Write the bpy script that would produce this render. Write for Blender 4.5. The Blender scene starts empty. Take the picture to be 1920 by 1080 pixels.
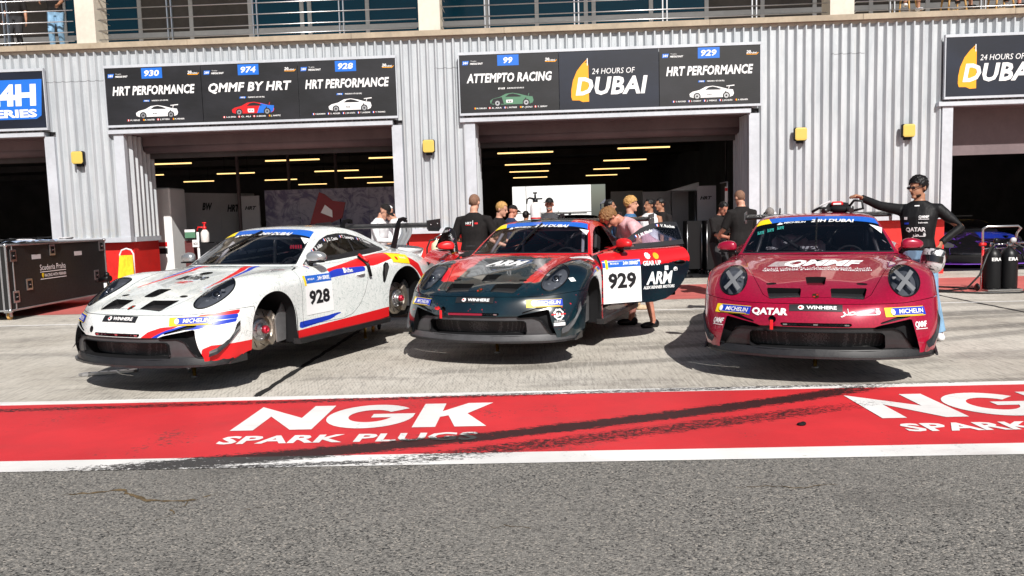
import bpy, bmesh, math, random
import numpy as np
from mathutils import Vector, Matrix
from mathutils.bvhtree import BVHTree
from mathutils import noise as mnoise
R = math.radians
random.seed(7)
SC = bpy.context.scene
COL = SC.collection

# ---------------------------------------------------------------- camera, world, sun, exposure
cam_d = bpy.data.cameras.new('camera')
cam = bpy.data.objects.new('camera', cam_d); COL.objects.link(cam)
SC.camera = cam
CH = 1.4957
pitch, roll, yaw = 0.0914946, 0.0291770, 0.0362156
cam_d.sensor_fit = 'HORIZONTAL'; cam_d.sensor_width = 36.0
cam_d.lens = 36.0 * 1450.0 / 1920.0
cam_d.clip_start = 0.05; cam_d.clip_end = 2000.0
fw = Vector((-math.sin(yaw) * math.cos(pitch), math.cos(yaw) * math.cos(pitch), -math.sin(pitch)))
r0 = Vector((math.cos(yaw), math.sin(yaw), 0)); u0 = r0.cross(fw)
rr = r0 * math.cos(roll) - u0 * math.sin(roll); uu = r0 * math.sin(roll) + u0 * math.cos(roll)
cam.matrix_world = Matrix(((rr.x, uu.x, -fw.x, 0), (rr.y, uu.y, -fw.y, 0), (rr.z, uu.z, -fw.z, CH), (0, 0, 0, 1)))

SUN_DIR = Vector((-0.33, 1.10, -1.0)).normalized()      # direction the light travels
sun_el = math.asin(-SUN_DIR.z)
to_sun = -SUN_DIR
world = bpy.data.worlds.new('World'); SC.world = world; world.use_nodes = True
wn = world.node_tree.nodes; wl = world.node_tree.links
sky = wn.new('ShaderNodeTexSky'); sky.sky_type = 'NISHITA'; sky.sun_disc = False
sky.sun_elevation = sun_el; sky.sun_rotation = math.atan2(to_sun.x, to_sun.y)
sky.air_density = 1.0; sky.dust_density = 1.6; sky.ozone_density = 1.0
wn['Background'].inputs[1].default_value = 0.05
wl.new(sky.outputs[0], wn['Background'].inputs[0])
sun_d = bpy.data.lights.new('sun', 'SUN'); sun_d.energy = 5.0; sun_d.angle = R(0.5); sun_d.color = (1.0, 0.965, 0.915)
sun = bpy.data.objects.new('sun', sun_d); COL.objects.link(sun)
sun.rotation_euler = SUN_DIR.to_track_quat('-Z', 'Y').to_euler()
vs = SC.view_settings; vs.view_transform = 'Standard'; vs.look = 'None'; vs.gamma = 1.0; vs.exposure = 0.3
vs.use_curve_mapping = False
SC.cycles.max_bounces = 8; SC.cycles.use_denoising = True

# ---------------------------------------------------------------- node helpers
class NX:
    """small expression builder over Math nodes"""
    nt = None
    def __init__(s, sock): s.s = sock
    @staticmethod
    def m(op, *a):
        n = NX.nt.nodes.new('ShaderNodeMath'); n.operation = op
        for i, v in enumerate(a):
            if isinstance(v, NX): NX.nt.links.new(v.s, n.inputs[i])
            else: n.inputs[i].default_value = float(v)
        return NX(n.outputs[0])
    def __add__(a, b): return NX.m('ADD', a, b)
    __radd__ = __add__
    def __sub__(a, b): return NX.m('SUBTRACT', a, b)
    def __rsub__(a, b): return NX.m('SUBTRACT', b, a)
    def __mul__(a, b): return NX.m('MULTIPLY', a, b)
    __rmul__ = __mul__
    def __truediv__(a, b): return NX.m('DIVIDE', a, b)
    def abs(a): return NX.m('ABSOLUTE', a)
    def min(a, b): return NX.m('MINIMUM', a, b)
    def max(a, b): return NX.m('MAXIMUM', a, b)
    def gt(a, b): return NX.m('GREATER_THAN', a, b)
    def step(a, lo, hi):                       # smooth 0..1 between lo and hi
        n = NX.nt.nodes.new('ShaderNodeMapRange'); n.interpolation_type = 'SMOOTHSTEP'
        NX.nt.links.new(a.s, n.inputs[0]); n.inputs[1].default_value = lo; n.inputs[2].default_value = hi
        return NX(n.outputs[0])

class Mat:
    def __init__(s, name, base=(0.5, 0.5, 0.5), rough=0.6, metal=0.0, coat=0.0, spec=0.5, emit=None, estr=0.0):
        s.m = bpy.data.materials.new(name); s.m.use_nodes = True
        s.nt = s.m.node_tree; s.b = s.nt.nodes['Principled BSDF']; NX.nt = s.nt
        s.b.inputs['Base Color'].default_value = (*base, 1); s.b.inputs['Roughness'].default_value = rough
        s.b.inputs['Metallic'].default_value = metal; s.b.inputs['Coat Weight'].default_value = coat
        s.b.inputs['Coat Roughness'].default_value = 0.03
        s.b.inputs['Specular IOR Level'].default_value = spec
        if emit: s.b.inputs['Emission Color'].default_value = (*emit, 1); s.b.inputs['Emission Strength'].default_value = estr
        s.co = None
    def node(s, t, **k):
        n = s.nt.nodes.new(t)
        for a, v in k.items(): setattr(n, a, v)
        return n
    def coord(s, kind='Object', scale=(1, 1, 1), rot=(0, 0, 0), attr=None):
        if attr: src = s.node('ShaderNodeAttribute', attribute_name=attr).outputs['Vector']
        elif kind == 'World': src = s.node('ShaderNodeNewGeometry').outputs['Position']
        else: src = s.node('ShaderNodeTexCoord').outputs[kind]
        mp = s.node('ShaderNodeMapping'); s.nt.links.new(src, mp.inputs[0])
        mp.inputs['Scale'].default_value = scale; mp.inputs['Rotation'].default_value = rot
        return mp.outputs[0]
    def xyz(s, co):
        n = s.node('ShaderNodeSeparateXYZ'); s.nt.links.new(co, n.inputs[0]); return [NX(o) for o in n.outputs]
    def noise(s, co, scale=5, detail=4, rough=0.55, dist=0.0):
        n = s.node('ShaderNodeTexNoise'); s.nt.links.new(co, n.inputs['Vector'])
        n.inputs['Scale'].default_value = scale; n.inputs['Detail'].default_value = detail
        n.inputs['Roughness'].default_value = rough; n.inputs['Distortion'].default_value = dist
        return NX(n.outputs[0])
    def voro(s, co, scale=5, feature='F1', out=0, rnd=1.0):
        n = s.node('ShaderNodeTexVoronoi'); n.feature = feature; s.nt.links.new(co, n.inputs['Vector'])
        n.inputs['Scale'].default_value = scale; n.inputs['Randomness'].default_value = rnd
        return NX(n.outputs[out])
    def mix(s, f, a, b):
        n = s.node('ShaderNodeMix', data_type='RGBA')
        for i, v in ((0, f), (6, a), (7, b)):
            if isinstance(v, NX): s.nt.links.new(v.s, n.inputs[i])
            elif isinstance(v, (tuple, list)): n.inputs[i].default_value = (*v, 1)
            elif isinstance(v, (int, float)): n.inputs[i].default_value = v
            else: s.nt.links.new(v, n.inputs[i])
        return n.outputs[2]
    def color(s, c): s.nt.links.new(c, s.b.inputs['Base Color']); return s
    def rough(s, c): s.nt.links.new(c.s, s.b.inputs['Roughness']); return s
    def bump(s, h, strength=0.3, dist=0.01):
        n = s.node('ShaderNodeBump'); n.inputs['Strength'].default_value = strength; n.inputs['Distance'].default_value = dist
        s.nt.links.new(h.s, n.inputs['Height']); s.nt.links.new(n.outputs[0], s.b.inputs['Normal']); return s

def weathered(name, base, rough=0.6, metal=0.0, var=0.15, scale=3.0, kind='World', dirt=None, coat=0.0, bump=0.0):
    m = Mat(name, base, rough, metal, coat)
    co = m.coord(kind); n = m.noise(co, scale, 6, 0.6); n2 = m.noise(co, scale * 9, 3, 0.6)
    lo = tuple(max(0, c * (1 - var)) for c in base); hi = tuple(min(1, c * (1 + var)) for c in base)
    c = m.mix((n * 0.7 + n2 * 0.3).step(0.3, 0.7), lo, hi)
    if dirt: c = m.mix(m.noise(co, scale * 2.3, 5, 0.7).step(0.55, 0.8) * dirt[1], c, dirt[0])
    m.color(c); m.rough((n2 * 0.3 + (rough - 0.15)))
    if bump: m.bump(n2, bump, 0.004)
    return m.m

# ---------------------------------------------------------------- mesh helpers
class MB:
    def __init__(s): s.v = []; s.f = []; s.m = []; s.mats = []; s.smooth = []
    def mi(s, mat):
        if mat not in s.mats: s.mats.append(mat)
        return s.mats.index(mat)
    def add(s, vs, fs, mat, smooth=False):
        o = len(s.v); s.v += [tuple(v) for v in vs]; k = s.mi(mat)
        for f in fs: s.f.append(tuple(i + o for i in f)); s.m.append(k); s.smooth.append(smooth)
        return s
    def box(s, lo, hi, mat, M=None, bev=0.0):
        x0, y0, z0 = lo; x1, y1, z1 = hi
        if bev > 0:
            b = bev; vs = []; 
            for (x, sx) in ((x0, 1), (x1, -1)):
                for (y, sy) in ((y0, 1), (y1, -1)):
                    for (z, sz) in ((z0, 1), (z1, -1)):
                        vs += [(x, y + sy * b, z + sz * b), (x + sx * b, y, z + sz * b), (x + sx * b, y + sy * b, z)]
            bm = bmesh.new()
            for v in vs: bm.verts.new(v)
            bmesh.ops.convex_hull(bm, input=bm.verts)
            bmesh.ops.dissolve_limit(bm, angle_limit=0.02, verts=bm.verts, edges=bm.edges)
            bm.verts.index_update(); V = [v.co.copy() for v in bm.verts]; F = [[v.index for v in f.verts] for f in bm.faces]; bm.free()
            if M: V = [M @ v for v in V]
            return s.add(V, F, mat)
        V = [Vector((x, y, z)) for x in (x0, x1) for y in (y0, y1) for z in (z0, z1)]
        if M: V = [M @ v for v in V]
        return s.add(V, [(0, 1, 3, 2), (4, 6, 7, 5), (0, 4, 5, 1), (2, 3, 7, 6), (0, 2, 6, 4), (1, 5, 7, 3)], mat)
    def tube(s, pts, r, mat, n=8, cap=True, closed=False):
        pts = [Vector(p) for p in pts]; rs = r if isinstance(r, (list, tuple)) else [r] * len(pts)
        V = []; F = []; N = len(pts); up = None
        for i, p in enumerate(pts):
            a = pts[(i - 1) % N] if (closed or i) else p; b = pts[(i + 1) % N] if (closed or i < N - 1) else p
            t = (b - a).normalized() if (b - a).length > 1e-9 else Vector((0, 0, 1))
            if up is None:
                up = t.cross(Vector((0, 0, 1)) if abs(t.z) < 0.9 else Vector((1, 0, 0))).normalized()
            else:
                up = (up - t * up.dot(t)); up = up.normalized() if up.length > 1e-6 else t.orthogonal().normalized()
            w = t.cross(up)
            for k in range(n):
                a_ = 2 * math.pi * k / n; V.append(p + (up * math.cos(a_) + w * math.sin(a_)) * rs[i])
        for i in range(N - 1 + (1 if closed else 0)):
            for k in range(n):
                i2 = (i + 1) % N; F.append((i * n + k, i * n + (k + 1) % n, i2 * n + (k + 1) % n, i2 * n + k))
        s.add(V, F, mat, True)
        if cap and not closed:
            o = len(s.v) - len(V); k = s.mi(mat)
            s.f.append(tuple(o + j for j in range(n))[::-1]); s.m.append(k); s.smooth.append(False)
            s.f.append(tuple(o + (N - 1) * n + j for j in range(n))); s.m.append(k); s.smooth.append(False)
        return s
    def lathe(s, prof, mat, n=24, M=None, smooth=True):      # prof: (radius, height) along local z
        V = []; F = []
        for (r, z) in prof:
            for k in range(n):
                a = 2 * math.pi * k / n; v = Vector((r * math.cos(a), r * math.sin(a), z)); V.append(M @ v if M else v)
        for i in range(len(prof) - 1):
            for k in range(n):
                F.append((i * n + k, i * n + (k + 1) % n, (i + 1) * n + (k + 1) % n, (i + 1) * n + k))
        if prof[0][0] > 1e-4: F.append(tuple(range(n))[::-1])
        if prof[-1][0] > 1e-4: F.append(tuple((len(prof) - 1) * n + k for k in range(n)))
        return s.add(V, F, mat, smooth)
    def ell(s, c, r, mat, n=14, m=9, M=None):
        V = []; F = []
        for i in range(m + 1):
            t = math.pi * i / m
            for k in range(n):
                a = 2 * math.pi * k / n
                v = Vector((c[0] + r[0] * math.sin(t) * math.cos(a), c[1] + r[1] * math.sin(t) * math.sin(a), c[2] + r[2] * math.cos(t)))
                V.append(M @ v if M else v)
        for i in range(m):
            for k in range(n): F.append((i * n + k, (i + 1) * n + k, (i + 1) * n + (k + 1) % n, i * n + (k + 1) % n))
        return s.add(V, F, mat, True)
    def prism(s, poly, d0, d1, mat, axes='xz'):              # polygon in a plane, extruded along the third axis
        ax = {'xz': lambda a, b, c: (a, c, b), 'yz': lambda a, b, c: (c, a, b), 'xy': lambda a, b, c: (a, b, c)}[axes]
        n = len(poly); V = [ax(a, b, d0) for a, b in poly] + [ax(a, b, d1) for a, b in poly]
        F = [tuple(range(n)), tuple(range(n, 2 * n))[::-1]] + [(i, i + n, (i + 1) % n + n, (i + 1) % n) for i in range(n)]
        return s.add(V, F, mat)
    def build(s, name, parent=None, loc=None, link=True, fixn=False):
        me = bpy.data.meshes.new(name); me.from_pydata(s.v, [], s.f)
        for m in s.mats: me.materials.append(m)
        me.polygons.foreach_set('material_index', s.m); me.polygons.foreach_set('use_smooth', s.smooth)
        if fixn:
            bm = bmesh.new(); bm.from_mesh(me); bmesh.ops.recalc_face_normals(bm, faces=bm.faces); bm.to_mesh(me); bm.free()
        me.update()
        o = bpy.data.objects.new(name, me)
        if link: COL.objects.link(o)
        if parent: o.parent = parent
        if loc: o.location = loc
        return o

def build_clusters(mb, name, parent, gap=.02):
    """separate stickers and words of one print layer: islands that lie close together become one object each"""
    n = len(mb.v); par = list(range(n))
    def find(a):
        while par[a] != a: par[a] = par[par[a]]; a = par[a]
        return a
    for f in mb.f:
        for q in f[1:]: par[find(f[0])] = find(q)
    box = {}
    for f in mb.f:
        k = find(f[0])
        for q in f:
            v = mb.v[q]; b = box.setdefault(k, [list(v), list(v)])
            for i in range(3): b[0][i] = min(b[0][i], v[i]); b[1][i] = max(b[1][i], v[i])
    ks = list(box); grp = {k: k for k in ks}
    def fg(a):
        while grp[a] != a: a = grp[a]
        return a
    for i, a in enumerate(ks):
        for b in ks[i + 1:]:
            A, B = box[a], box[b]
            if all(A[0][j] - gap < B[1][j] and B[0][j] - gap < A[1][j] for j in range(3)): grp[fg(a)] = fg(b)
    out = {}
    for f, m, sm in zip(mb.f, mb.m, mb.smooth): out.setdefault(fg(find(f[0])), []).append((f, m, sm))
    r = []
    for k, fs in out.items():
        o = MB(); ix = {}; o.mats = list(mb.mats)
        for f, m, sm in fs:
            for q in f:
                if q not in ix: ix[q] = len(o.v); o.v.append(mb.v[q])
            o.f.append(tuple(ix[q] for q in f)); o.m.append(m); o.smooth.append(sm)
        r.append(o.build(name, parent))
    return r
def tag(o, label=None, cat=None, group=None, kind=None):
    if label: o['label'] = label
    if cat: o['category'] = cat
    if group: o['group'] = group
    if kind: o['kind'] = kind
    return o
def empty(name, loc=(0, 0, 0), rz=0.0, label=None, cat=None, group=None):
    o = bpy.data.objects.new(name, None); COL.objects.link(o); o.location = loc; o.rotation_euler = (0, 0, rz)
    o.empty_display_size = 0.2
    return tag(o, label, cat, group)
def struct(o): o['kind'] = 'structure'; return o
def dup(o, parent=None):
    c = o.copy(); COL.objects.link(c)
    if parent: c.parent = parent
    for ch in [x for x in KIDS.get(o.name, [])]:
        k = dup(ch, c); KIDS.setdefault(c.name, []).append(k)
    return c
KIDS = {}
def reg(p, *ks): KIDS.setdefault(p.name, []).extend(ks)

# ---------------------------------------------------------------- text as flat triangles
_tc = {}
def text2d(s, h=1.0, bold=0.0, shear=0.0, wide=1.0, width=None, align='C', res=2, spacing=1.0):
    """triangles of a line of text: list of verts (x,y) and tris; cap height h; optionally fitted to a width"""
    key = (s, bold, shear, res, spacing)
    if key not in _tc:
        c = bpy.data.curves.new('lettering', 'FONT'); c.body = s; c.offset = bold; c.shear = shear; c.resolution_u = res
        c.space_character = spacing
        o = bpy.data.objects.new('lettering', c); me = o.to_mesh(); me.calc_loop_triangles()
        V = [(v.co.x, v.co.y) for v in me.vertices]; T = [tuple(t.vertices) for t in me.loop_triangles]
        o.to_mesh_clear(); bpy.data.objects.remove(o); bpy.data.curves.remove(c)
        _tc[key] = (V, T)
    V, T = _tc[key]
    if not V: return [], []
    x0 = min(v[0] for v in V); x1 = max(v[0] for v in V); y0 = min(v[1] for v in V); y1 = max(v[1] for v in V)
    capy = 0.69 + bold
    sy = h / capy; sx = sy * wide
    if width: sx = width / (x1 - x0)
    ox = {'C': (x0 + x1) / 2, 'L': x0, 'R': x1}[align]
    return [((x - ox) * sx, y * sy) for x, y in V], T

def flat_text(mb, s, mat, M, **k):
    V, T = text2d(s, **k)
    mb.add([M @ Vector((x, y, 0)) for x, y in V], T, mat)

def sdf_poly(poly, X, Y):
    """signed distance (negative inside) of points to a polygon, vectorised"""
    X = np.asarray(X); Y = np.asarray(Y); d = np.full(X.shape, 1e9); ins = np.zeros(X.shape, bool); n = len(poly)
    for i in range(n):
        ax, ay = poly[i]; bx, by = poly[(i + 1) % n]
        ex, ey = bx - ax, by - ay; wx, wy = X - ax, Y - ay
        t = np.clip((wx * ex + wy * ey) / (ex * ex + ey * ey + 1e-12), 0, 1)
        d = np.minimum(d, (wx - ex * t) ** 2 + (wy - ey * t) ** 2)
        c = ((ay > Y) != (by > Y)) & (X < (bx - ax) * (Y - ay) / ((by - ay) if by != ay else 1e-12) + ax)
        ins ^= c
    d = np.sqrt(d); return np.where(ins, -d, d)
# ---------------------------------------------------------------- materials
def mat_asphalt():
    m = Mat('asphalt', (0.06, 0.06, 0.06), 0.85); co = m.coord('World')
    big = m.noise(co, 0.5, 4, 0.6); fine = m.noise(co, 90, 3, 0.7)
    v = m.voro(co, 104, 'F1', 1); vd = m.voro(co, 104, 'F1', 0)
    n = m.node('ShaderNodeSeparateColor'); m.nt.links.new(v.s, n.inputs[0]); rnd = NX(n.outputs[0])
    c = m.mix(rnd, (0.07, 0.067, 0.062), (0.28, 0.265, 0.24))
    c = m.mix(rnd.gt(0.91), c, (0.34, 0.31, 0.27))
    c = m.mix(rnd.step(0.16, 0.05), c, (0.02, 0.02, 0.02))
    c = m.mix(fine.step(0.45, 0.75) * 0.45, c, (0.02, 0.019, 0.018))
    c = m.mix(big.step(0.35, 0.7) * 0.4, c, (0.20, 0.188, 0.17)); c = m.mix(m.noise(co, 0.8, 3, 0.5).step(0.58, 0.72) * 0.3, c, (0.05, 0.047, 0.044))
    c = m.mix(m.noise(co, 1.7, 6, 0.7, 0.5).step(0.6, 0.8) * 0.3, c, (0.035, 0.032, 0.03))
    drip = m.voro(co, 1.15, 'F1', 0); c = m.mix((1.0 - (drip + fine * 0.03).step(0.03, 0.075)) * 0.6, c, (0.02, 0.02, 0.02))
    hair = m.voro(m.coord('World', (1, 1.5, 1)), 0.55, 'DISTANCE_TO_EDGE', 0); wob = m.noise(co, 5, 5, 0.7)
    c = m.mix((1.0 - (hair + (wob - 0.5) * 0.06).abs().step(0.001, 0.006)) * wob.step(0.48, 0.56) * 0.6, c, (0.03, 0.026, 0.02))
    m.color(c); m.bump(vd * -1.0 + fine * 0.5, 0.7, 0.006); return m.m
def rubber_marks(m, co, x, y):
    """dark tyre streaks across the pit apron, as world-space lines with broken edges"""
    g = m.noise(m.coord('World', (5, 34, 5)), 1.0, 7, 0.8) * 0.72 + m.noise(m.coord('World', (.9, 1.6, 1)), 1.0, 4, 0.6) * 0.28
    t = None
    # y = a + b x + c x^2, half width, strength
    for a, b, c, w, st, x0, x1 in ((5.31, 0.335, 0.028, 0.15, 0.9, -2.7, 2.6), (4.99, 0.33, 0.01, 0.15, 0.5, -1.0, 2.3),
                                   (6.42, 0.045, 0.0, 0.08, 0.5, -7, 9), (4.76, 0.1, 0.01, 0.06, 0.55, -3.2, -0.6),
                                   (7.6, 0.15, 0.02, 0.16, 0.5, -0.6, 7), (8.3, 0.22, 0.0, 0.18, 0.6, 1.0, 9), (10.3, 0.08, 0.0, 0.28, 0.62, 1.0, 14), (9.4, 0.16, 0.0, 0.16, 0.5, 2.0, 9),
                                   (8.9, -0.03, 0.0, 0.14, 0.3, -9, 2), (11.6, 0.01, 0.0, 0.2, 0.3, -12, 14)):
        d = (y - (x * b + a + x * x * c)).abs() / w
        k = (g * 1.25 - d * 0.55).step(0.02, 0.42) * st * x.step(x0 - 0.8, x0 + 0.6) * (1.0 - x.step(x1 - 0.6, x1 + 0.8)) * (1.0 - d.step(1.0, 1.35))
        t = k if t is None else t.max(k)
    return t
def mat_concrete():
    m = Mat('broomed_concrete', (0.4, 0.37, 0.33), 0.85); co = m.coord('World'); x, y, z = m.xyz(co)
    big = m.noise(co, 0.55, 5, 0.6); med = m.noise(co, 4, 5, 0.65)
    w = m.noise(m.coord('World', (2.2, 1.2, 1)), 1.0, 3, 0.5); fn_ = m.noise(m.coord('World', (64, 8, 1), (0, 0, R(19))), 1.0, 3, 0.6)
    sn = NX.m('SINE', (x * 0.944 + y * 0.33) * 210.0 + w * 9.0); br = sn * 0.09 + fn_ * 0.8 + 0.1          # broom grooves
    c = m.mix(big.step(0.3, 0.7), (0.42, 0.385, 0.33), (0.56, 0.525, 0.465))
    c = m.mix(med.step(0.45, 0.75) * 0.35, c, (0.27, 0.245, 0.215))
    c = m.mix(br.step(0.50, 0.72) * 0.5, c, (0.15, 0.135, 0.12))
    drk = m.noise(m.coord('World', (0.55, 1.7, 1), (0, 0, R(-4))), 1.0, 5, 0.65)
    c = m.mix(drk.step(0.50, 0.66) * 0.5, c, (0.13, 0.12, 0.11))
    c = m.mix(rubber_marks(m, co, x, y) * 0.85, c, (0.035, 0.033, 0.032))
    gr = m.noise(m.coord('World', (44, 3.2, 1), (0, 0, R(19))), 1.0, 4, 0.7); c = m.mix((gr - 0.5).step(0.04, 0.10) * 0.38, c, (0.11, 0.10, 0.09)); c = m.mix((0.5 - gr).step(0.06, 0.13) * 0.4, c, (0.62, 0.58, 0.52))
    spots = m.voro(co, 2.3, 'F1', 0)
    c = m.mix((1.0 - spots.step(0.02, 0.07)) * 0.6, c, (0.05, 0.045, 0.04))
    m.color(c); m.bump(br * 0.8 + med * 0.5, 0.5, 0.006); return m.m
def mat_paint(name, base, wear=0.5, marks=0.95):
    m = Mat(name, base, 0.6, spec=0.4); co = m.coord('World'); x, y, z = m.xyz(co)
    g = m.noise(co, 70, 4, 0.75); big = m.noise(co, 1.2, 5, 0.6)
    c = m.mix(big.step(0.3, 0.7), tuple(k * 0.86 for k in base), tuple(min(1, k * 1.08) for k in base))
    c = m.mix(g.step(0.62, 0.78) * wear, c, tuple(k * 0.35 for k in base)); chip = m.noise(co, 26, 6, 0.8); c = m.mix((chip * 0.7 + m.noise(co, 1.6, 4, 0.6) * 0.5 - 0.6).step(0.10, 0.14) * wear * 1.3, c, (0.06, 0.05, 0.045)); c = m.mix(m.noise(m.coord('World', (.5, 2, 1)), 2.2, 6, 0.7).step(0.5, 0.8) * 0.22, c, (0.25, 0.09, 0.08))
    gg = m.noise(m.coord('World', (1, 2.2, 1)), 15, 5, 0.85); rm = rubber_marks(m, co, x, y)
    sp = m.noise(m.coord('World', (1, 2.8, 1)), 30, 3, 0.75); c = m.mix((gg * 0.7 + sp * 0.7 + rm * 0.34 - 0.55).step(0.27, 0.31) * rm.step(0.02, 0.2) * marks, c, (0.010, 0.009, 0.009))
    m.color(c); m.bump(g, 0.35, 0.004); return m.m
M_ASPH = mat_asphalt(); M_CONC = mat_concrete()
M_WHITE = mat_paint('white_road_paint', (0.78, 0.77, 0.75), 0.25); M_RED = mat_paint('red_road_paint', (0.60, 0.028, 0.035), 0.6)
M_REDF = mat_paint('faded_red_floor_paint', (0.52, 0.13, 0.115), 0.5, 0.3)
M_CRACK = Mat('bitumen_joint', (0.012, 0.012, 0.012), 0.7).m
M_CRACK2 = weathered('sand_filled_crack', (0.11, 0.075, 0.035), 0.9, var=0.6, scale=14)

def mat_steel_clad():
    m = Mat('corrugated_cladding', (0.5, 0.52, 0.55), 0.42, 0.15); co = m.coord('World'); x, y, z = m.xyz(co)
    n = m.noise(m.coord('World', (5, 5, 0.6)), 1.0, 5, 0.65); n2 = m.noise(co, 7, 4, 0.6)
    c = m.mix(n.step(0.3, 0.7), (0.385, 0.41, 0.435), (0.505, 0.525, 0.545))
    c = m.mix(m.noise(m.coord('World', (9, 9, 0.35)), 1.0, 5, 0.7).step(0.56, 0.78) * 0.4, c, (0.42, 0.38, 0.30))
    dust = (1.0 - (z + n * 0.6).step(1.3, 2.4)) * n2.step(0.4, 0.7)
    c = m.mix(dust * 0.5, c, (0.40, 0.36, 0.29))
    c = m.mix(n2.step(0.66, 0.78) * 0.25, c, (0.28, 0.28, 0.29))
    seam = (1.0 - (z - 4.73 + (n2 - 0.5) * 0.02).abs().step(0.006, 0.011)) * m.noise(m.coord('World', (.35, .1, .1)), 1.0, 1, 0.5).gt(0.5)
    c = m.mix(seam * 0.7, c, (0.12, 0.12, 0.13))
    m.color(c); m.rough(n2 * 0.35 + 0.28); m.bump(m.noise(m.coord('World', (3, 3, 1.6)), 1.0, 3, 0.5), 0.3, 0.03); return m.m
M_CLAD = mat_steel_clad()
M_TRIM = weathered('pale_trim_steel', (0.49, 0.515, 0.555), 0.45, 0.1, 0.1, 1.5)
M_CREAM = weathered('cream_wall', (0.60, 0.55, 0.47), 0.8, 0, 0.12, 1.2, dirt=((0.38, 0.32, 0.22), 0.6), bump=0.2)
M_BEIGE = weathered('beige_slab_edge', (0.36, 0.295, 0.215), 0.7, 0, 0.2, 1.6, dirt=((0.27, 0.19, 0.10), 0.6))
M_REDW = weathered('red_plinth_paint', (0.62, 0.016, 0.012), 0.55, 0, 0.12, 2.0, dirt=((0.35, 0.02, 0.015), 0.5))
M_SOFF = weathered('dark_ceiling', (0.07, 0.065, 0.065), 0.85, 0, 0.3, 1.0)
M_MAUVE = weathered('mauve_shutter_steel', (0.16, 0.12, 0.125), 0.6, 0.1, 0.15, 1.5)
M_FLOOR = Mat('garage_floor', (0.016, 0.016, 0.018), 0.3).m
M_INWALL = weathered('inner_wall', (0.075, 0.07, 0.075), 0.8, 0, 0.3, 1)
M_PANW = weathered('white_team_panel', (0.50, 0.485, 0.50), 0.5, 0, 0.06, 2)
M_WHITEP = weathered('white_panel', (0.78, 0.78, 0.77), 0.4, 0, 0.05, 2)
def mat_marble():
    m = Mat('marbled_team_wall', (0.4, 0.38, 0.45), 0.5); co = m.coord('World')
    n = m.noise(co, 2.2, 8, 0.7, 1.4); m.color(m.mix(n.step(0.42, 0.62), (0.60, 0.55, 0.66), (0.22, 0.19, 0.34))); return m.m
M_MARB = mat_marble()
M_BLK = Mat('black_plastic', (0.005, 0.005, 0.006), 0.4, spec=0.3).m
M_BLKM = Mat('black_matt', (0.007, 0.007, 0.008), 0.75, spec=0.2).m
M_CARB = weathered('satin_carbon', (0.014, 0.014, 0.015), 0.42, 0, 0.25, 6, 'Object', coat=0.2)
M_GREYP = weathered('grey_scuffed_plastic', (0.055, 0.055, 0.058), 0.42, 0, 0.22, 4, 'Object', dirt=((0.12, 0.115, 0.11), 0.5))
M_STEEL = Mat('brushed_steel', (0.55, 0.55, 0.56), 0.3, 1.0).m
M_ALU = weathered('worn_aluminium', (0.50, 0.50, 0.51), 0.4, 0.9, 0.15, 8, 'Object')
M_RAIL = Mat('stainless_rail', (0.62, 0.62, 0.63), 0.32, 1.0).m
M_CHR = Mat('chrome', (0.8, 0.8, 0.8), 0.12, 1.0).m
M_GOLD = Mat('brass_rod', (0.50, 0.30, 0.06), 0.3, 1.0).m
M_W = Mat('white_print', (0.80, 0.80, 0.80), 0.45).m
M_K = Mat('black_print', (0.012, 0.012, 0.014), 0.45).m
M_BLUE = Mat('sign_blue', (0.012, 0.11, 0.50), 0.4).m
M_BLUE2 = Mat('deep_blue', (0.012, 0.04, 0.42), 0.35).m
M_LBLUE = Mat('light_blue_print', (0.012, 0.14, 0.58), 0.45).m
M_YEL = Mat('yellow_print', (0.85, 0.62, 0.01), 0.45).m
M_ORG = Mat('orange_sail', (0.90, 0.36, 0.01), 0.45).m
M_R = Mat('red_print', (0.62, 0.012, 0.015), 0.4).m
M_GRN = Mat('teal_print', (0.03, 0.28, 0.25), 0.5).m
M_GREEN = Mat('green_print', (0.08, 0.20, 0.12), 0.5).m
def mat_poster(name, a, b):
    m = Mat(name, a, 0.45); co = m.coord('World'); n = m.noise(m.coord('World', (0.6, 1, 1.4)), 1.0, 4, 0.6); s = m.noise(m.coord('World', (6, 1, 120)), 1.0, 2, 0.5)
    c = m.mix(n.step(0.35, 0.7), a, b); c = m.mix(s.step(0.55, 0.75) * 0.35, c, tuple(k * 1.9 for k in b)); m.color(c); return m.m
M_POST = mat_poster('charcoal_poster', (0.007, 0.007, 0.008), (0.017, 0.017, 0.021))
M_NAVY = mat_poster('navy_poster', (0.004, 0.006, 0.014), (0.008, 0.012, 0.026))
M_LAMP = Mat('amber_lamp_lens', (0.62, 0.45, 0.10), 0.35).m
M_TUBE = Mat('lit_fluorescent_tube', (0.9, 0.7, 0.4), 0.5, emit=(1.0, 0.66, 0.25), estr=1.6).m
M_WOOD = weathered('stool_wood', (0.50, 0.28, 0.08), 0.5, 0, 0.2, 6)
M_RUB = Mat('black_rubber_hose', (0.01, 0.01, 0.01), 0.5).m
def mat_glass_dark(name, tint, rough=0.05):
    m = Mat(name, tint, rough, spec=0.6, coat=1.0); return m.m
def mat_windowblue():
    m = Mat('pane_with_sky_reflection', (0.002, 0.05, 0.095), 0.12, spec=0.3); return m.m  # blue of the reflected sky painted in as base colour
M_PANE = mat_windowblue()
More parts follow.
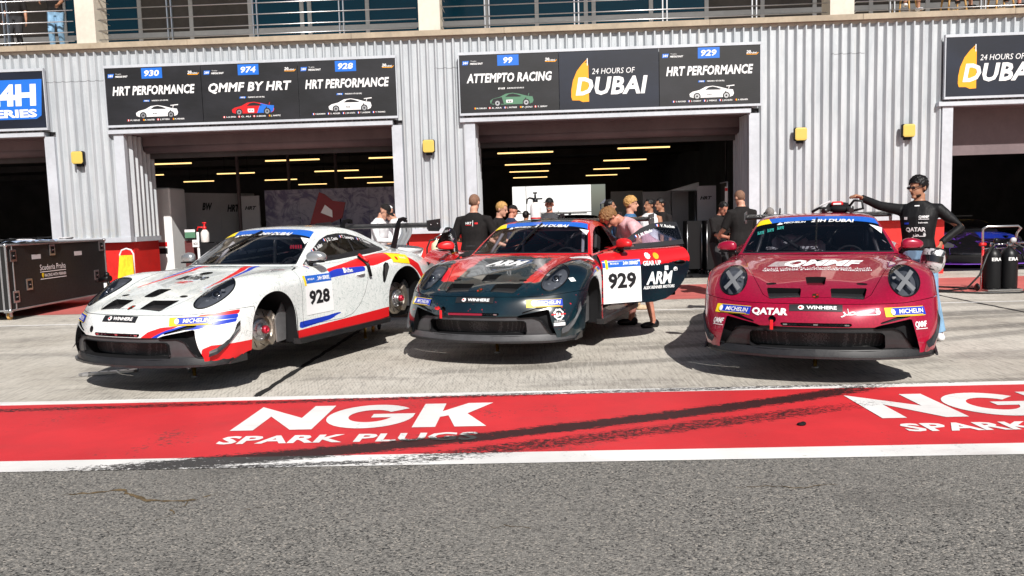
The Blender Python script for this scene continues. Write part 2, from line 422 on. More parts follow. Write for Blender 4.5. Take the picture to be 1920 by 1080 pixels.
def mat_seethrough(name, tint, alpha, rough=0.03):
    m = bpy.data.materials.new(name); m.use_nodes = True; nt = m.node_tree
    for n in list(nt.nodes): nt.nodes.remove(n)
    out = nt.nodes.new('ShaderNodeOutputMaterial'); t = nt.nodes.new('ShaderNodeBsdfTransparent'); t.inputs[0].default_value = (*tint, 1)
    g = nt.nodes.new('ShaderNodeBsdfGlossy'); g.inputs['Roughness'].default_value = rough; g.inputs[0].default_value = (1, 1, 1, 1)
    fr = nt.nodes.new('ShaderNodeFresnel'); fr.inputs[0].default_value = 1.5
    mx = nt.nodes.new('ShaderNodeMixShader'); nt.links.new(fr.outputs[0], mx.inputs[0]); nt.links.new(t.outputs[0], mx.inputs[1]); nt.links.new(g.outputs[0], mx.inputs[2])
    nt.links.new(mx.outputs[0], out.inputs[0]); return m
M_WS = mat_seethrough('windscreen_glass', (0.80, 0.80, 0.86), 0.5)
M_SG = mat_seethrough('side_glass', (0.80, 0.81, 0.90), 0.5)
M_LENS = mat_seethrough('headlight_lens', (0.72, 0.74, 0.78), 0.5, 0.06)
# ---------------------------------------------------------------- free-form car surfaces
def crom(P, n, axis):
    """Catmull-Rom subdivision of a control grid along an axis"""
    P = np.moveaxis(np.asarray(P, float), axis, 0); K = len(P)
    E = np.concatenate([[2 * P[0] - P[1]], P, [2 * P[-1] - P[-2]]]); out = []
    for i in range(K - 1):
        a, b, c, d = E[i:i + 4]
        for k in range(n):
            t = k / n
            out.append(0.5 * ((2 * b) + (c - a) * t + (2 * a - 5 * b + 4 * c - d) * t * t + (3 * b - a - 3 * c + d) * t ** 3))
    out.append(P[-1]); return np.moveaxis(np.array(out), 0, axis)

BODY = {  # streamlines from the bumper's lower edge over the car to the tail; x lateral, y back from the front axle
 9: [(0,-.985,.14),(0,-.985,.27),(0,-.98,.40),(0,-.925,.525),(0,-.82,.598),(0,-.55,.70),(0,-.3,.765),(0,0,.825),(0,.2,.865),(0,.37,.90),(0,1.0,.92),(0,1.5,.93),(0,2.0,.95),(0,2.4,.985),(0,2.8,.985),(0,3.15,.92),(0,3.42,.82),(0,3.50,.60)],
 8: [(.13,-.98,.14),(.14,-.982,.27),(.15,-.975,.40),(.16,-.92,.525),(.17,-.815,.598),(.18,-.55,.695),(.18,-.3,.76),(.19,0,.823),(.2,.21,.863),(.21,.385,.90),(.2,1.0,.92),(.2,1.5,.93),(.2,2.0,.95),(.2,2.4,.985),(.2,2.8,.982),(.2,3.15,.92),(.2,3.42,.82),(.2,3.50,.60)],
 7: [(.27,-.968,.14),(.29,-.97,.27),(.31,-.962,.40),(.33,-.905,.525),(.34,-.80,.595),(.35,-.55,.686),(.36,-.3,.75),(.38,0,.815),(.40,.25,.865),(.42,.44,.90),(.40,1.0,.92),(.40,1.5,.93),(.38,2.0,.95),(.36,2.4,.985),(.34,2.8,.975),(.32,3.15,.915),(.3,3.42,.815),(.3,3.49,.60)],
 6: [(.42,-.942,.14),(.45,-.945,.27),(.48,-.93,.40),(.50,-.868,.53),(.51,-.765,.595),(.53,-.55,.682),(.55,-.3,.765),(.57,0,.822),(.58,.28,.865),(.60,.53,.894),(.60,1.0,.91),(.58,1.5,.92),(.55,2.0,.945),(.5,2.4,.975),(.46,2.8,.965),(.42,3.15,.91),(.38,3.42,.81),(.37,3.48,.6)],
 5: [(.58,-.895,.14),(.62,-.90,.27),(.65,-.875,.40),(.67,-.785,.525),(.685,-.685,.60),(.70,-.50,.728),(.71,-.29,.826),(.72,0,.862),(.72,.3,.868),(.735,.60,.888),(.76,1.0,.895),(.75,1.5,.905),(.74,2.0,.94),(.72,2.4,.965),(.68,2.8,.94),(.62,3.15,.88),(.55,3.40,.79),(.54,3.46,.6)],
 4: [(.72,-.845,.14),(.76,-.845,.27),(.79,-.80,.40),(.80,-.70,.525),(.81,-.60,.61),(.825,-.43,.715),(.838,-.24,.808),(.84,0,.850),(.84,.3,.845),(.845,.62,.86),(.845,1.0,.855),(.85,1.5,.87),(.87,2.0,.91),(.875,2.4,.925),(.85,2.8,.885),(.78,3.15,.81),(.68,3.37,.72),(.66,3.42,.55)],
 3: [(.83,-.77,.14),(.87,-.755,.27),(.895,-.69,.40),(.91,-.585,.52),(.925,-.48,.60),(.94,-.34,.68),(.955,-.18,.745),(.958,0,.775),(.935,.3,.765),(.905,.62,.77),(.905,1.0,.77),(.915,1.5,.785),(.95,2.0,.825),(.967,2.4,.835),(.94,2.8,.79),(.87,3.1,.72),(.78,3.31,.64),(.76,3.35,.5)],
 2: [(.90,-.67,.14),(.93,-.635,.27),(.95,-.56,.38),(.965,-.46,.47),(.972,-.38,.54),(.98,-.27,.60),(.987,-.14,.64),(.988,0,.66),(.955,.3,.64),(.925,.62,.63),(.923,1.0,.62),(.93,1.5,.63),(.957,2.0,.67),(.978,2.4,.69),(.96,2.8,.64),(.90,3.08,.6),(.84,3.26,.55),(.82,3.29,.45)],
 1: [(.935,-.56,.14),(.955,-.53,.23),(.965,-.48,.30),(.975,-.41,.37),(.982,-.33,.43),(.988,-.24,.47),(.99,-.12,.49),(.99,0,.49),(.95,.3,.46),(.93,.62,.44),(.93,1.0,.42),(.935,1.5,.43),(.955,2.0,.46),(.972,2.4,.5),(.965,2.8,.46),(.92,3.06,.44),(.86,3.22,.42),(.85,3.25,.38)],
 0: [(.945,-.46,.14),(.955,-.45,.165),(.962,-.42,.18),(.968,-.36,.19),(.972,-.28,.20),(.975,-.2,.2),(.975,-.1,.2),(.975,0,.2),(.945,.3,.19),(.94,.62,.18),(.94,1.0,.18),(.945,1.5,.18),(.955,2.0,.2),(.96,2.4,.22),(.95,2.8,.25),(.90,3.02,.27),(.85,3.16,.3),(.84,3.19,.3)]}
def _sst(a, b, t): t = min(1, max(0, (t - a) / (b - a))); return t * t * (3 - 2 * t)
for _k in BODY:                                         # sweep the lower nose back towards its corners
    BODY[_k] = [(x, y + (.04 * _sst(.25, .7, x) * (1 - _sst(.90, .96, x)) * (1 - _sst(.46, .62, z)) if y < -.45 else 0), z) for x, y, z in BODY[_k]]
CABIN = [
 [(.775,.60,.872),(.775,.85,.885),(.77,1.12,.893),(.765,1.4,.90),(.757,1.7,.915),(.75,2.0,.94),(.725,2.3,.962),(.68,2.7,.95),(.62,3.05,.90)],
 [(.765,.605,.882),(.722,.86,.975),(.695,1.12,1.035),(.685,1.4,1.06),(.678,1.7,1.06),(.665,2.0,1.045),(.635,2.3,1.012),(.60,2.7,.972),(.56,3.05,.905)],
 [(.75,.612,.888),(.688,.87,1.045),(.622,1.13,1.165),(.600,1.4,1.208),(.587,1.7,1.198),(.572,2.0,1.155),(.55,2.3,1.085),(.52,2.7,.99),(.50,3.05,.91)],
 [(.735,.615,.893),(.66,.875,1.065),(.582,1.14,1.222),(.55,1.4,1.262),(.53,1.7,1.255),(.51,2.0,1.207),(.49,2.3,1.12),(.46,2.7,1.00),(.45,3.05,.912)],
 [(.60,.535,.897),(.535,.82,1.075),(.46,1.13,1.250),(.42,1.4,1.287),(.40,1.7,1.28),(.38,2.0,1.23),(.36,2.3,1.14),(.34,2.7,1.01),(.33,3.05,.915)],
 [(.33,.43,.903),(.29,.75,1.087),(.25,1.12,1.262),(.23,1.4,1.299),(.22,1.7,1.291),(.2,2.0,1.24),(.2,2.3,1.15),(.19,2.7,1.015),(.18,3.05,.92)],
 [(0,.385,.907),(0,.73,1.092),(0,1.12,1.266),(0,1.4,1.303),(0,1.7,1.295),(0,2.0,1.244),(0,2.3,1.153),(0,2.7,1.017),(0,3.05,.922)]]

class Surf:
    """polygons on a smooth car surface; can be cut along any signed function, keeping smooth normals"""
    def __init__(s, ctrl, nu, nv, part, mat):
        g = np.array(ctrl, float)                       # rows (outer -> centre) x stations
        ghost = g[-2].copy(); ghost[:, 0] *= -1
        full = np.concatenate([g, [ghost]])
        G = crom(full, nv, 0)[: (len(g) - 1) * nv + 1]; G = crom(G, nu, 1)
        G[-1, :, 0] = 0
        m = G[:-1][::-1].copy(); m[:, :, 0] *= -1
        G = np.concatenate([G, m]); nr, nc, _ = G.shape
        du = np.gradient(G, axis=1); dv = np.gradient(G, axis=0)
        N = np.cross(du, dv); N /= np.linalg.norm(N, axis=2, keepdims=True) + 1e-12
        c = G.reshape(-1, 3); ctr = np.array([0, 1.2, 0.35])
        if (N.reshape(-1, 3) * (c - ctr)).sum() < 0: N = -N; s.flip = True
        else: s.flip = False
        half = (nr - 1) / 2
        rv = half - np.abs(np.arange(nr) - half)
        U, Vv = np.meshgrid(np.arange(nc) / nu, rv / nv)
        s.V = [tuple(p) for p in c]; s.N = [tuple(p) for p in N.reshape(-1, 3)]
        s.UV = [tuple(p) for p in np.stack([U, Vv], -1).reshape(-1, 2)]
        s.F = []; s.T = []
        for i in range(nr - 1):
            for j in range(nc - 1):
                a = i * nc + j; q = (a, a + 1, a + nc + 1, a + nc)
                s.F.append(q if not s.flip else q[::-1]); s.T.append((part, mat))
        s.orient()
    def orient(s):
        k = len(s.F) // 3; a, b, c = [np.array(s.V[i]) for i in s.F[k][:3]]
        if np.dot(np.cross(b - a, c - a), s.N[s.F[k][0]]) < 0: s.F = [f[::-1] for f in s.F]
    def arrays(s):
        V = np.array(s.V); UV = np.array(s.UV); return V[:, 0], V[:, 1], V[:, 2], UV[:, 0], UV[:, 1]
    def cut(s, fn, new, sel=None):
        """fn(x,y,z,u,v)->signed values, negative inside. faces inside get tag new=(part,mat) (None keeps that entry; 'DROP' removes)"""
        val = fn(*s.arrays()); val = np.where(np.abs(val) < 1e-6, 1e-6, val)
        neg = val < 0; F2 = []; T2 = []; cache = {}; N = list(neg); extra = []
        def tagof(t): return (new[0] if new[0] else t[0], new[1] if new[1] else t[1])
        def cross(a, b):
            k = (a, b) if a < b else (b, a)
            if k not in cache:
                t = val[k[0]] / (val[k[0]] - val[k[1]]); p = lambda L: tuple(L[k[0]][q] + (L[k[1]][q] - L[k[0]][q]) * t for q in range(len(L[0])))
                s.V.append(p(s.V)); s.N.append(p(s.N)); s.UV.append(p(s.UV)); cache[k] = len(s.V) - 1
            return cache[k]
        for f, t in zip(s.F, s.T):
            if sel and not sel(t): F2.append(f); T2.append(t); continue
            c = sum(bool(neg[i]) for i in f)
            if c == 0: F2.append(f); T2.append(t); continue
            if c == len(f):
                if new != 'DROP': F2.append(f); T2.append(tagof(t))
                continue
            inn = []; out = []
            for a, b in zip(f, f[1:] + f[:1]):
                (inn if neg[a] else out).append(a)
                if neg[a] != neg[b]:
                    x = cross(a, b); inn.append(x); out.append(x)
            if len(out) > 2: F2.append(tuple(out)); T2.append(t)
            if len(inn) > 2 and new != 'DROP': F2.append(tuple(inn)); T2.append(tagof(t))
        s.F = F2; s.T = T2
    def line(s, fn, new, gap=0.0022, sel=None):
        """assign the inside to a new part, leaving a thin open gap along the boundary"""
        s.cut(lambda *a: fn(*a) + gap, new, sel)
        s.cut(lambda *a: fn(*a) - gap, 'DROP', sel)
    def build(s, parts, name, parent, offset=0.0, loc=None, onlymat=None, skin=0.0):
        idx = {}; V = []; N = []; F = []; MI = []; mats = []; CO = []
        for f, t in zip(s.F, s.T):
            if t[0] not in parts: continue
            g = []
            for i in f:
                if i not in idx:
                    idx[i] = len(V); n = Vector(s.N[i]); n.normalize(); N.append(n)
                    V.append(Vector(s.V[i]) + n * offset)
                g.append(idx[i])
            F.append(g); mm = onlymat or t[1]
            if mm not in mats: mats.append(mm)
            MI.append(mats.index(mm))
        if not F: return None
        nf = len(F); nv = len(V)
        if skin and M_INT not in mats: mats.append(M_INT)
        if skin:                                       # give the piece real thickness, with closed edges
            ed = {}
            for f in F:
                for a, b in zip(f, f[1:] + f[:1]): ed[(a, b)] = 1
            rim = [(a, b) for (a, b) in ed if (b, a) not in ed]
            V += [V[i] - N[i] * skin for i in range(nv)]; 
            F += [[i + nv for i in f][::-1] for f in F[:nf]]; MI += MI[:nf] if M_SG in mats else [mats.index(M_INT)] * nf
            for a, b in rim: F.append([b, a, a + nv, b + nv]); MI.append(mats.index(M_INT))
        me = bpy.data.meshes.new(name); me.from_pydata([tuple(v) for v in V], [], F)
        for m in mats: me.materials.append(m)
        me.polygons.foreach_set('material_index', MI); me.polygons.foreach_set('use_smooth', [True] * len(F))
        at = me.attributes.new('carco', 'FLOAT_VECTOR', 'POINT'); at.data.foreach_set('vector', [c for v in V for c in v])
        if loc:
            for v in me.vertices: v.co = v.co - Vector(loc)
        nn = N + [-n for n in N] if skin else N
        try:
            if not skin: me.normals_split_custom_set_from_vertices([tuple(n) for n in nn])
            else: me.set_sharp_from_angle(angle=0.6)
        except Exception: pass
        me.update()
        o = bpy.data.objects.new(name, me); COL.objects.link(o); o.parent = parent
        if loc: o.location = loc
        return o
    def recess(s, part, depth, floor, wall, name, parent, mb=None, direction=None):
        """close a cut-out region with a sunk floor and side walls"""
        V = []; idx = {}; F = []; ed = {}
        for f, t in zip(s.F, s.T):
            if t[0] != part: continue
            g = []
            for i in f:
                if i not in idx: idx[i] = len(V); V.append((Vector(s.V[i]), (Vector(direction) if direction else -Vector(s.N[i]).normalized()) * (depth(s.V[i]) if callable(depth) else depth)))
                g.append(idx[i])
            F.append(g)
            for a, b in zip(g, g[1:] + g[:1]): ed[(a, b)] = 1
        if not F: return None
        own = mb is None; mb = mb or MB(); n = len(V)
        mb.add([p + d for p, d in V], F, floor, True)
        W = [p for p, d in V] + [p + d for p, d in V]
        mb.add(W, [(b, a, a + n, b + n) for (a, b) in ed if (b, a) not in ed], wall)
        return mb.build(name, parent) if own else None

def clip_tris(V, T, cell):
    """cut flat triangles along a square grid so that they can follow a curved surface"""
    polys = [[tuple(V[i]) for i in t] for t in T]
    for ax in (0, 1):
        out = []
        for p in polys:
            lo = min(q[ax] for q in p); hi = max(q[ax] for q in p)
            k = math.floor(lo / cell) + 1; cur = p
            while k * cell < hi and cur:
                c = k * cell; a = []; b = []
                for q, r in zip(cur, cur[1:] + cur[:1]):
                    (a if q[ax] < c else b).append(q)
                    if (q[ax] < c) != (r[ax] < c):
                        t = (c - q[ax]) / (r[ax] - q[ax]); x = (q[0] + (r[0] - q[0]) * t, q[1] + (r[1] - q[1]) * t); a.append(x); b.append(x)
                if len(a) > 2: out.append(a)
                cur = b if len(b) > 2 else None; k += 1
            if cur: out.append(cur)
        polys = out
    return polys

class Decals:
    def __init__(s, surfs):
        V = []; F = []
        for su in surfs:
            o = len(V); V += [Vector(v) for v in su.V]; F += [[i + o for i in f] for f in su.F]
        s.bvh = BVHTree.FromPolygons(V, F)
    def put(s, mb, polys, mat, origin, right, up, lift=0.002):
        """polys in the (right, up) plane at origin, shot along -(right x up) onto the car"""
        o = Vector(origin); r = Vector(right).normalized(); u = Vector(up); u = (u - r * u.dot(r)).normalized(); n = r.cross(u).normalized()
        V = []; F = []; cache = {}
        for p in polys:
            g = []
            for q in p:
                k = (round(q[0], 5), round(q[1], 5))
                if k not in cache:
                    a = o + r * q[0] + u * q[1] + n * 0.35
                    h = s.bvh.ray_cast(a, -n, 1.5)
                    if h[0] is None: cache[k] = None
                    else:
                        nn = h[1] if h[1].dot(n) > 0 else -h[1]
                        V.append(h[0] + nn * lift + n * 0.0006); cache[k] = len(V) - 1
                g.append(cache[k])
            if None in g: continue
            g = [q for i, q in enumerate(g) if q != g[i - 1]]
            if len(g) > 2 and len(set(g)) == len(g): F.append(g)
        if F: mb.add(V, F, mat, True)
    def text(s, mb, txt, mat, origin, right, up, h, lift=0.0035, cell=0.05, **k):
        V, T = text2d(txt, h, **k)
        if V: s.put(mb, clip_tris(V, T, cell), mat, origin, right, up, lift)
    def rect(s, mb, w, h, mat, origin, right, up, lift=0.002, cell=0.04, skew=0.0, poly=None):
        P = poly or [(-w / 2, -h / 2), (w / 2, -h / 2), (w / 2 + skew, h / 2), (-w / 2 + skew, h / 2)]
        # triangulate as a fan of quads through the grid clipper
        T = [(0, i, i + 1) for i in range(1, len(P) - 1)]
        s.put(mb, clip_tris(P, T, cell), mat, origin, right, up, lift)
# ---------------------------------------------------------------- the three race cars
def mat_whitelivery():
    m = Mat('white_scribbled_paint', (0.74, 0.76, 0.75), 0.25, coat=1.0); co = m.coord(attr='carco')
    w = m.noise(co, 3.0, 5, 0.7, 1.0)
    a = m.node('ShaderNodeMapping'); m.nt.links.new(co, a.inputs[0]); a.inputs['Scale'].default_value = (7, 5, 6)
    n1 = m.noise(a.outputs[0], 1.0, 3, 0.6, 2.5); l1 = 1.0 - (n1 - 0.5).abs().step(0.004, 0.016)
    n2 = m.noise(co, 13, 2, 0.5, 3.0); l2 = 1.0 - (n2 - 0.48).abs().step(0.006, 0.022)
    n3 = m.noise(m.coord(attr='carco', scale=(18, 26, 5)), 1.0, 3, 0.6, 1.0); l3 = 1.0 - (n3 - 0.5).abs().step(0.008, 0.03)
    c = m.mix((l1 * 0.6).max(l2 * 0.5 * w.step(0.42, 0.62)).max(l3 * 0.45 * (1.0 - w.step(0.38, 0.58))), (0.76, 0.785, 0.77), (0.24, 0.33, 0.31))
    c = m.mix(w.step(0.5, 0.8) * 0.2, c, (0.60, 0.66, 0.65))
    m.color(c); m.rough(n2 * 0.12 + 0.18); return m.m
def mat_bluelivery():
    m = Mat('red_over_dark_teal_paint', (0.01, 0.05, 0.07), 0.25, coat=1.0); co = m.coord(attr='carco'); x, y, z = m.xyz(co)
    n = m.noise(co, 7, 7, 0.75, 0.6); n2 = m.noise(m.coord(attr='carco', scale=(8, 22, 22)), 1.0, 5, 0.7)
    ax = x.abs(); j = (n - 0.5) * 0.30 + (n2 - 0.5) * 0.10
    side = (z + j * 0.35 - 0.735).step(-0.004, 0.004) * (y - 0.30 + j).step(0.0, 0.02)
    # on the front: red wedge between the headlight and the hood, pointing forward; black centre of the hood
    wedge = (1.0 - (y - 0.42 + j).step(0, 0.01)) * (ax - 0.40 + (y + 0.55) * -0.02 + j * 0.5).step(0, 0.012) * (0.66 + y * 0.16 - ax + j * 0.35 + y.max(0) * 0.6).step(0, 0.012) * (y + 0.58 + j * 0.6).step(0, 0.02)
    wedge2 = (y - 0.20 + j - (0.72 - ax) * 0.6).step(0, 0.01) * (ax - 0.33 + j * 0.4).step(0, 0.012)
    spl = (m.noise(co, 24, 3, 0.6).step(0.70, 0.71)) * (1.0 - (y + 0.55).step(0, 0.15))
    roofk = (z - 1.0).step(0, 0.01) * (1.0 - (ax - 0.36 + j * 0.3).step(0, 0.01)) * (y - 1.0).step(0, 0.01)
    red = side.max(wedge).max(wedge2 * (z - 0.5).step(0, 0.01) * (1.0 - (ax - 0.80).step(0, 0.02))).max(spl).max((z - 0.93).step(0, 0.01)) * (1.0 - roofk)
    metal = m.noise(co, 3, 3, 0.5)
    c = m.mix(metal.step(0.3, 0.7), (0.0012, 0.007, 0.012), (0.003, 0.019, 0.027))
    lines = (n2 * 30.0); 
    c = m.mix(red, c, (0.60, 0.010, 0.014)); m.color(c); m.rough(n * 0.1 + 0.2); return m.m
def mat_redlivery():
    m = Mat('crimson_metallic_paint', (0.30, 0.003, 0.02), 0.3, 0.15, coat=1.0); co = m.coord(attr='carco')
    n = m.noise(co, 60, 2, 0.5); c = m.mix(n.step(0.3, 0.7), (0.29, 0.001, 0.024), (0.37, 0.002, 0.034)); m.color(c); return m.m
M_WL, M_BL, M_RL = mat_whitelivery(), mat_bluelivery(), mat_redlivery()
M_INT = Mat('inner_shell_black', (0.008, 0.008, 0.009), 0.8).m
M_MESH = None
def mat_grille():
    m = Mat('radiator_mesh', (0.04, 0.04, 0.04), 0.5); co = m.coord('Object'); v = m.voro(co, 95, 'DISTANCE_TO_EDGE', 0, 0.35)
    m.color(m.mix(v.step(0.05, 0.14), (0.09, 0.088, 0.085), (0.003, 0.003, 0.003))); m.bump(v, 0.8, 0.006); return m.m
M_MESH = mat_grille()
M_VENT = Mat('vent_plastic', (.022, .022, .024), .35).m
M_DISC = weathered('brake_disc_iron', (0.42, 0.37, 0.31), 0.4, 0.8, 0.2, 12, 'Object')
M_SILVER = Mat('silver_mirror_paint', (0.45, 0.46, 0.47), 0.3, 0.7, coat=0.6).m
M_HL = Mat('headlight_bowl', (0.20, 0.205, 0.22), 0.3, 0.4).m
M_TAPE = Mat('translucent_tape', (0.15, 0.155, 0.165), 0.5).m
M_RUBH = Mat('brake_hose', (.02, .02, .02), .5).m
M_NUT = Mat('red_anodised_nut', (0.60, 0.03, 0.06), 0.35, 0.6).m

ARCHF = (-0.015, 0.37, 0.325); ARCHR = (2.37, 0.385, 0.385)
def f_arch(yc, zc, r):
    def f(x, y, z, u, v):
        d = np.where(z > zc, np.hypot(y - yc, z - zc) - r, np.abs(y - yc) - r - np.clip(zc - z, 0, .3) * 0.08)
        return np.maximum(d, 0.62 - np.abs(x))
    return f
def fp(poly, a='x', b='z', extra=None, sym=False):
    def f(x, y, z, u, v):
        d = {'x': np.abs(x) if sym else x, 'y': y, 'z': z, 'u': u, 'v': v}
        r = sdf_poly(poly, d[a], d[b])
        if extra is not None: r = np.maximum(r, extra(x, y, z, u, v))
        return r
    return f
DLO = [(.675, .893), (.80, .965), (.95, 1.048), (1.13, 1.138), (1.3, 1.187), (1.5, 1.203), (1.7, 1.194), (1.95, 1.142), (2.18, 1.064), (2.34, .995), (2.28, .972), (1.9, .945), (1.3, .915), (.9, .902)]
DOOR = [(.425, .30), (1.1, .29), (1.28, .32), (1.42, .40), (1.53, .52), (1.60, .66), (1.615, .80), (1.60, .93), (.62, .93), (.55, .88), (.43, .86)]
HOOD = [(-.37, -.815), (.37, -.815), (.43, -.74), (.60, -.15), (.705, .44), (.715, .70), (-.715, .70), (-.705, .44), (-.60, -.15), (-.43, -.74)]
FRONTY = lambda lim: (lambda x, y, z, u, v: y - lim)

def car(name, pose, paint, label, style):
    """style: 'white', 'blue', 'red'"""
    root = empty('race_car', (pose[0], pose[1], pose[2]), pose[3], label, 'race car', 'race cars raised on air jacks in front of the garages')
    body = Surf([BODY[k] for k in range(10)], 9, 7, 'body', paint)
    cab = Surf(CABIN, 9, 7, 'cabin', paint)
    dec = Decals([body, cab])
    open_doors = style == 'blue'
    # --- holes
    body.cut(lambda x, y, z, u, v: np.maximum(np.maximum(np.abs(x) - .64, .62 + .28 * (np.abs(x) < .3) * 0 - y + (np.abs(x) < 9) * .10), y - 2.15), 'DROP')
    for A in (ARCHF, ARCHR): body.cut(f_arch(*A), 'DROP')
    inner = Surf([BODY[k] for k in range(10)], 4, 3, 'inner', M_INT)
    inner.cut(lambda x, y, z, u, v: np.maximum(np.maximum(np.abs(x) - .66, .70 - y), y - 2.2), 'DROP')
    for A in (ARCHF, ARCHR): inner.cut(f_arch(*A), 'DROP')
    inner.cut(lambda x, y, z, u, v: y - .30, 'DROP')
    body.cut(lambda x, y, z, u, v: np.maximum(np.hypot(np.abs(x) - .708, (z - .716) * 1.02) - .119, y + .12), ('headlight', None))
    # --- parts with shut lines
    L = lambda x, y, z, u, v: np.maximum(np.maximum(z - (.553 + .11 * np.clip((np.abs(x) - .68), 0, .3)), y + .30), -1)
    body.line(L, ('bumper', None), sel=lambda t: t[0] == 'body')
    body.line(fp(HOOD, 'x', 'y', lambda x, y, z, u, v: .5 - z), ('hood', None), sel=lambda t: t[0] == 'body')
    dr = fp(DOOR, 'y', 'z', lambda x, y, z, u, v: .6 - np.abs(x))
    body.line(dr, ('door', None), sel=lambda t: t[0] == 'body')
    if open_doors: inner.cut(lambda *a: dr(*a) + .02, 'DROP')
    # --- bumper openings
    isb = lambda t: t[0] in ('bumper', 'body')
    body.cut(fp([(-.735, .43), (-.49, .383), (-.45, .368), (.45, .368), (.49, .383), (.735, .43), (.80, .18), (.80, .05), (-.80, .05), (-.80, .18)], 'x', 'z', FRONTY(-.5)), ('frame', M_GREYP if style != 'red' else M_CARB), isb)
    isf = lambda t: t[0] == 'frame'
    duct = [(.80, .44), (.45, .372), (.45, .350), (.60, .352), (.665, .325), (.715, .245), (.755, .18), (.83, .18)]
    body.cut(fp(duct, 'x', 'z', sym=True), ('duct', None), isf)
    body.cut(fp([(-.505, .322), (.505, .322), (.53, .30), (.535, .20), (.50, .172), (-.50, .172), (-.535, .20), (-.53, .30)], 'x', 'z'), ('intake', None), isf)
    # light bar, tow eye, side slots
    body.cut(fp([(-.285, .402), (.285, .402), (.275, .372), (-.275, .372)], 'x', 'z', FRONTY(-.5)), ('lightbar', M_BLK), isb)
    body.cut(lambda x, y, z, u, v: np.maximum(np.hypot((x + .345), (z - .425) * 1.0) - .032, y + .5), ('tow', M_BLK), isb)
    body.cut(fp([(.49, .405), (.50, .392), (.72, .442), (.755, .47), (.68, .468), (.56, .425)], 'x', 'z', FRONTY(-.5), sym=True), ('slot', M_BLK), isb)
    # bonnet vents
    ish = lambda t: t[0] == 'hood'
    body.cut(fp([(.118, .662), (.408, .662), (.375, .582), (.125, .577)], 'x', 'z', FRONTY(-.4), sym=True), ('vent', M_BLK), ish)
    body.cut(fp([(-.088, -.40), (.088, -.40), (.072, -.60), (-.072, -.60)], 'x', 'y'), ('vent_centre', M_BLK), ish)
    body.cut(lambda x, y, z, u, v: np.hypot((np.abs(x) - .372) / 1.9, y + .535) - .026, ('latch', M_BLK), ish)
    body.cut(lambda x, y, z, u, v: np.hypot(x / 1.25, y - .12) - .058, ('cap', M_BLK), ish)
    # --- livery painted on the panels
    P = lambda poly, a, b, m, ex=None, sel=None, sym=False, S=body: S.cut(fp(poly, a, b, ex, sym), (None, m), sel or (lambda t: t[1] == paint or t[1] in (M_R, M_BLUE2)))
    if style == 'white':
        for sx in (1, -1):
            P([(.475 * sx, -.50), (.385 * sx, -.10), (.23 * sx, .45), (.33 * sx, .45), (.43 * sx, -.10)], 'x', 'y', M_R, lambda x, y, z, u, v: .55 - z)
            P([(.47 * sx, -.40), (.445 * sx, -.10), (.345 * sx, .45), (.42 * sx, .45), (.46 * sx, -.10)], 'x', 'y', M_BLUE2, lambda x, y, z, u, v: .55 - z)
        side = lambda x, y, z, u, v: .75 - x
        P([(.25, .262), (1.2, .285), (2.0, .312), (2.0, .1), (.25, .1)], 'y', 'z', M_R, lambda x, y, z, u, v: .75 - np.abs(x))
        P([(.36, .345), (.75, .350), (1.10, .368), (1.02, .335), (.86, .305), (.36, .275)], 'y', 'z', M_BLUE2, side)
        P([(.93, .835), (1.6, .905), (1.9, .935), (2.15, .945), (2.35, .925), (2.68, .78), (2.86, .55), (2.88, .40), (2.80, .40), (2.78, .55), (2.62, .70), (2.40, .815), (2.10, .872), (1.75, .815), (1.60, .82), (.93, .80)], 'y', 'z', M_R, lambda x, y, z, u, v: .70 - np.abs(x))
        P([(.94, .74), (1.575, .768), (1.585, .822), (1.08, .825), (.93, .80)], 'y', 'z', M_BLUE2, side)
        P([(.28, .36), (.36, .42), (.47, .455), (.70, .47), (.86, .50), (.86, .555), (.70, .55), (.99, .60), (.99, .54), (.60, .47)][:4] + [(.60, .48), (.60, .455), (.50, .425), (.42, .385), (.38, .36)], 'x', 'z', M_R, FRONTY(-.5))
        P([(.38, .36), (.42, .385), (.50, .425), (.62, .46), (.95, .50), (.95, .47), (.75, .43), (.60, .425), (.49, .40), (.43, .36)], 'x', 'z', M_BLUE2, FRONTY(-.3))
        P([(.72, .545), (.95, .575), (.95, .54), (.72, .528)], 'x', 'z', M_R, FRONTY(-.4)); P([(.72, .528), (.95, .54), (.95, .50), (.72, .50)], 'x', 'z', M_BLUE2, FRONTY(-.4))
        P([(.77, .10), (.80, .255), (.86, .285), (1.1, .285), (1.1, .10)], 'x', 'z', M_R, FRONTY(-.30))
        P([(-.93, .36), (-.97, .52), (-1.1, .52), (-1.1, .36)], 'x', 'z', M_BLUE2, FRONTY(-.30))
    # --- cabin: windscreen, sun strip, side and rear glass
    isc = lambda t: t[0] == 'cabin'
    ws = lambda x, y, z, u, v: np.maximum(np.maximum(3.10 - v, u - 2.0), .06 - u)
    cab.cut(ws, ('windscreen', M_WS), isc)
    isw = lambda t: t[0] == 'windscreen'
    strip = lambda x, y, z, u, v: (1.56 + .17 * np.clip((v - 3) / 3, 0, 1) ** .7) - u
    cab.cut(strip, ('strip', M_BLUE), isw)
    cab.cut(lambda x, y, z, u, v: x + .44 + (z - 1.2) * .8, (None, M_YEL), lambda t: t[0] == 'strip')
    cab.cut(lambda x, y, z, u, v: np.minimum(np.minimum(v - 3.18, u - .13), 9), (None, M_K), isw)
    dlo = fp(DLO, 'y', 'z', lambda x, y, z, u, v: v - 2.85)
    cab.cut(dlo, ('side_glass', M_K), isc)
    cab.cut(lambda *a: dlo(*a) + .055 - .03 * (a[2] < .94 + (a[1] > 1.6) * .03), (None, M_SG), lambda t: t[0] == 'side_glass')
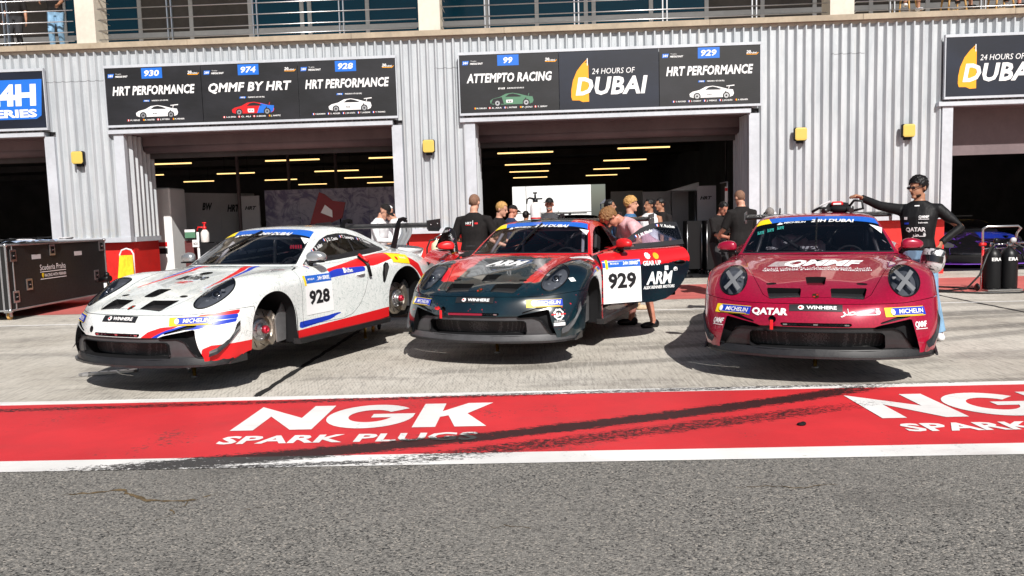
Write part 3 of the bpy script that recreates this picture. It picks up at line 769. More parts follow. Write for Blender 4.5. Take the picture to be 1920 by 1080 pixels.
    cab.cut(lambda x, y, z, u, v: np.abs(y - 1.66) - .018, (None, M_K), lambda t: t[0] == 'side_glass')
    cab.cut(lambda x, y, z, u, v: np.maximum(np.abs(x) - .43 + .1 * (y > 2.6) * 0, np.maximum(2.0 - y, y - 2.72)), ('rear_glass', M_K), isc)
    cab.line(lambda x, y, z, u, v: np.maximum(np.abs(x) - .35, np.maximum(1.25 - y, y - 1.85)), ('roof_hatch', None), .0018, isc)
    if open_doors:
        cab.cut(lambda x, y, z, u, v: y - 1.66, ('door_window', None), lambda t: t[0] == 'side_glass')
    # --- make the objects
    skin = .006
    body.build(('body',), 'body_shell', root, skin=skin)
    cab.build(('cabin', 'roof_hatch'), 'roof', root)
    inner.build(('inner',), 'inner_shell', root, offset=-.02)
    bum = body.build(('bumper',), 'front_bumper', root)
    hood = body.build(('hood',), 'hood', root)
    mb = MB()
    body.recess('vent', lambda q: .012 + .045 * min(1, max(0, (q[1] + .78) / .16)), M_VENT, M_BLKM, '', None, mb); body.recess('vent_centre', lambda q: .008 + .05 * min(1, max(0, (q[1] + .60) / .2)), M_VENT if style != 'red' else paint, M_BLKM, '', None, mb)
    body.recess('latch', .004, M_BLK, M_BLK, '', None, mb); body.recess('cap', .008, M_BLK, M_BLK, '', None, mb)
    mb.build('hood_vents', hood)
    mb = MB()   # Porsche-style crest
    dec.rect(mb, .052, .066, M_GOLD, (0, -.80, .611), (1, 0, 0), (0, .55, .83), poly=[(-.026, .03), (-.026, -.008), (-.018, -.024), (0, -.036), (.018, -.024), (.026, -.008), (.026, .03), (0, .036)][::-1])
    dec.rect(mb, .02, .02, M_K, (0, -.80, .611), (1, 0, 0), (0, .55, .83), lift=.004)
    dec.rect(mb, .018, .014, M_R, (.012, -.80, .626), (1, 0, 0), (0, .55, .83), lift=.004); dec.rect(mb, .018, .014, M_R, (-.012, -.80, .597), (1, 0, 0), (0, .55, .83), lift=.004)
    mb.build('hood_crest', hood)
    # front intake
    mb = MB(); G = M_GREYP if style != 'red' else M_CARB
    body.recess('frame', .022, G, G, '', None, mb, (0, 1, 0)); mb.build('intake_frame', bum)
    mb = MB(); body.recess('duct', .10, M_BLKM, M_BLKM, '', None, mb, (0, 1, 0)); body.recess('lightbar', .02, M_BLK, M_BLK, '', None, mb); body.recess('tow', .03, M_BLKM, M_BLKM, '', None, mb); body.recess('slot', .02, M_BLK, M_BLK, '', None, mb)
    mb.build('bumper_ducts', bum)
    mb = MB(); body.recess('intake', .14, M_MESH, M_BLKM, '', None, mb, (0, 1, .12)); mb.build('radiator_grille', bum)
    mb = MB()
    for k in range(-6, 7):
        mb.box((k * .04 - .017, -.975, .381), (k * .04 + .017, -.958, .393), M_LENS if k % 6 else M_CHR)
    if style == 'blue': mb.box((-.27, -.985, .377), (.10, -.972, .397), Mat('red_tape', (.25, .01, .03), .4).m)
    mb.build('light_bar', bum)
    if style != 'white':
        mb = MB(); mb.box((-.362, -1.0, .34), (-.335, -.992, .425), M_R, bev=.003); mb.build('tow_strap', bum)
    # splitter
    pl = [(.0, -1.010), (.3, -.990), (.5, -.94), (.68, -.872), (.80, -.795), (.885, -.70), (.93, -.59), (.95, -.42), (.92, -.40), (.88, -.55), (.75, -.70), (0, -.80)]
    mb = MB(); poly = pl + [(-x, y) for x, y in pl[::-1] if x > 0]
    mb.prism(poly, .105, .124, M_CARB, 'xy')
    lip = [(.0, -.985), (.15, -.981), (.3, -.962), (.5, -.902), (.65, -.845), (.76, -.782), (.84, -.715), (.90, -.63), (.935, -.55), (.945, -.44)]
    LM = M_GREYP if style == 'blue' else M_CARB
    for s in (1, -1):
        V = [p for a in lip for p in ((a[0] * s, a[1] - .014, .124), (a[0] * s, a[1] - .010, .142), (a[0] * s, a[1] + .004, .182))]
        mb.add(V, [(3 * i + j, 3 * i + 3 + j, 3 * i + 4 + j, 3 * i + 1 + j) for i in range(len(lip) - 1) for j in (0, 1)], LM, True)
        mb.prism([(-.62, .105), (-.40, .105), (-.40, .20), (-.50, .155), (-.60, .125)], s * .938, s * .955, M_CARB, 'yz')
    mb.build('front_splitter', root)
    # dive planes
    for s in (1, -1):
        mb = MB(); a = [(.85, -.745, .235), (.893, -.69, .26), (.93, -.61, .33), (.95, -.54, .41), (.962, -.48, .475)]
        V = []
        for i, (x, y, z) in enumerate(a):
            w = .045 + .008 * i; V += [(x * s, y, z), (x * s + .004 * s, y - .006, z - w * .5), (x * s + .016 * s, y - .028, z - w)]
        n = len(a); F = [(3 * i + j, 3 * i + j + 1, 3 * i + j + 4, 3 * i + j + 3) for i in range(n - 1) for j in (0, 1)]
        V2 = [(v[0] + .004 * s, v[1] + .01, v[2] + .004) for v in V]
        mb.add(V + V2, F + [tuple(k + len(V) for k in f[::-1]) for f in F] + [(3 * i + 2, 3 * i + 2 + len(V), 3 * i + 5 + len(V), 3 * i + 5) for i in range(n - 1)], M_CARB if style != 'blue' else M_GREYP)
        mb.build('dive_plane', bum)
    # headlights
    for s in (1, -1):
        mb = MB(); sel = Surf.__new__(Surf); sel.V = body.V; sel.N = body.N; sel.UV = body.UV
        sel.F = [f for f, t in zip(body.F, body.T) if t[0] == 'headlight' and body.V[f[0]][0] * s > 0]; sel.T = [('hl', M_BLK)] * len(sel.F)
        sel.recess('hl', .05, M_HL, M_HL, '', None, mb)
        c = Vector((.706 * s, -.50, .712)); nrm = Vector((.33 * s, -.72, .61)).normalized(); q = nrm.to_track_quat('Z', 'Y').to_matrix().to_4x4()
        MM = Matrix.Translation(c - nrm * .03) @ q
        mb.lathe([(.036, -.03), (.042, 0), (.036, .012), (.030, .010)], M_CHR, 18, Matrix.Translation(c - nrm * .03 + Vector((.018 * s, 0, .012))) @ q)
        mb.ell((0, 0, .012), (.031, .031, .012), M_BLK, 16, 8, Matrix.Translation(c - nrm * .03 + Vector((.018 * s, 0, .012))) @ q)
        for (a, b) in ((.062, .055), (-.062, .055), (.062, -.055), (-.062, -.055)):
            mb.box((a - .018, b - .013, -.005), (a + .018, b + .013, .008), M_TAPE, MM, .004)
        hl = mb.build('headlight', root)
        ln = sel.build(('hl',), 'lens', hl, .004, onlymat=M_LENS)
        mb = MB()                                      # black bezel ring lying on the bodywork
        ring = []
        X = Vector((1, 0, 0)); Y = Vector((0, 0, 1))
        for k in range(48):
            a = 2 * math.pi * k / 48; h = dec.bvh.ray_cast(Vector((c.x + .119 * math.cos(a) , -1.6, .716 + .119 / 1.02 * math.sin(a))), Vector((0, 1, 0)))
            if h[0] is not None: ring.append(h[0] + nrm * .002)
        mb.tube(ring, .0065, M_BLK, 6, closed=True); mb.build('bezel', hl)
        if style == 'red':
            mb = MB()
            for ang in (48, -48):
                for r_ in [0]:
                    W, H_ = .19, .032; pol = []
                    ca, sa = math.cos(R(ang)), math.sin(R(ang))
                    P4 = [(-W / 2, -H_ / 2), (W / 2, -H_ / 2), (W / 2, H_ / 2), (-W / 2, H_ / 2)]
                    dec.rect(mb, W, H_, M_TAPE, Vector((c.x, -1.0, .716)), X, Y, lift=.007, poly=[(x * ca - y * sa, x * sa + y * ca) for x, y in P4])
            mb.build('lens_tape', hl)
    # windscreen etc.
    wso = cab.build(('windscreen',), 'windscreen', root); cab.build(('strip',), 'sun_strip', wso, .002)
    cab.build(('rear_glass',), 'rear_window', root)
    if open_doors: cab.build(('side_glass',), 'quarter_window', root)
    else: cab.build(('side_glass',), 'side_windows', root)
    # wiper
    mb = MB(); wb = {'red': ((.0, .45), (.01, 1.02)), 'blue': ((-.10, .44), (.03, 1.03)), 'white': ((-.34, .49), (-.04, 1.03))}[style]
    pts = []
    for k in range(9):
        t = k / 8; x = wb[0][0] + (wb[1][0] - wb[0][0]) * t; y = wb[0][1] + (wb[1][1] - wb[0][1]) * t
        h = dec.bvh.ray_cast(Vector((x, y, 2)), Vector((0, 0, -1)))
        pts.append(h[0] + Vector((0, -.012, .022)))
    mb.tube(pts, .008, M_BLK, 6)
    mb.tube([p + Vector((.0, .01, -.012)) for p in pts[3:]], .006, M_BLKM, 5); mb.build('wiper', wso)
    # cabin interior
    mb = MB(); mb.box((-.70, .45, .12), (.70, 3.0, .20), M_INT); mb.box((-.66, .55, .60), (.66, .95, .86), M_BLKM, bev=.05)
    mb.box((-.74, 2.35, .2), (.74, 2.40, .95), M_INT)
    for s in (1, -1):
        mb.box((s * .70 - .012, .5, .15), (s * .70 + .012, 1.7, .33), M_BLKM)
    mb.build('cabin_floor', root)
    mb = MB(); bar = Mat('roll_cage', (.03, .03, .03) if style == 'red' else (.22, .22, .24), .4).m if style != 'white' else Mat('roll_cage', (.5, .5, .5), .4).m
    for s in (1, -1):
        mb.tube([(s * .60, .78, .3), (s * .60, .80, .86), (s * .52, 1.12, 1.16), (s * .47, 1.45, 1.22), (s * .47, 1.85, 1.18), (s * .40, 2.35, .98)], .02, bar, 8)
        mb.tube([(s * .50, 1.75, .25), (s * .52, 1.75, .9), (s * .46, 1.72, 1.19)], .02, bar, 8)
        mb.tube([(s * .60, .95, .35), (s * .60, 1.7, .72)], .018, bar, 8); mb.tube([(s * .60, .95, .72), (s * .60, 1.7, .35)], .018, bar, 8)
        mb.tube([(s * -.46, 1.70, .78), (s * .44, 1.70, 1.18)], .024, bar, 8)
    mb.tube([(-.46, 1.72, 1.19), (.46, 1.72, 1.19)], .02, bar, 8); mb.tube([(-.51, 1.12, 1.17), (.51, 1.12, 1.17)], .018, bar, 8)
    mb.build('roll_cage', root)
    mb = MB(); sx = .33
    seatm = Mat('seat_shell', (.02, .02, .022), .5).m
    mb.box((sx - .22, 1.1, .25), (sx + .22, 1.6, .36), seatm, bev=.04)
    T_ = Matrix.Translation((sx, 1.62, .30)) @ Matrix.Rotation(R(-14), 4, 'X')
    mb.box((-.22, -.05, 0), (.22, .05, .62), seatm, T_, .045); mb.box((-.15, -.06, .60), (.15, .03, .82), seatm, T_, .04)
    for s in (1, -1): mb.box((s * .24 - .03, -.20, .08), (s * .24 + .03, .02, .40), seatm, T_, .025); mb.box((s * .19 - .025, -.20, .58), (s * .19 + .025, 0, .78), seatm, T_, .02)
    for s in (1, -1): mb.box((s * .06 - .025, -.062, .1), (s * .06 + .025, -.052, .6), M_R, T_)
    mb.build('driver_seat', root)
    if style == 'red':
        mb = MB(); GI = Mat('grey_alloy_bulkhead', (.34, .34, .35), .5).m
        mb.box((-.46, 1.28, .55), (-.08, 1.42, 1.06), GI, bev=.05); mb.box((-.52, 1.24, .90), (.02, 1.27, .94), GI, bev=.01); mb.box((-.12, 1.30, .7), (.10, 1.40, 1.0), GI, bev=.04); mb.tube([(-.56, 1.16, .80), (.06, 1.18, 1.16)], .02, M_BLKM); mb.tube([(-.50, 1.17, 1.16), (.0, 1.16, .80)], .02, M_BLKM)
        mb.lathe([(.07, 0), (.09, .03), (.05, .05)], GI, 16, Matrix.Translation((-.27, 1.27, .99)) @ Matrix.Rotation(R(90), 4, 'X')); mb.build('bulkhead', root)
    mb = MB(); ring = [Vector((sx + .15 * math.cos(a), 1.02 + .06 * math.sin(a) * 0, .80 + .15 * math.sin(a))) for a in [2 * math.pi * k / 20 for k in range(20)]]
    mb.tube(ring, .014, M_BLKM, 6, closed=True); mb.box((sx - .14, 1.01, .78), (sx + .14, 1.03, .82), M_BLKM); mb.tube([(sx, .85, .78), (sx, 1.02, .80)], .02, M_BLKM); mb.build('steering_wheel', root)
    # side skirts
    for s in (1, -1):
        mb = MB(); mb.prism([(.31, .135), (1.95, .135), (1.96, .19), (.31, .19)], s * .90, s * .985, M_CARB, 'yz'); mb.build('side_skirt', root)
    # wheel wells and brakes
    for yc, zc, rad in (ARCHF, ARCHR):
        for s in (1, -1):
            mb = MB(); n = 14; prof = [(yc + (rad + .012) * math.cos(math.pi * k / n), zc + (rad + .012) * math.sin(math.pi * k / n)) for k in range(n + 1)]
            prof = [(yc + rad + .012, .15)] + prof + [(yc - rad - .012, .15)]
            V = [(s * .955, a, b) for a, b in prof] + [(s * .50, a, b) for a, b in prof]; m = len(prof)
            V[:m] = [(s * (.955 if yc < 1 else .945), a, b) for a, b in prof]
            mb.add(V, [(i, i + 1, i + 1 + m, i + m) for i in range(m - 1)], M_BLKM, True); mb.add([(s * .50, a, b) for a, b in prof], [tuple(range(m))], M_BLKM)
            mb.build('wheel_arch_liner', root)
    for (yc, steer, front) in ((0.0, (0, 0), True), (2.455, (0, 0), False)):
        for s in (1, -1):
            hub = Matrix.Translation((s * .74, yc, .32 if front else .36)) @ Matrix.Rotation(R(90) * s, 4, 'Y')
            mb = MB(); hub_o = MB()
            hub_o.lathe([(.07, -.06), (.075, -.02), (.062, .035), (.05, .045), (.034, .05), (.034, .08)], M_ALU, 20, hub)
            hub_o.box((-.16, -.05, -.14), (.16, .05, -.07), M_ALU, hub, .02)
            h_o = hub_o.build('wheel_hub', root)
            d = MB(); R0 = .198
            d.lathe([(R0, -.02), (R0, .012), (.125, .012), (.115, .016), (.075, .016)], M_DISC, 40, hub); d.lathe([(.075, -.02), (R0, -.02)], M_DISC, 40, hub)
            d.lathe([(.112, .0165), (.112, .03), (.074, .034)], M_ALU, 24, hub)
            for k in range(10):
                a = 2 * math.pi * k / 10; d.tube([hub @ Vector((.135 * math.cos(a), .135 * math.sin(a), .0135)), hub @ Vector((.178 * math.cos(a + .35), .178 * math.sin(a + .35), .0135))], .0035, M_BLKM, 4)
            d.build('brake_disc', h_o)
            cp = MB()
            for k in range(7):
                a = (-.75 + .25 * k) * 1.0; a = a if s > 0 else a
                cc = hub @ Vector((0, 0, 0))
                Rm = hub @ Matrix.Rotation(a + R(90) * (1 if s > 0 else 1), 4, 'Z')
                cp.box((.128, -.036, -.045), (.222, .036, .055), M_DISC, Rm, .012)
            cp.build('brake_caliper', h_o)
            for k in range(8):
                a = 2 * math.pi * k / 8; d2 = MB(); d2.lathe([(.007, .03), (.007, .042)], M_STEEL, 8, hub @ Matrix.Translation((.092 * math.cos(a), .092 * math.sin(a), 0))); d2.build('disc_bolt', h_o) if style == 'white' and s > 0 else None
            nt = MB(); nt.lathe([(.040, .07), (.040, .10), (.030, .115), (.018, .115), (.018, .09)], M_NUT if style == 'white' else M_ALU, 12, hub); nt.build('centre_nut', h_o)
            lk = MB(); lk.tube([hub @ Vector((0, 0, -.1)), (s * .45, yc + .05, .30)], .018, M_BLK, 6); lk.tube([hub @ Vector((-.10, .10, .0)), (s * .72, yc - .18, .50), (s * .60, yc - .22, .62)], .010, M_RUBH, 6); lk.tube([hub @ Vector((-.08, -.02, -.04)), (s * .60, yc - .20, .42)], .045, M_BLKM, 10); lk.tube([(s * .70, yc + .09, .30), (s * .45, yc + .02, .28)], .014, M_ALU, 6); lk.tube([(s * .68, yc, .36), (s * .60, yc, .80)], .03, M_BLK, 8)
            lk.build('suspension_link', h_o)
            pd = MB()                                   # scuffed heat shield in the rear of each arch
            x0 = .60; pd.prism([(yc + rad * .0 + .17, .17), (yc + .30, .18), (yc + .315, .45), (yc + .27, .56), (yc + .16, .40)] if front else [(yc + .10, .25), (yc + .30, .23), (yc + .30, .50), (yc + .22, .58), (yc + .11, .52)], s * (.80 if front else .74), s * (.815 if front else .76), M_ALU, 'yz'); pd.build('heat_shield', h_o)
    # jacks
    for (x, y) in ((style == 'blue' and -.12 or 0, -.12), (.34, 2.35), (-.34, 2.35)):
        mb = MB(); mb.lathe([(.018, -pose[2]), (.018, .2)], M_GOLD, 12, Matrix.Translation((x, y, 0))); mb.lathe([(.032, -pose[2]), (.032, -pose[2] + .012), (.018, -pose[2] + .02)], M_STEEL, 12, Matrix.Translation((x, y, 0)))
        mb.build('air_jack', root)
    mb = MB(); mb.box((-.80, .36, .13), (.80, 1.95, .155), M_BLKM); mb.box((-.48, -.70, .135), (.48, .36, .15), M_BLKM); mb.box((-.48, 1.95, .135), (.48, 3.1, .15), M_BLKM); mb.build('floor_tray', root)
    mb = MB(); mb.prism([(-.7, .25), (.7, .25), (.62, .14), (-.62, .14)], 3.05, 3.40, M_CARB, 'xz'); mb.build('rear_diffuser', root)
    mb = MB(); mb.box((-.84, 3.12, .25), (.84, 3.36, .60), M_BLKM, bev=.05); mb.build('rear_panel', root)
    # duck tail and wing
    mb = MB(); sec = [(2.95, .955), (3.2, .945), (3.45, .965), (3.52, .99), (3.50, .95), (3.42, .86), (3.0, .88)]
    xs = [-.62, -.5, -.25, 0, .25, .5, .62]
    V = [(x, a + (-.10 * (abs(x) / .62) ** 3), b - .05 * (abs(x) / .62) ** 3) for x in xs for a, b in sec]; m = len(sec)
    mb.add(V, [(i * m + j, i * m + (j + 1) % m, (i + 1) * m + (j + 1) % m, (i + 1) * m + j) for i in range(len(xs) - 1) for j in range(m)] + [tuple(range(m)), tuple(range((len(xs) - 1) * m, len(xs) * m))[::-1]], {'white': M_W, 'blue': M_R, 'red': paint}[style], True)
    mb.build('tail_lip', root)
    wing = MB(); n = 14; sec = []
    for k in range(n + 1):
        t = k / n; sec.append((3.12 + .27 * t, 1.262 + .03 * t + .022 * math.sin(math.pi * t) ** .8 - .012))
    sec2 = [(a, b - .044 * math.sin(math.pi * (k / n) ** .6) - .006) for k, (a, b) in enumerate(sec)]
    poly = sec + sec2[::-1]; m = len(poly)
    V = [(x, a, b) for x in (-.89, .89) for a, b in poly]
    wing.add(V, [(j, (j + 1) % m, (j + 1) % m + m, j + m) for j in range(m)], M_CARB, True)
    wo = wing.build('rear_wing', root)
    for s in (1, -1):
        mb = MB(); mb.prism([(3.06, 1.315), (3.41, 1.335), (3.42, 1.21), (3.36, 1.165), (3.10, 1.175), (3.06, 1.21)], s * .888, s * .90, M_CARB if style != 'red' else M_GREYP, 'yz')
        mb.ell((s * .901, 3.15, 1.26), (.004, .008, .008), M_W, 8, 5); mb.ell((s * .901, 3.33, 1.27), (.004, .008, .008), M_W, 8, 5)
        mb.build('wing_endplate', wo)
        mb = MB(); mb.prism([(2.86, .95), (2.98, .95), (3.10, 1.22), (3.13, 1.30), (3.22, 1.335), (3.30, 1.325), (3.30, 1.30), (3.22, 1.30), (3.18, 1.285), (3.30, 1.29), (3.30, 1.36), (3.20, 1.372), (3.08, 1.355), (3.02, 1.29)][:8] + [(3.30, 1.355), (3.20, 1.372), (3.09, 1.355), (3.03, 1.29)], s * .44, s * .455, M_BLK, 'yz'); mb.build('swan_neck_mount', wo)
    # antenna
    mb = MB(); mb.tube([(.05, 1.55, 1.28), (.05, 1.57, 1.40)], .004, M_BLK, 5); mb.build('antenna', root)
    mb = MB(); mb.lathe([(.05, -.004), (.05, .004), (.02, .006)], M_CARB, 16, Matrix.Translation((.48, 2.0, 1.215)) @ Matrix.Rotation(R(30), 4, 'Y')); 
    # side intake
    if True:
        for s in (1, -1):
            mb = MB()
            dec.rect(mb, .1, .2, M_BLKM, (s * 1.0, 1.95, .72), (0, s * 1.0, 0), (0, 0, 1), poly=[(x * (1 if s > 0 else -1), z) for x, z in [(-.07, -.10), (-.045, -.115), (-.02, -.09), (.055, .06), (.05, .11), (.0, .12), (-.05, .09), (-.075, 0)]][::(1 if s > 0 else -1)], lift=.004)
            dec.rect(mb, .1, .2, M_MESH, (s * 1.0, 1.95, .72), (0, s * 1.0, 0), (0, 0, 1), poly=[(x * (1 if s > 0 else -1), z) for x, z in [(-.03, -.08), (.035, .05), (.035, .095), (.0, .10), (-.035, .06)]][::(1 if s > 0 else -1)], lift=.006)
            mb.build('side_air_intake', root)
    # mirrors and doors
    mm = {'white': M_SILVER, 'blue': M_R, 'red': paint}[style]
    def mirror(s, parent, off):
        m_ = MB(); V = []; F = []; n = 16; mlev = 8
        m_.ell((0, 0, 0), (.098, .065, .064), mm, 20, 12); m_.v = [(math.copysign(abs(x / .098) ** .72, x) * .098, math.copysign(abs(y / .065) ** .85, y) * .065, math.copysign(abs(z / .064) ** .8, z) * .064) for x, y, z in m_.v]
        for i, v in enumerate(m_.v):
            x, y, z = v; y = max(y, -.06) if y < 0 else min(y, .03); t = x * s / .1; z = max(z * (1.0 - .30 * max(t, 0)), -.036); m_.v[i] = (x * 1.05 + s * .888 - off[0], y + .02 * t + .755 - off[1], z + .972 - off[2])
        o = m_.build('mirror', parent)
        b = MB(); b.box((s * .885 - .088 - off[0], .71 - off[1], .915 - off[2]), (s * .885 + .085 - off[0], .79 - off[1], .931 - off[2]), M_BLK, bev=.006)
        b.tube([(s * .82 - off[0], .755 - off[1], .925 - off[2]), (s * .80 - off[0], .77 - off[1], .90 - off[2]), (s * .775 - off[0], .79 - off[1], .865 - off[2])], [.024, .022, .026], M_BLK, 8)
        b.build('mirror_foot', o)
        return o
    def plate(mb, s, number):
        """number panel; s=+1 is the side seen on the right of the photo"""
        o = (s * 1.0, .715, .575); rt = (0, s, 0)
        if style == 'blue':
            dec.rect(mb, .50, .47, M_W, (o[0], o[1] - .02, .545), rt, (0, 0, 1), .0035)
        else: dec.rect(mb, .455, .36, M_W, (o[0], o[1], .575), rt, (0, 0, 1), .0035)
        dec.rect(mb, .50 if style == 'blue' else .455, .078, M_BLUE, (o[0], o[1] - (.02 if style == 'blue' else 0), .752), rt, (0, 0, 1), .004)
        k = MB()
        dec.rect(mb, .035, .10, M_YEL, (o[0], o[1] - s * .215 * s, .745), rt, (0, 0, 1), .005)
        dec.text(mb, number, M_K, (o[0], o[1] - (.02 if style == 'blue' else 0), .505 - (.02 if style == 'blue' else 0)), rt, (0, 0, 1), .165 if style == 'blue' else .135, .006, width=.37 if style == 'blue' else .345, bold=.04)
        dec.text(mb, 'MICHELIN', M_W, (o[0], o[1] - .11 * 1, .745), rt, (0, 0, 1), .018, .0065, bold=.02, shear=.2)
        dec.text(mb, '24H SERIES', M_W, (o[0], o[1] + .10, .737), rt, (0, 0, 1), .036, .0065, width=.20, bold=.035, shear=.2)
    for s in (1, -1):
        off = (s * .93, .43, 0)
        sub = Surf.__new__(Surf); sub.V = body.V; sub.N = body.N; sub.UV = body.UV
        fl = [(f, t) for f, t in zip(body.F, body.T) if t[0] == 'door' and body.V[f[0]][0] * s > 0]
        sub.F = [f for f, t in fl]; sub.T = [t for f, t in fl]
        d = sub.build(('door',), 'door', root, loc=off, skin=.035 if open_doors else .008)
        if open_doors: d.rotation_euler = (0, 0, -s * R(45)) ; d.location = (off[0], off[1], .03)
        if open_doors:
            sw = Surf.__new__(Surf); sw.V = cab.V; sw.N = cab.N; sw.UV = cab.UV
            fl = [(f, t) for f, t in zip(cab.F, cab.T) if t[0] == 'door_window' and cab.V[f[0]][0] * s > 0]
            sw.F = [f for f, t in fl]; sw.T = [t for f, t in fl]
            w = sw.build(('door_window',), 'door_window', d, loc=off, skin=.012); w.location = (0, 0, 0)
            ip = MB(); ip.box((min(-.13 * s, -.10 * s), .08, .34), (max(-.13 * s, -.10 * s), 1.05, .77), M_BLKM, bev=.01); ip.build('door_inner_panel', d)
        mirror(s, d, off)
        hd = MB()
        dec.rect(hd, .16, .05, M_PANW if style == 'white' else M_BLKM, (s * 1.0, 1.47, .725), (0, s, 0), (0, 0, 1), .001, poly=[(-.085, -.01), (-.05, -.028), (.05, -.028), (.085, 0), (.05, .025), (-.05, .022)])
        h2 = []
        for k in range(7):
            yy = 1.40 + .14 * k / 6; h = dec.bvh.ray_cast(Vector((s * 1.3, yy, .735)), Vector((-s, 0, 0))); h2.append(h[0] + Vector((s * (.006 + .018 * math.sin(math.pi * k / 6)), 0, .012 - .01 * abs(k - 3) / 3)))
        hd.tube(h2, [.007, .012, .013, .013, .013, .012, .007], {'white': M_W, 'blue': M_BLK, 'red': paint}[style], 8)
        hd.v = [(x - off[0], y - off[1], z - off[2]) for x, y, z in hd.v]; hd.build('door_handle', d)
        dl = MB()
        if style != 'red' or True:
            num = {'white': '928', 'blue': '929', 'red': '974'}[style]
            if style != 'red': plate(dl, s, num)
        rt = (0, s, 0)
        if style == 'blue' and s > 0:
            T = lambda t, y, z, h, **k: dec.text(dl, t, M_W, (1.0, y, z), rt, (0, 0, 1), h, .005, bold=.035, **k)
            T('ARM', 1.19, .50, .14, width=.36, shear=.25); T('ALEX RENNER MOTORS', 1.18, .445, .034, width=.42, shear=.2)
            T('GEAR UP', 1.10, .715, .05, width=.24); T('®', 1.41, .63, .05)
            dec.rect(dl, .05, .05, M_W, (1.0, 1.29, .675), rt, (0, 0, 1), .004)
            dec.rect(dl, .1, .1, M_ORG, (1.0, 1.17, .815), rt, (0, 0, 1), .004, poly=[(.036 * math.cos(a), .036 * math.sin(a)) for a in [k * math.pi / 8 for k in range(16)]])
            dec.rect(dl, .1, .1, M_W, (1.0, 1.06, .82), rt, (0, 0, 1), .004, poly=[((.032 + .007 * (k % 2)) * math.cos(a), (.032 + .007 * (k % 2)) * math.sin(a)) for k, a in enumerate([k * math.pi / 9 for k in range(18)])])
        if style == 'white':
            if s > 0: dec.text(dl, 'kifae', M_W, (1.0, 1.29, .775), rt, (0, 0, 1), .045, .005, bold=.02); dec.rect(dl, .035, .055, M_W, (1.0, 1.20, .80), rt, (0, 0, 1), .004, skew=.012)
        if dl.f: dl.v = [(x - off[0], y - off[1], z - off[2]) for x, y, z in dl.v]; build_clusters(dl, 'door_lettering', d)
        # driver names on the black band over the window
        nb = MB(); par = root
        names = {'white': [('F', 'A. Mechanovich'[:0] + 'V. Blanchemain'), ('F', 'B. Adler'), ('F', 'J. D. Costa'), ('F', 'T. Lavergne'), ('F', 'T. Thomas')], 'blue': [('D', 'A. Renner'), ('F', 'J. M. Merle'), ('F', 'V. Roches')], 'red': []}[style]
        pos = {'white': [(.76, .955), (1.02, 1.085), (1.30, 1.157), (1.62, 1.165), (1.95, 1.105)], 'blue': [(.80, .96), (1.12, 1.095), (1.45, 1.163)], 'red': []}[style]
        for (fl_, nm), (y, z) in zip(names, pos):
            y2 = y + .02; sl = {True: .55, False: (.30 if y < 1.2 else .06 if y < 1.45 else -.10 if y < 1.8 else -.28)}[y < .9]
            rt2 = Vector((0, 1 if s > 0 else -1, sl if s > 0 else -sl)).normalized(); up2 = Vector((0, -sl, 1))
            rt2 = Vector((0, s * 1.0, s * sl)); up2 = Vector((0, -sl, 1)) 
            dec.text(nb, nm, M_W, (s * .9, y2 + .03, z - .033), rt2, up2, .034, .005, bold=.02, cell=.04)
            cols = (M_BLUE2, M_W, M_R) if fl_ == 'F' else (M_K, M_R, M_YEL)
            for q, cm in enumerate(cols): dec.rect(nb, .012, .026, cm, (s * .9, y2 - .12 * 1 + q * .012, z - .027 + (-.13 + q * .012) * sl + .012), rt2, up2, .005)
        if nb.f:
            if open_doors:
                nb.v = [(x - off[0], y - off[1], z - off[2]) for x, y, z in nb.v]; build_clusters(nb, 'driver_name', w)
            else: build_clusters(nb, 'driver_name', root)
    # --- sponsor print on the nose and screen
    F_ = (1, 0, 0); U_ = (0, .25, 1)
    dl = MB()
    dec.rect(dl, .415, .062, M_K, (0, -1.0, .553), F_, (0, .4, 1), .004, .03)
    dec.text(dl, 'WINHERE', M_W, (.045, -1.0, .538), F_, (0, .4, 1), .030, .007, cell=.03, width=.235, bold=.03)
    dec.rect(dl, .1, .1, M_W, (-.115, -1.0, .553), F_, (0, .4, 1), .006, .02, poly=[(.024 * math.cos(a), .02 * math.sin(a)) for a in [k * math.pi / 6 for k in range(12)]])
    dec.rect(dl, .1, .1, M_R, (-.12, -1.0, .553), F_, (0, .4, 1), .008, .02, poly=[(.012 * math.cos(a), .010 * math.sin(a)) for a in [k * math.pi / 4 for k in range(8)]])
    for s in (1, -1):
        rt = Vector((.86, s * .50, 0)); up = (0, 0, 1); c0 = Vector((s * .70, -.80, .485)) if style != 'white' else Vector((s * .70, -.80, .50))
        dec.rect(dl, .36, .072, M_YEL, c0, rt, up, .004, .018, skew=.0); dec.rect(dl, .30, .062, M_BLUE2, c0 + rt * .035, rt, up, .008, .018)
        dec.text(dl, 'MICHELIN', M_W, c0 + rt * .05 + Vector((0, 0, -.015)), rt, up, .033, .013, cell=.018, width=.225, bold=.015, shear=.2)
        dec.rect(dl, .1, .1, M_W, c0 - rt * .115, rt, up, .012, .02, poly=[(.02 * math.cos(a), .024 * math.sin(a)) for a in [k * math.pi / 4 for k in range(8)]])
        dec.rect(dl, .26, .004, M_YEL, c0 + rt * .02 + Vector((0, 0, -.028)), rt, up, .012, .018)
    H0 = (0, -.30, 1.0)
    HU = (0, 1, .22)
    ht = MB()
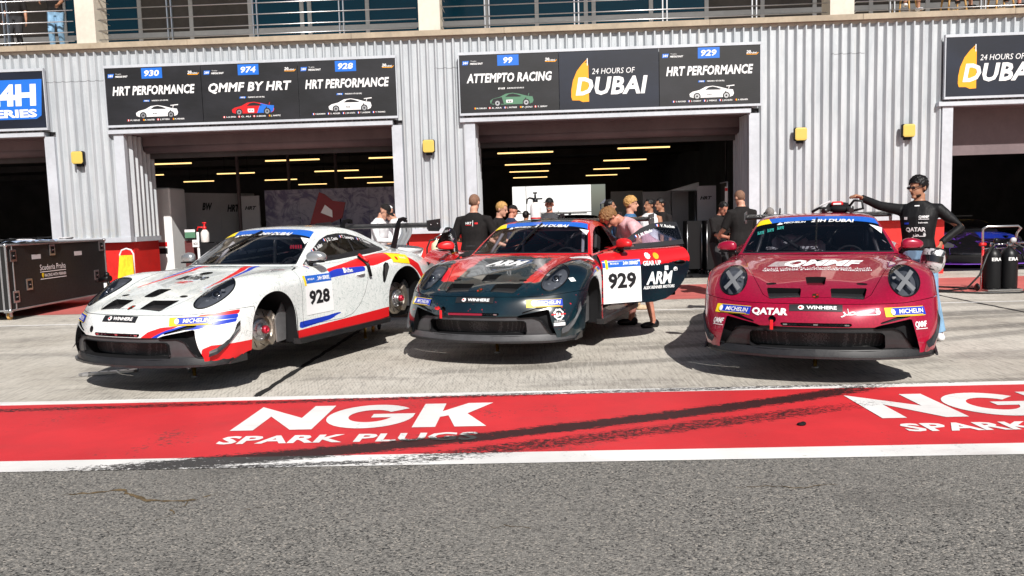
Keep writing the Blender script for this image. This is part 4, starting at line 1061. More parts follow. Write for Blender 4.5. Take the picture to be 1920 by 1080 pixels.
    if style == 'red':
        dec.text(dl, 'QATAR', M_W, (-.385, -1.0, .462), (.97, -.2, 0), (0, 0, 1), .052, .006, cell=.04, width=.30, bold=.045)
        dec.text(dl, '\uFEAE\uFEC4\u0640\u0640\u0640\u0640\u0640\uFED7', M_W, (.36, -1.0, .468), (.97, .2, 0), (0, 0, 1), .05, .006, cell=.04, width=.31, bold=.02)
        for s in (1, -1):
            dec.text(dl, 'QMMF', M_W, (s * .855, -.80, .36), (.70, s * .70, 0), (0, 0, 1), .045, .006, cell=.03, width=.12, bold=.03, shear=.3); dec.rect(dl, .12, .005, M_W, (s * .855, -.80, .345), (.7, s * .7, 0), (0, 0, 1), .006)
        dec.text(ht, 'QMMF', M_W, (.07, -.13, 1.2), F_, HU, .21, .004, width=.70, bold=.05, shear=.45)
        for q in range(7): dec.rect(ht, .20, .010, M_W, (-.33 + q * .010, -.12 + q * .026, 1.2), F_, HU, .004, skew=0)
        ar = '\uFE94\uFEF3\uFEAD\uFE8E\uFEE8\uFEDF\uFE8D \uFE95\uFE8E\uFE9F\uFE8D\uFEAD\uFEAA\uFEDF\uFE8D\uFEED \uFE95\uFE8D\uFEAD\uFE8E\uFEF4\uFEB4\uFEE0\uFEDF \uFEF1\uFEAE\uFEC4\uFED8\uFEDF\uFE8D \uFEA9\uFE8E\uFEA4\uFE97\uFEFB\uFE8D'
        dec.text(ht, ar, M_W, (0, -.235, 1.2), F_, HU, .06, .004, width=.92, bold=.005)
        dec.text(ht, 'QATAR MOTOR & MOTORCYCLE FEDERATION', M_W, (0, -.295, 1.2), F_, HU, .040, .004, width=.94, bold=.03)
    if style == 'white':
        dec.text(ht, 'kifae', M_K, (.03, -.19, 1.2), F_, HU, .15, .004, width=.32, bold=.012); dec.rect(ht, .05, .14, M_K, (-.16, -.12, 1.2), F_, HU, .004, skew=.02)
        dec.text(ht, 'HRT', M_R, (.03, -.33, 1.2), F_, HU, .08, .004, width=.17, bold=.03, shear=.4)
        dec.text(ht, 'CASELINER', Mat('maroon_print', (.25, .03, .04), .5).m, (.70, .26, 1.2), (1, .75, .05), (-.65, .75, .05), .032, .004, width=.24, bold=.02, shear=.2)
        rf = MB(); dec.text(rf, 'cexcontor', M_K, (-.05, 1.33, 1.8), F_, (0, 1, 0), .10, .004, width=.62, bold=.01)
        dec.text(rf, '24', M_ORG, (.36, 1.3, 1.8), F_, (0, 1, 0), .06, .004, bold=.02); rf.build('roof_lettering', root)
        yl = MB(); dec.rect(yl, .34, .11, M_YEL, (1.0, 2.28, .865), (0, 1, -.12), (0, 0, 1), .004); dec.text(yl, 'renault', M_W, (1.0, 2.33, .86), (0, 1, -.12), (0, 0, 1), .03, .006); dec.rect(yl, .1, .1, M_R, (1.0, 2.20, .872), (0, 1, 0), (0, 0, 1), .006, poly=[(.022 * math.cos(a), .022 * math.sin(a)) for a in [k * math.pi / 4 for k in range(8)]])
        yl.build('fender_sticker', root)
        st = MB()
        for q in (-.012, .012): st.tube([(.80, 1.62 + q, .93), (.93, 1.62 + q, .84), (.955, 1.63 + q, .70)], .012, M_BLK, 5)
        st.tube([(.81, 1.62, .95), (.93, 1.625, .87)], .018, M_R, 6); st.build('window_net_strap', root)
    if style == 'blue':
        dec.text(ht, 'ARM', M_W, (-.03, -.15, 1.2), F_, HU, .20, .004, width=.46, bold=.05, shear=.35)
        dec.text(ht, 'ALEX RENNER MOTORS', M_W, (-.05, -.20, 1.2), F_, HU, .026, .004, width=.38, bold=.03)
        dec.rect(ht, .24, .14, M_W, (.735, .33, 1.2), (1, .9, 0), (-.7, .8, 0), .004); dec.text(ht, 'PERFORMANCE', M_K, (.735, .33, 1.2), (1, .9, 0), (-.7, .8, 0), .03, .006, width=.2)
        dec.rect(dl, .06, .045, M_W, (.90, -.45, .70), (.5, .9, 0), (-.2, .2, 1), .004)
        rt = Vector((.70, .70, 0)); c0 = Vector((.86, -.78, .355))
        dec.text(dl, 'EA', M_W, c0, rt, (0, 0, 1), .035, .006, bold=.04)
        dec.rect(dl, .1, .1, M_W, c0 + Vector((0, 0, .02)), rt, (0, 0, 1), .004, poly=[((.05 + .008 * (k % 2)) * math.cos(a), (.05 + .008 * (k % 2)) * math.sin(a)) for k, a in enumerate([k * math.pi / 8 for k in range(16)])])
        dec.rect(dl, .1, .1, M_K, c0 + Vector((0, 0, .02)), rt, (0, 0, 1), .005, poly=[(.038 * math.cos(a), .038 * math.sin(a)) for a in [k * math.pi / 8 for k in range(16)]])
        dec.rect(dl, .15, .012, M_R, c0 + Vector((0, 0, .02)), rt, (0, 0, 1), .0055); dec.rect(dl, .12, .03, M_W, c0 + Vector((0, 0, -.075)), rt, (0, 0, 1), .004)
        dec.text(dl, 'EUROPEAN', M_W, c0 + Vector((0, 0, -.052)), rt, (0, 0, 1), .014, .005)
        dec.rect(dl, .05, .03, M_R, (-.42, -1, .435), F_, (0, 0, 1), .004, poly=[(-.035, -.012), (.01, -.012), (.01, -.022), (.04, 0), (.01, .022), (.01, .012), (-.035, .012)])
    if ht.f: build_clusters(ht, 'hood_lettering', hood, .012)
    build_clusters(dl, 'sticker', bum)
    sl = MB(); WU = (0, .62, .78)
    dec.text(sl, '24H DUBAI', M_W, (.16, .95, 1.218), (1, 0, 0), WU, .060, .006, cell=.04, width=.42, bold=.03, shear=.2)
    dec.text(sl, 'MICHELIN', M_W, (-.21, .95, 1.212), (1, 0, 0), WU, .03, .006, cell=.04, width=.22, bold=.03, shear=.2)
    dec.rect(sl, .05, .05, M_W, (-.36, .95, 1.215), (1, 0, 0), WU, .006, .03, poly=[(-.03, -.02), (.025, -.02), (.03, 0), (0, .025)])
    if style == 'red':
        for k in range(3):
            cx = -.545 + k * .098; 
            for (a, b, w, h) in ((0, .030, .062, .008), (0, -.030, .062, .008), (-.028, 0, .008, .06), (.028, 0, .008, .06), (0, 0, .04, .007), (0, 0, .007, .05), (.014, .014, .014, .014), (-.014, -.014, .014, .014)):
                dec.rect(sl, w, h, M_GRN, (cx + a, .9, 1.085 + .03 * k + b), (1, 0, .18), WU, .006)
        for s in (1,): dec.rect(sl, .08, .1, M_W, (.60, 1.0, 1.085), (1, 0, 0), WU, .006, poly=[(-.09, .05), (.02, -.09), (.03, .02)])
    else:
        dec.rect(sl, .08, .1, M_W, (.595, 1.0, 1.09), (1, 0, 0), WU, .006, poly=[(-.08, .05), (.025, -.05), (.03, .05)])
    build_clusters(sl, 'screen_lettering', wso)
    if style == 'white':
        rl = MB()
        for k in range(5): rl.box((.26 + k * .035, 1.10, 1.045), (.282 + k * .035, 1.11, 1.09), M_NUT, bev=.004)
        rl.build('net_buckles', root)
    return root
CARW = car('white', (-3.415, 7.59, .168, -.3786), M_WL, 'white race car number 928 with red and blue stripes and scribble artwork, wheels off', 'white')
CARB = car('blue', (-.334, 8.534, .156, -.3556), M_BL, 'dark teal and red race car number 929 standing with its doors open', 'blue')
CARR = car('red', (2.609, 7.386, .141, -.3383), M_RL, 'crimson race car lettered QATAR with taped crosses over its headlights', 'red')
# ---------------------------------------------------------------- ground
def sheet(name, pts, z, mat, parent=None):
    mb = MB(); mb.add([(x, y, z) for x, y in pts], [tuple(range(len(pts)))], mat); o = mb.build(name, parent)
    return o if parent else struct(o)
def rect(x0, y0, x1, y1): return [(x0, y0), (x1, y0), (x1, y1), (x0, y1)]
sheet('ground', rect(-400, -400, 400, 400), -.06, M_ASPH)
lane = sheet('pit_lane', rect(-60, -30, 60, 4.62), 0.0, M_ASPH)
apron = sheet('pit_apron', rect(-60, 4.58, 60, 17.75), -.012, M_CRACK)
xs = [-60, -27.5, -19, -10.6, -2.5, 6.6, 15, 23.5, 60]
slabm = {}
for a, b in zip(xs, xs[1:]):
    mb = MB(); mb.box((a + .014, 6.36, -.05), (b - .014, 17.70, .0), M_CONC); o = mb.build('concrete_slab', apron)
for jx in (-10.6, -2.5, 6.6):                           # smeared bitumen in the slab joints
    mb = MB(); rj = random.Random(int(jx * 10)); V = []
    for k in range(90):
        y = 6.56 + k * .12; w = .024 + .018 * rj.random(); o_ = rj.uniform(-.008, .008); V += [(jx - w + o_, y, .003), (jx + w + o_, y, .003)]
    mb.add(V, [(2 * i, 2 * i + 1, 2 * i + 3, 2 * i + 2) for i in range(89)], M_CRACK); mb.build('joint_seal', apron)
sheet('red_painted_strip', rect(-60, 4.81, 60, 6.40), .004, M_RED, apron)
sheet('lane_line', rect(-60, 4.59, 60, 4.81), .004, M_WHITE, lane)
sheet('lane_line', rect(-60, 6.40, 60, 6.53), .004, M_WHITE, apron)
sheet('thin_line', rect(-60, 11.88, 60, 11.95), .004, M_WHITE, apron)
sheet('faded_red_strip', rect(-60, 13.35, 60, 16.0), .004, M_REDF, apron)
def ngk(x0):
    mb = MB(); y0, y1 = 5.43, 6.13; H_ = y1 - y0; z = .008
    def P(pts): mb.add([(x0 + a, y0 + b * H_, z) for a, b in pts], [tuple(range(len(pts)))], M_WHITE)
    P([(0, 0), (.17, 0), (.17, .56), (.44, 0), (.60, 0), (.60, 1), (.43, 1), (.43, .47), (0, 1)])
    cx, cy, rx, ry = .96, .5, .335, .5; n = 28; outer = []; inner = []
    for k in range(n + 1):
        a = R(38) + (R(352) - R(38)) * k / n
        outer.append((cx + rx * math.cos(a), cy + ry * math.sin(a))); inner.append((cx + (rx - .165) * math.cos(a), cy + (ry - .24) * math.sin(a)))
    P(outer + [(1.293, .58), (.97, .58), (.97, .43), (1.12, .43)] + inner[::-1])
    P([(1.33, 0), (1.50, 0), (1.50, .40), (1.60, .46), (1.66, 0), (1.87, 0), (1.70, .53), (1.87, 1), (1.67, 1), (1.50, .62), (1.50, 1), (1.33, 1)][:3] + [(1.56, .46), (1.64, 0), (1.87, 0), (1.70, .53), (1.88, 1), (1.68, 1), (1.50, .64), (1.50, 1), (1.33, 1)])
    o = mb.build('painted_lettering', apron)
    mb = MB(); flat_text(mb, 'SPARK PLUGS', M_WHITE, Matrix.Translation((x0 + .93, 5.10, .008)), h=.185, width=1.80, bold=.035, spacing=1.04); mb.build('painted_lettering', apron)
ngk(-2.28); ngk(-2.28 + 4.67); ngk(-2.28 - 4.67)
# sand-filled cracks in the asphalt
def crack(pts, w):
    mb = MB(); rnd = random.Random(3); P = []
    for (a, b) in zip(pts, pts[1:]):
        n = max(2, int(math.hypot(b[0] - a[0], b[1] - a[1]) / .03))
        for k in range(n): t = k / n; P.append((a[0] + (b[0] - a[0]) * t + rnd.uniform(-.008, .008), a[1] + (b[1] - a[1]) * t + rnd.uniform(-.012, .012)))
    P.append(pts[-1]); V = []
    for i, p in enumerate(P):
        ww = w * (.35 + rnd.random()) * min(1, (i + 1) / 6, (len(P) - i) / 6); V += [(p[0], p[1] - ww / 2, .003), (p[0] + .004, p[1] + ww / 2, .003)]
    mb.add(V, [(2 * i, 2 * i + 2, 2 * i + 3, 2 * i + 1) for i in range(len(P) - 1)], M_CRACK2); mb.build('surface_crack', lane)
crack([(-2.74, 4.17), (-2.60, 4.19), (-2.42, 4.24), (-2.33, 4.14), (-2.21, 4.07), (-1.98, 4.03), (-1.92, 4.06), (-1.83, 4.18)], .028)
crack([(-1.95, 4.04), (-1.94, 3.98), (-1.99, 3.92), (-1.95, 3.86), (-2.0, 3.76)], .012)
crack([(-1.62, 3.9), (-1.5, 3.93)], .01); crack([(1.0, 4.1), (1.2, 4.13), (1.36, 4.09), (1.6, 4.14)], .008); crack([(-.3, 3.6), (-.2, 3.64), (-.05, 3.60)], .006)
mb = MB(); mb.ell((1.78, 5.30, .012), (.03, .022, .014), M_BLKM, 9, 5); mb.ell((1.80, 5.315, .012), (.02, .02, .016), M_BLKM, 7, 4)
tag(mb.build('rubber_lump'), 'small black lump of tyre rubber lying on the red painted strip', 'debris')

# ---------------------------------------------------------------- pit building
D = 17.0
bld = empty('pit_building', (0, 17, 0), 0, 'long pit garage building with corrugated grey cladding and a railed balcony', 'building')
bld.location = (0, 0, 0)
PITCH, PROT = .187, .074
def corr(x0, x1, z0, z1):
    fr = ((0, 0), (.46, 0), (.69, -PROT), (.83, -PROT), (.95, 0)); prof = []
    def yat(t):
        for (a, b), (c, d) in zip(fr, fr[1:] + ((1.0, 0),)):
            if a <= t <= c: return b + (d - b) * (t - a) / (c - a)
        return 0
    prof.append((x0, yat((x0 / PITCH) % 1)))
    k = math.floor(x0 / PITCH)
    while k * PITCH < x1:
        for a, b in fr:
            x = (k + a) * PITCH
            if x0 + .001 < x < x1 - .001: prof.append((x, b))
        k += 1
    prof.append((x1, yat((x1 / PITCH) % 1)))
    V = [(x, y, z) for z in (z0, z1) for x, y in prof]; m = len(prof)
    return V, [(i, i + 1, i + 1 + m, i + m) for i in range(m - 1)]
def clad(x0, x1, z0, z1, y=D, name='cladding_sheet'):
    w = PITCH * 6; k = math.floor(x0 / w)
    while k * w < x1:
        a, b = max(x0, k * w), min(x1, (k + 1) * w)
        if b - a > .01:
            V, F = corr(a, b, z0, z1); mb = MB(); mb.add(V, F, M_CLAD); mb.build(name, bld, (0, y + .0015 * (k % 2), 0))
        k += 1
def bx(name, lo, hi, mat, parent=bld, bev=0): mb = MB(); mb.box(lo, hi, mat, bev=bev); return mb.build(name, parent)
PIERS = [(-10.83, -9.05), (-3.12, -1.31), (4.55, 8.82), (14.77, 16.55)]
OPEN = [(-16.8, -10.83), (-9.05, -3.12), (-1.31, 4.55), (8.82, 14.77)]
xe = -18.7
for (a, b) in PIERS:
    clad(xe, a + .22, 3.66, 5.34); clad(a + .22, b - .22, 1.30, 5.34); xe = b - .22
clad(xe, 20.57, 3.66, 5.34)
for (a, b) in PIERS:
    for (p, q) in ((a, a + .22), (b - .22, b)): bx('corner_flashing', (p, D - .082, 1.30), (q, D + .05, 3.552), M_TRIM)
    bx('base_flashing', (a - .01, D - .10, 1.19), (b + .01, D + .10, 1.30), M_TRIM)
    bx('red_plinth', (a + .04, D + .10, 0), (b - .04, D + 1.25, 1.188), M_REDW)
    bx('pier_core', (a + .07, D + .06, 1.19), (b - .07, D + 1.25, 3.9), M_INWALL)
    # corrugated jambs running into the garages
    for s, xx in ((1, b), (-1, a)):
        V, F = corr(0, 1.12, 1.30, 3.56); mb = MB()
        mb.add([(xx - .05 * s + (-y) * s, D + .10 + x, z) for x, y, z in V], F, M_CLAD); mb.build('jamb_cladding', bld)
        bx('jamb_flashing', (min(xx - .06 * s, xx + .03 * s), D + .10, 1.19), (max(xx - .06 * s, xx + .03 * s), D + 1.25, 1.298), M_TRIM)
for (a, b) in OPEN:
    bx('door_header', (a - .32, D - .13, 3.56), (b + .03, D + .1, 3.652), M_TRIM)
    bx('header_soffit', (a, D + .1, 3.57), (b, D + .72, 3.62), M_MAUVE)
    low = 2.63 if a > 5 else 3.14
    if a > 5: bx('roller_shutter', (a, D + .72, low), (b, D + .78, 3.6), M_MAUVE); bx('shutter_rail', (a, D + .70, low - .06), (b, D + .80, low), M_MAUVE)
    else:
        bx('shutter_box', (a, D + .72, 3.36), (b, D + .78, 3.6), M_MAUVE)
        mb = MB(); mb.tube([(a, D + .86, 3.33), (b, D + .86, 3.33)], .13, M_MAUVE, 14); mb.build('rolled_shutter', bld)
        bx('shutter_lintel', (a, D + 1.0, 3.10), (b, D + 1.15, 3.32), M_SOFF); bx('shutter_lintel', (a, D + 1.3, 3.16), (b, D + 1.36, 3.22), M_MAUVE)
bx('slab', (-30, D - .02, 5.34), (30, D + 3.6, 5.50), M_CREAM)
for k, (a, b) in enumerate([(-19, -14.6), (-14.6, -11.02), (-11.02, -7.47), (-7.47, -3.9), (-3.9, -.62), (-.62, 3.72), (3.72, 6.9), (6.9, 10.02), (10.02, 14), (14, 18)]):
    bx('slab_edge_trim', (a + .004, D - .14, 5.40), (b - .004, D - .02, 5.515), M_BEIGE)
for (a, b) in ((-17.35, -16.9), (-9.94, -9.51), (-2.45, -1.99), (6.25, 6.75), (14.2, 14.66)): bx('balcony_pillar', (a, D - .05, 5.525), (b, D + .45, 8.45), M_CREAM)
# upper glazing
GY = D + 3.3
mull = [-20, -18.2, -16.4, -14.6, -13.4, -12.2, -11.4, -10.2, -8.85, -7.3, -5.95, -5.75, -4.25, -2.8, -1.2, .1, 1.35, 1.55, 3.0, 4.4, 5.8, 7.1, 8.5, 9.9, 11.3, 12.6, 14, 16, 18, 20]
for a, b in zip(mull, mull[1:]):
    bx('window_pane', (a + .03, GY + .03, 5.56), (b - .03, GY + .05, 8.4), M_SOFF if (a > 3 or -10.5 < a < -8.8 or a < -13) and a < 12 else M_PANE)
    bx('window_mullion', (b - .05, GY, 5.50), (b + .05, GY + .08, 8.4), M_TRIM)
    bx('window_rail', (a + .052, GY + .005, 6.42), (b - .052, GY + .075, 6.54), M_TRIM); bx('window_sill', (a + .052, GY + .005, 5.50), (b - .052, GY + .075, 5.56), M_BLKM)
bx('upper_slab', (-30, D - .2, 8.45), (30, 39, 8.8), M_CREAM); bx('upper_wall', (-30, GY + .1, 5.5), (30, GY + .25, 8.45), M_INWALL)
# inside of the garages
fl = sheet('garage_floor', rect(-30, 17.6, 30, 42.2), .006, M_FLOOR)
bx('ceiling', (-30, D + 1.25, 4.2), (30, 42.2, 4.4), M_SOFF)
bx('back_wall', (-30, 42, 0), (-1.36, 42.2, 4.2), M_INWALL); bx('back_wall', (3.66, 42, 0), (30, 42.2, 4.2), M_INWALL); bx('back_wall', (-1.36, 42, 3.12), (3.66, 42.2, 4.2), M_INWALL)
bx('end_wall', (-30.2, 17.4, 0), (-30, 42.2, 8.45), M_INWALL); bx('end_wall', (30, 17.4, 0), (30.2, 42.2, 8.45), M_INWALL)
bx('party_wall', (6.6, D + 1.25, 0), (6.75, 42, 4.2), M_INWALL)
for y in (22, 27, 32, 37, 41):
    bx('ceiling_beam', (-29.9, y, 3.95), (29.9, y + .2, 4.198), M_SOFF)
for i, (x, y) in enumerate(((-8.65, 22.3), (-7.45, 23.2), (-6.2, 23.9))):
    mb = MB(); mb.tube([(x, y, 0), (x, y, 4.2)], .05, M_MAUVE, 10); mb.build('steel_post', bld)
# railing
rail = empty('balcony_railing', (0, D - .02, 5.525), 0, 'stainless balcony railing with five thin horizontal bars and paired posts', 'railing')
RY = D - .0
posts = [-17.1, -15.2, -13.4, -11.52, -7.88, -6.0, -4.12, -.98, .93, 2.80, 4.68, 7.55, 9.42, 11.3, 13.1]
mbp = None
for x in posts:
    for dx in (-.045, .045):
        mb = MB(); mb.box((x + dx - .012, RY - .025, 0), (x + dx + .012, RY + .025, 1.12), M_RAIL); o = mb.build('post', rail); o.location = (0, -(D - .02), .0)
spans = [(-16.85, -10.0), (-9.45, -2.5), (-1.94, 6.2), (6.8, 14.15)]
for a, b in spans:
    for h in (.07, .26, .49, .725, .955): 
        mb = MB(); mb.tube([(a, RY - .03, h), (b, RY - .03, h)], .011, M_RAIL, 6); o = mb.build('bar', rail); o.location = (0, -(D - .02), 0)
    mb = MB(); mb.tube([(a, RY - .03, 1.14), (b, RY - .03, 1.14)], .026, M_RAIL, 8); o = mb.build('handrail', rail); o.location = (0, -(D - .02), 0)
    for xx in (a, ):
        mb = MB(); 
        for h in (.07, .26, .49, .725, .955): mb.tube([(xx + .0, RY - .03, h), (xx, RY + .45, h)], .009, M_RAIL, 5)
        o = mb.build('return_bar', rail); o.location = (0, -(D - .02), 0)
# screws along the cladding
mb = MB()
for k in range(210):
    x = -18.6 + k * PITCH + .05
    mb.box((x - .009, D - .008, 5.055), (x + .009, D - .001, 5.073), M_BLKM)
for z_, st in ((3.72, 2), (4.9, 1), (2.35, 2)):
    for k in range(0, 210, st):
        x = -18.6 + k * PITCH + .05
        if z_ > 3.6 and not any(a < x < b for a, b in PIERS): continue
        if z_ < 3.6 and not any(a + .25 < x < b - .25 for a, b in PIERS): continue
        mb.box((x - .009, D - .008, z_), (x + .009, D - .001, z_ + .018), M_BLKM)
o = mb.build('fixing_screws', bld); o['kind'] = 'stuff'

# ---------------------------------------------------------------- wall lamps
for i, (x, l) in enumerate(((-10.06, 'square amber wall lamp on the cladding between the left and white car garages'), (-2.32, 'square amber wall lamp on the narrow pier behind the middle car'), (5.61, 'square amber wall lamp on the wide cladding, left of two'), (7.86, 'square amber wall lamp on the wide cladding above the man in black'))):
    r_ = empty('wall_lamp', (x, D - .075, 3.07), 0, l, 'wall lamp', 'amber lamps on the cladding')
    mb = MB(); mb.box((-.13, -.10, -.14), (.13, .0, .14), M_BLK, bev=.02); mb.box((-.07, -.06, -.19), (.07, .02, -.13), M_BLK, bev=.01); mb.build('housing', r_)
    mb = MB(); mb.box((-.122, -.135, -.132), (.122, -.10, .132), M_LAMP, bev=.03); mb.build('lens', r_)
# ---------------------------------------------------------------- fluorescent tubes
def tube_light(x, y, L=1.75, label=''):
    r_ = empty('fluorescent_tube', (x, y, 3.5), 0, label, 'ceiling light', 'lit fluorescent tubes under the garage ceilings')
    mb = MB(); mb.box((-L / 2, -.04, .03), (L / 2, .04, .075), M_BLKM); mb.box((-L / 2 - .02, -.03, -.03), (-L / 2, .03, .05), M_BLKM); mb.box((L / 2, -.03, -.03), (L / 2 + .02, .03, .05), M_BLKM)
    mb.tube([(-L * .3, 0, .07), (-L * .3, 0, .70)], .008, M_BLKM, 4); mb.tube([(L * .3, 0, .07), (L * .3, 0, .70)], .008, M_BLKM, 4); mb.build('batten', r_)
    mb = MB(); mb.tube([(-L / 2, 0, 0), (L / 2, 0, 0)], .022, M_TUBE, 8); mb.build('tube', r_)
ordn = ['front', 'second', 'third', 'fourth']
for r_i in range(4):
    tube_light(-.35, (24.6, 30.1, 34.9, 40.2)[r_i], 1.75, f'yellowish lit tube lamp in the {ordn[r_i]} row, left side of the middle garage')
    tube_light(3.3, (24.2, 29.4, 34.7, 40.1)[r_i], 1.6, f'yellowish lit tube lamp in the {ordn[r_i]} row, right side of the middle garage')
    tube_light(-7.75 - .1 * r_i, (24.6, 30.4, 35.5, 40.7)[r_i], 1.75, f'yellowish lit tube lamp in the {ordn[r_i]} row, centre of the white car garage')
    tube_light(-11.7, (24.5, 30.0, 35.3, 40.3)[r_i], 1.5, f'yellowish lit tube lamp in the {ordn[r_i]} row, left of centre in the white car garage')
tube_light(-4.6, 24.8, 1.5, 'yellowish lit tube lamp cut by the right post of the white car garage'); tube_light(-15.0, 29.5, 1.4, 'yellowish lit tube lamp at the far left of the white car garage, nearer one'); tube_light(-15.2, 34.6, 1.4, 'yellowish lit tube lamp at the far left of the white car garage, farther one')
tube_light(-13.3, 23.0, .8, 'lit tube lamp in the dark garage at the left edge'); tube_light(12.9, 24.0, 1.3, 'lit tube lamp in the dark garage at the right edge, nearer one'); tube_light(14.8, 24.2, 1.3, 'lit tube lamp in the dark garage at the right edge, beside the nearer one'); tube_light(10.9, 27.5, .9, 'short lit tube lamp close to the door edge of the right garage')

# ---------------------------------------------------------------- signs
def sign(x0, x1, label, panels, ledge=True):
    s = empty('garage_sign', (x0, D - .17, 3.74), 0, label, 'sign', 'signs over the garage doors')
    W = x1 - x0; H_ = 1.215
    mb = MB(); mb.box((-.02, -.012, -.05), (W + .02, .06, -.002), M_TRIM); mb.box((-.02, -.012, H_ + .002), (W + .02, .06, H_ + .06), M_TRIM); mb.box((-.02, -.008, -.0), (-.001, .06, H_), M_TRIM); mb.box((W + .001, -.008, 0), (W + .02, .06, H_), M_TRIM)
    mb.build('frame', s)
    n = len(panels); w = W / n
    for k, p in enumerate(panels):
        mb = MB(); mb.box((k * w + .006, 0, .003), ((k + 1) * w - .006, .03, H_ - .003), M_NAVY if p[0] != 'team' else M_POST)
        po = mb.build('poster', s)
        lt = MB(); LY = [-.004]
        def M_(x, z, dy=0): return Matrix.Translation((k * w + x * w, -.004 - dy, z * H_)) @ Matrix.Rotation(R(90), 4, 'X')
        def pg(pts, mat, dy=0): lt.add([(k * w + a * w, -.003 - dy, b * H_) for a, b in pts], [tuple(range(len(pts)))], mat)
        if p[0] == 'team':
            _, num, team, colr, cls, drv = p
            pg([(.385, .80), (.60, .80), (.60, .985), (.385, .985)], M_LBLUE); flat_text(lt, num, M_W, M_(.4925, .845, .002), h=.12, width=.155 * w * (.6 if len(num) < 3 else 1), bold=.03, shear=.15)
            flat_text(lt, team, M_W, M_(.50, .525), h=.185, width=.86 * w, bold=.035, shear=.2, spacing=1.05)
            pg([(.03, .83), (.085, .83), (.10, .90), (.035, .90)], M_LBLUE); flat_text(lt, '24H', M_W, M_(.063, .845, .002), h=.05, width=.05 * w, bold=.03, shear=.15)
            flat_text(lt, 'MIDDLE EAST', M_W, M_(.175, .835), h=.035, width=.13 * w, bold=.04, shear=.2); flat_text(lt, 'Trophy', M_W, M_(.145, .885), h=.022, width=.06 * w)
            flat_text(lt, '20', M_W, M_(.885, .86), h=.06, width=.045 * w, bold=.03, shear=.2); flat_text(lt, 'Dubai', M_W, M_(.93, .855), h=.035, width=.07 * w, bold=.02)
            for (a, b) in (((.865, .84), (.965, .825)),): pg([(a[0], a[1]), (b[0], b[1] + .01), (.985, .87), (.978, .872), (b[0] - .004, .845), (a[0], a[1] + .012)], M_ORG)
            pg([(.385, .395), (.45, .395), (.455, .425), (.39, .425)], M_LBLUE if cls[0] == '9' else M_W); flat_text(lt, cls, M_W if cls[0] == '9' else M_K, M_(.42, .399, .002), h=.028, width=.045 * w, bold=.03)
            flat_text(lt, 'PORSCHE 911 GT3 CUP (992)' if team[0] != 'A' else 'AUDI R8 LMS GT3 EVO II', M_W, M_(.56, .40), h=.026, width=.17 * w, bold=.03)
            # little side view of the car
            body_ = [(.305, .15), (.30, .20), (.33, .235), (.40, .262), (.46, .315), (.53, .328), (.60, .305), (.68, .265), (.73, .255), (.74, .19), (.73, .15), (.70, .13), (.34, .13)]
            c1, c2 = {'w': (M_W, M_W), 'r': (M_R, M_LBLUE), 'g': (M_GREEN, M_GRN)}[colr]
            pg(body_, c1); 
            if colr == 'r': pg([(.56, .131), (.70, .131), (.73, .16), (.738, .255), (.68, .263), (.60, .30)], c2, .001); pg([(.47, .145), (.53, .145), (.53, .21), (.47, .21)], M_W, .0015)
            if colr == 'g': pg([(.31, .15), (.33, .23), (.42, .26), (.44, .14)], M_K, .001)
            pg([(.455, .262), (.49, .305), (.53, .316), (.57, .30), (.62, .268), (.60, .258)], M_K, .0015); pg([(.645, .20), (.66, .24), (.667, .24), (.66, .20)], M_K, .0015)
            pg([(.685, .268), (.69, .268), (.70, .32), (.692, .32)], c1); pg([(.665, .322), (.745, .335), (.745, .318), (.665, .31)], M_K if colr != 'w' else M_W, .001)
            for cx in (.375, .665):
                pg([(cx + .036 * math.cos(a), .155 + .062 * math.sin(a)) for a in [q * math.pi / 8 for q in range(16)]], M_K, .002)
                pg([(cx + .024 * math.cos(a), .155 + .042 * math.sin(a)) for a in [q * math.pi / 8 for q in range(16)]], M_ALU, .0025)
                pg([(cx + .010 * math.cos(a), .155 + .018 * math.sin(a)) for a in [q * math.pi / 4 for q in range(8)]], M_K, .003)
            pg([(.465, .16), (.53, .16), (.53, .21), (.465, .21)], M_W, .002); flat_text(lt, num, M_K, M_(.497, .17, .003), h=.03, width=.045 * w, bold=.03)
            n_ = len(drv); tot = .15 * n_ + .02
            for q, (fc, nm) in enumerate(drv):
                cx = .5 - tot / 2 + (q + .5) * tot / n_
                cols = {'F': (M_BLUE2, M_W, M_R), 'D': (M_K, M_R, M_YEL), 'Q': (M_R, M_W, M_R), 'X': (M_R, M_W, M_R)}[fc]
                for j, cm in enumerate(cols): pg([(cx - .062 + j * .008, .062), (cx - .054 + j * .008, .062), (cx - .054 + j * .008, .092), (cx - .062 + j * .008, .092)], cm)
                flat_text(lt, nm, M_W, M_(cx + .02, .064), h=.030, width=.10 * w, bold=.02)
        elif p[0] == 'dubai':
            sail = [(.285, .86), (.235, .78), (.18, .66), (.14, .50), (.122, .34), (.12, .22), (.13, .16), (.20, .155), (.235, .125), (.298, .13), (.296, .75)]
            pg(sail, M_ORG); pg([(.283, .875), (.291, .875), (.291, .75), (.283, .75)], M_W, .001); pg([(.262, .80), (.281, .835), (.281, .795)], M_K, .0015)
            flat_text(lt, '24 HOURS OF', M_W, M_(.545, .60), h=.115, width=.43 * w, shear=.18)
            flat_text(lt, 'DUBAI', M_W, M_(.525, .255, .002), h=.36, width=.72 * w, bold=.035, shear=.18, spacing=1.05)
        elif p[0] == 'series':
            pg([(.35, .16), (.90, .16), (.955, .22), (.985, .86), (.33, .86)], M_LBLUE)
            flat_text(lt, '24H', M_W, M_(.64, .42, .002), h=.44, width=.56 * w, bold=.05, shear=.05); flat_text(lt, 'SERIES', M_W, M_(.64, .20, .002), h=.165, width=.54 * w, bold=.045, shear=.0)
        build_clusters(lt, 'print', po, .06)
F_ = 'F'
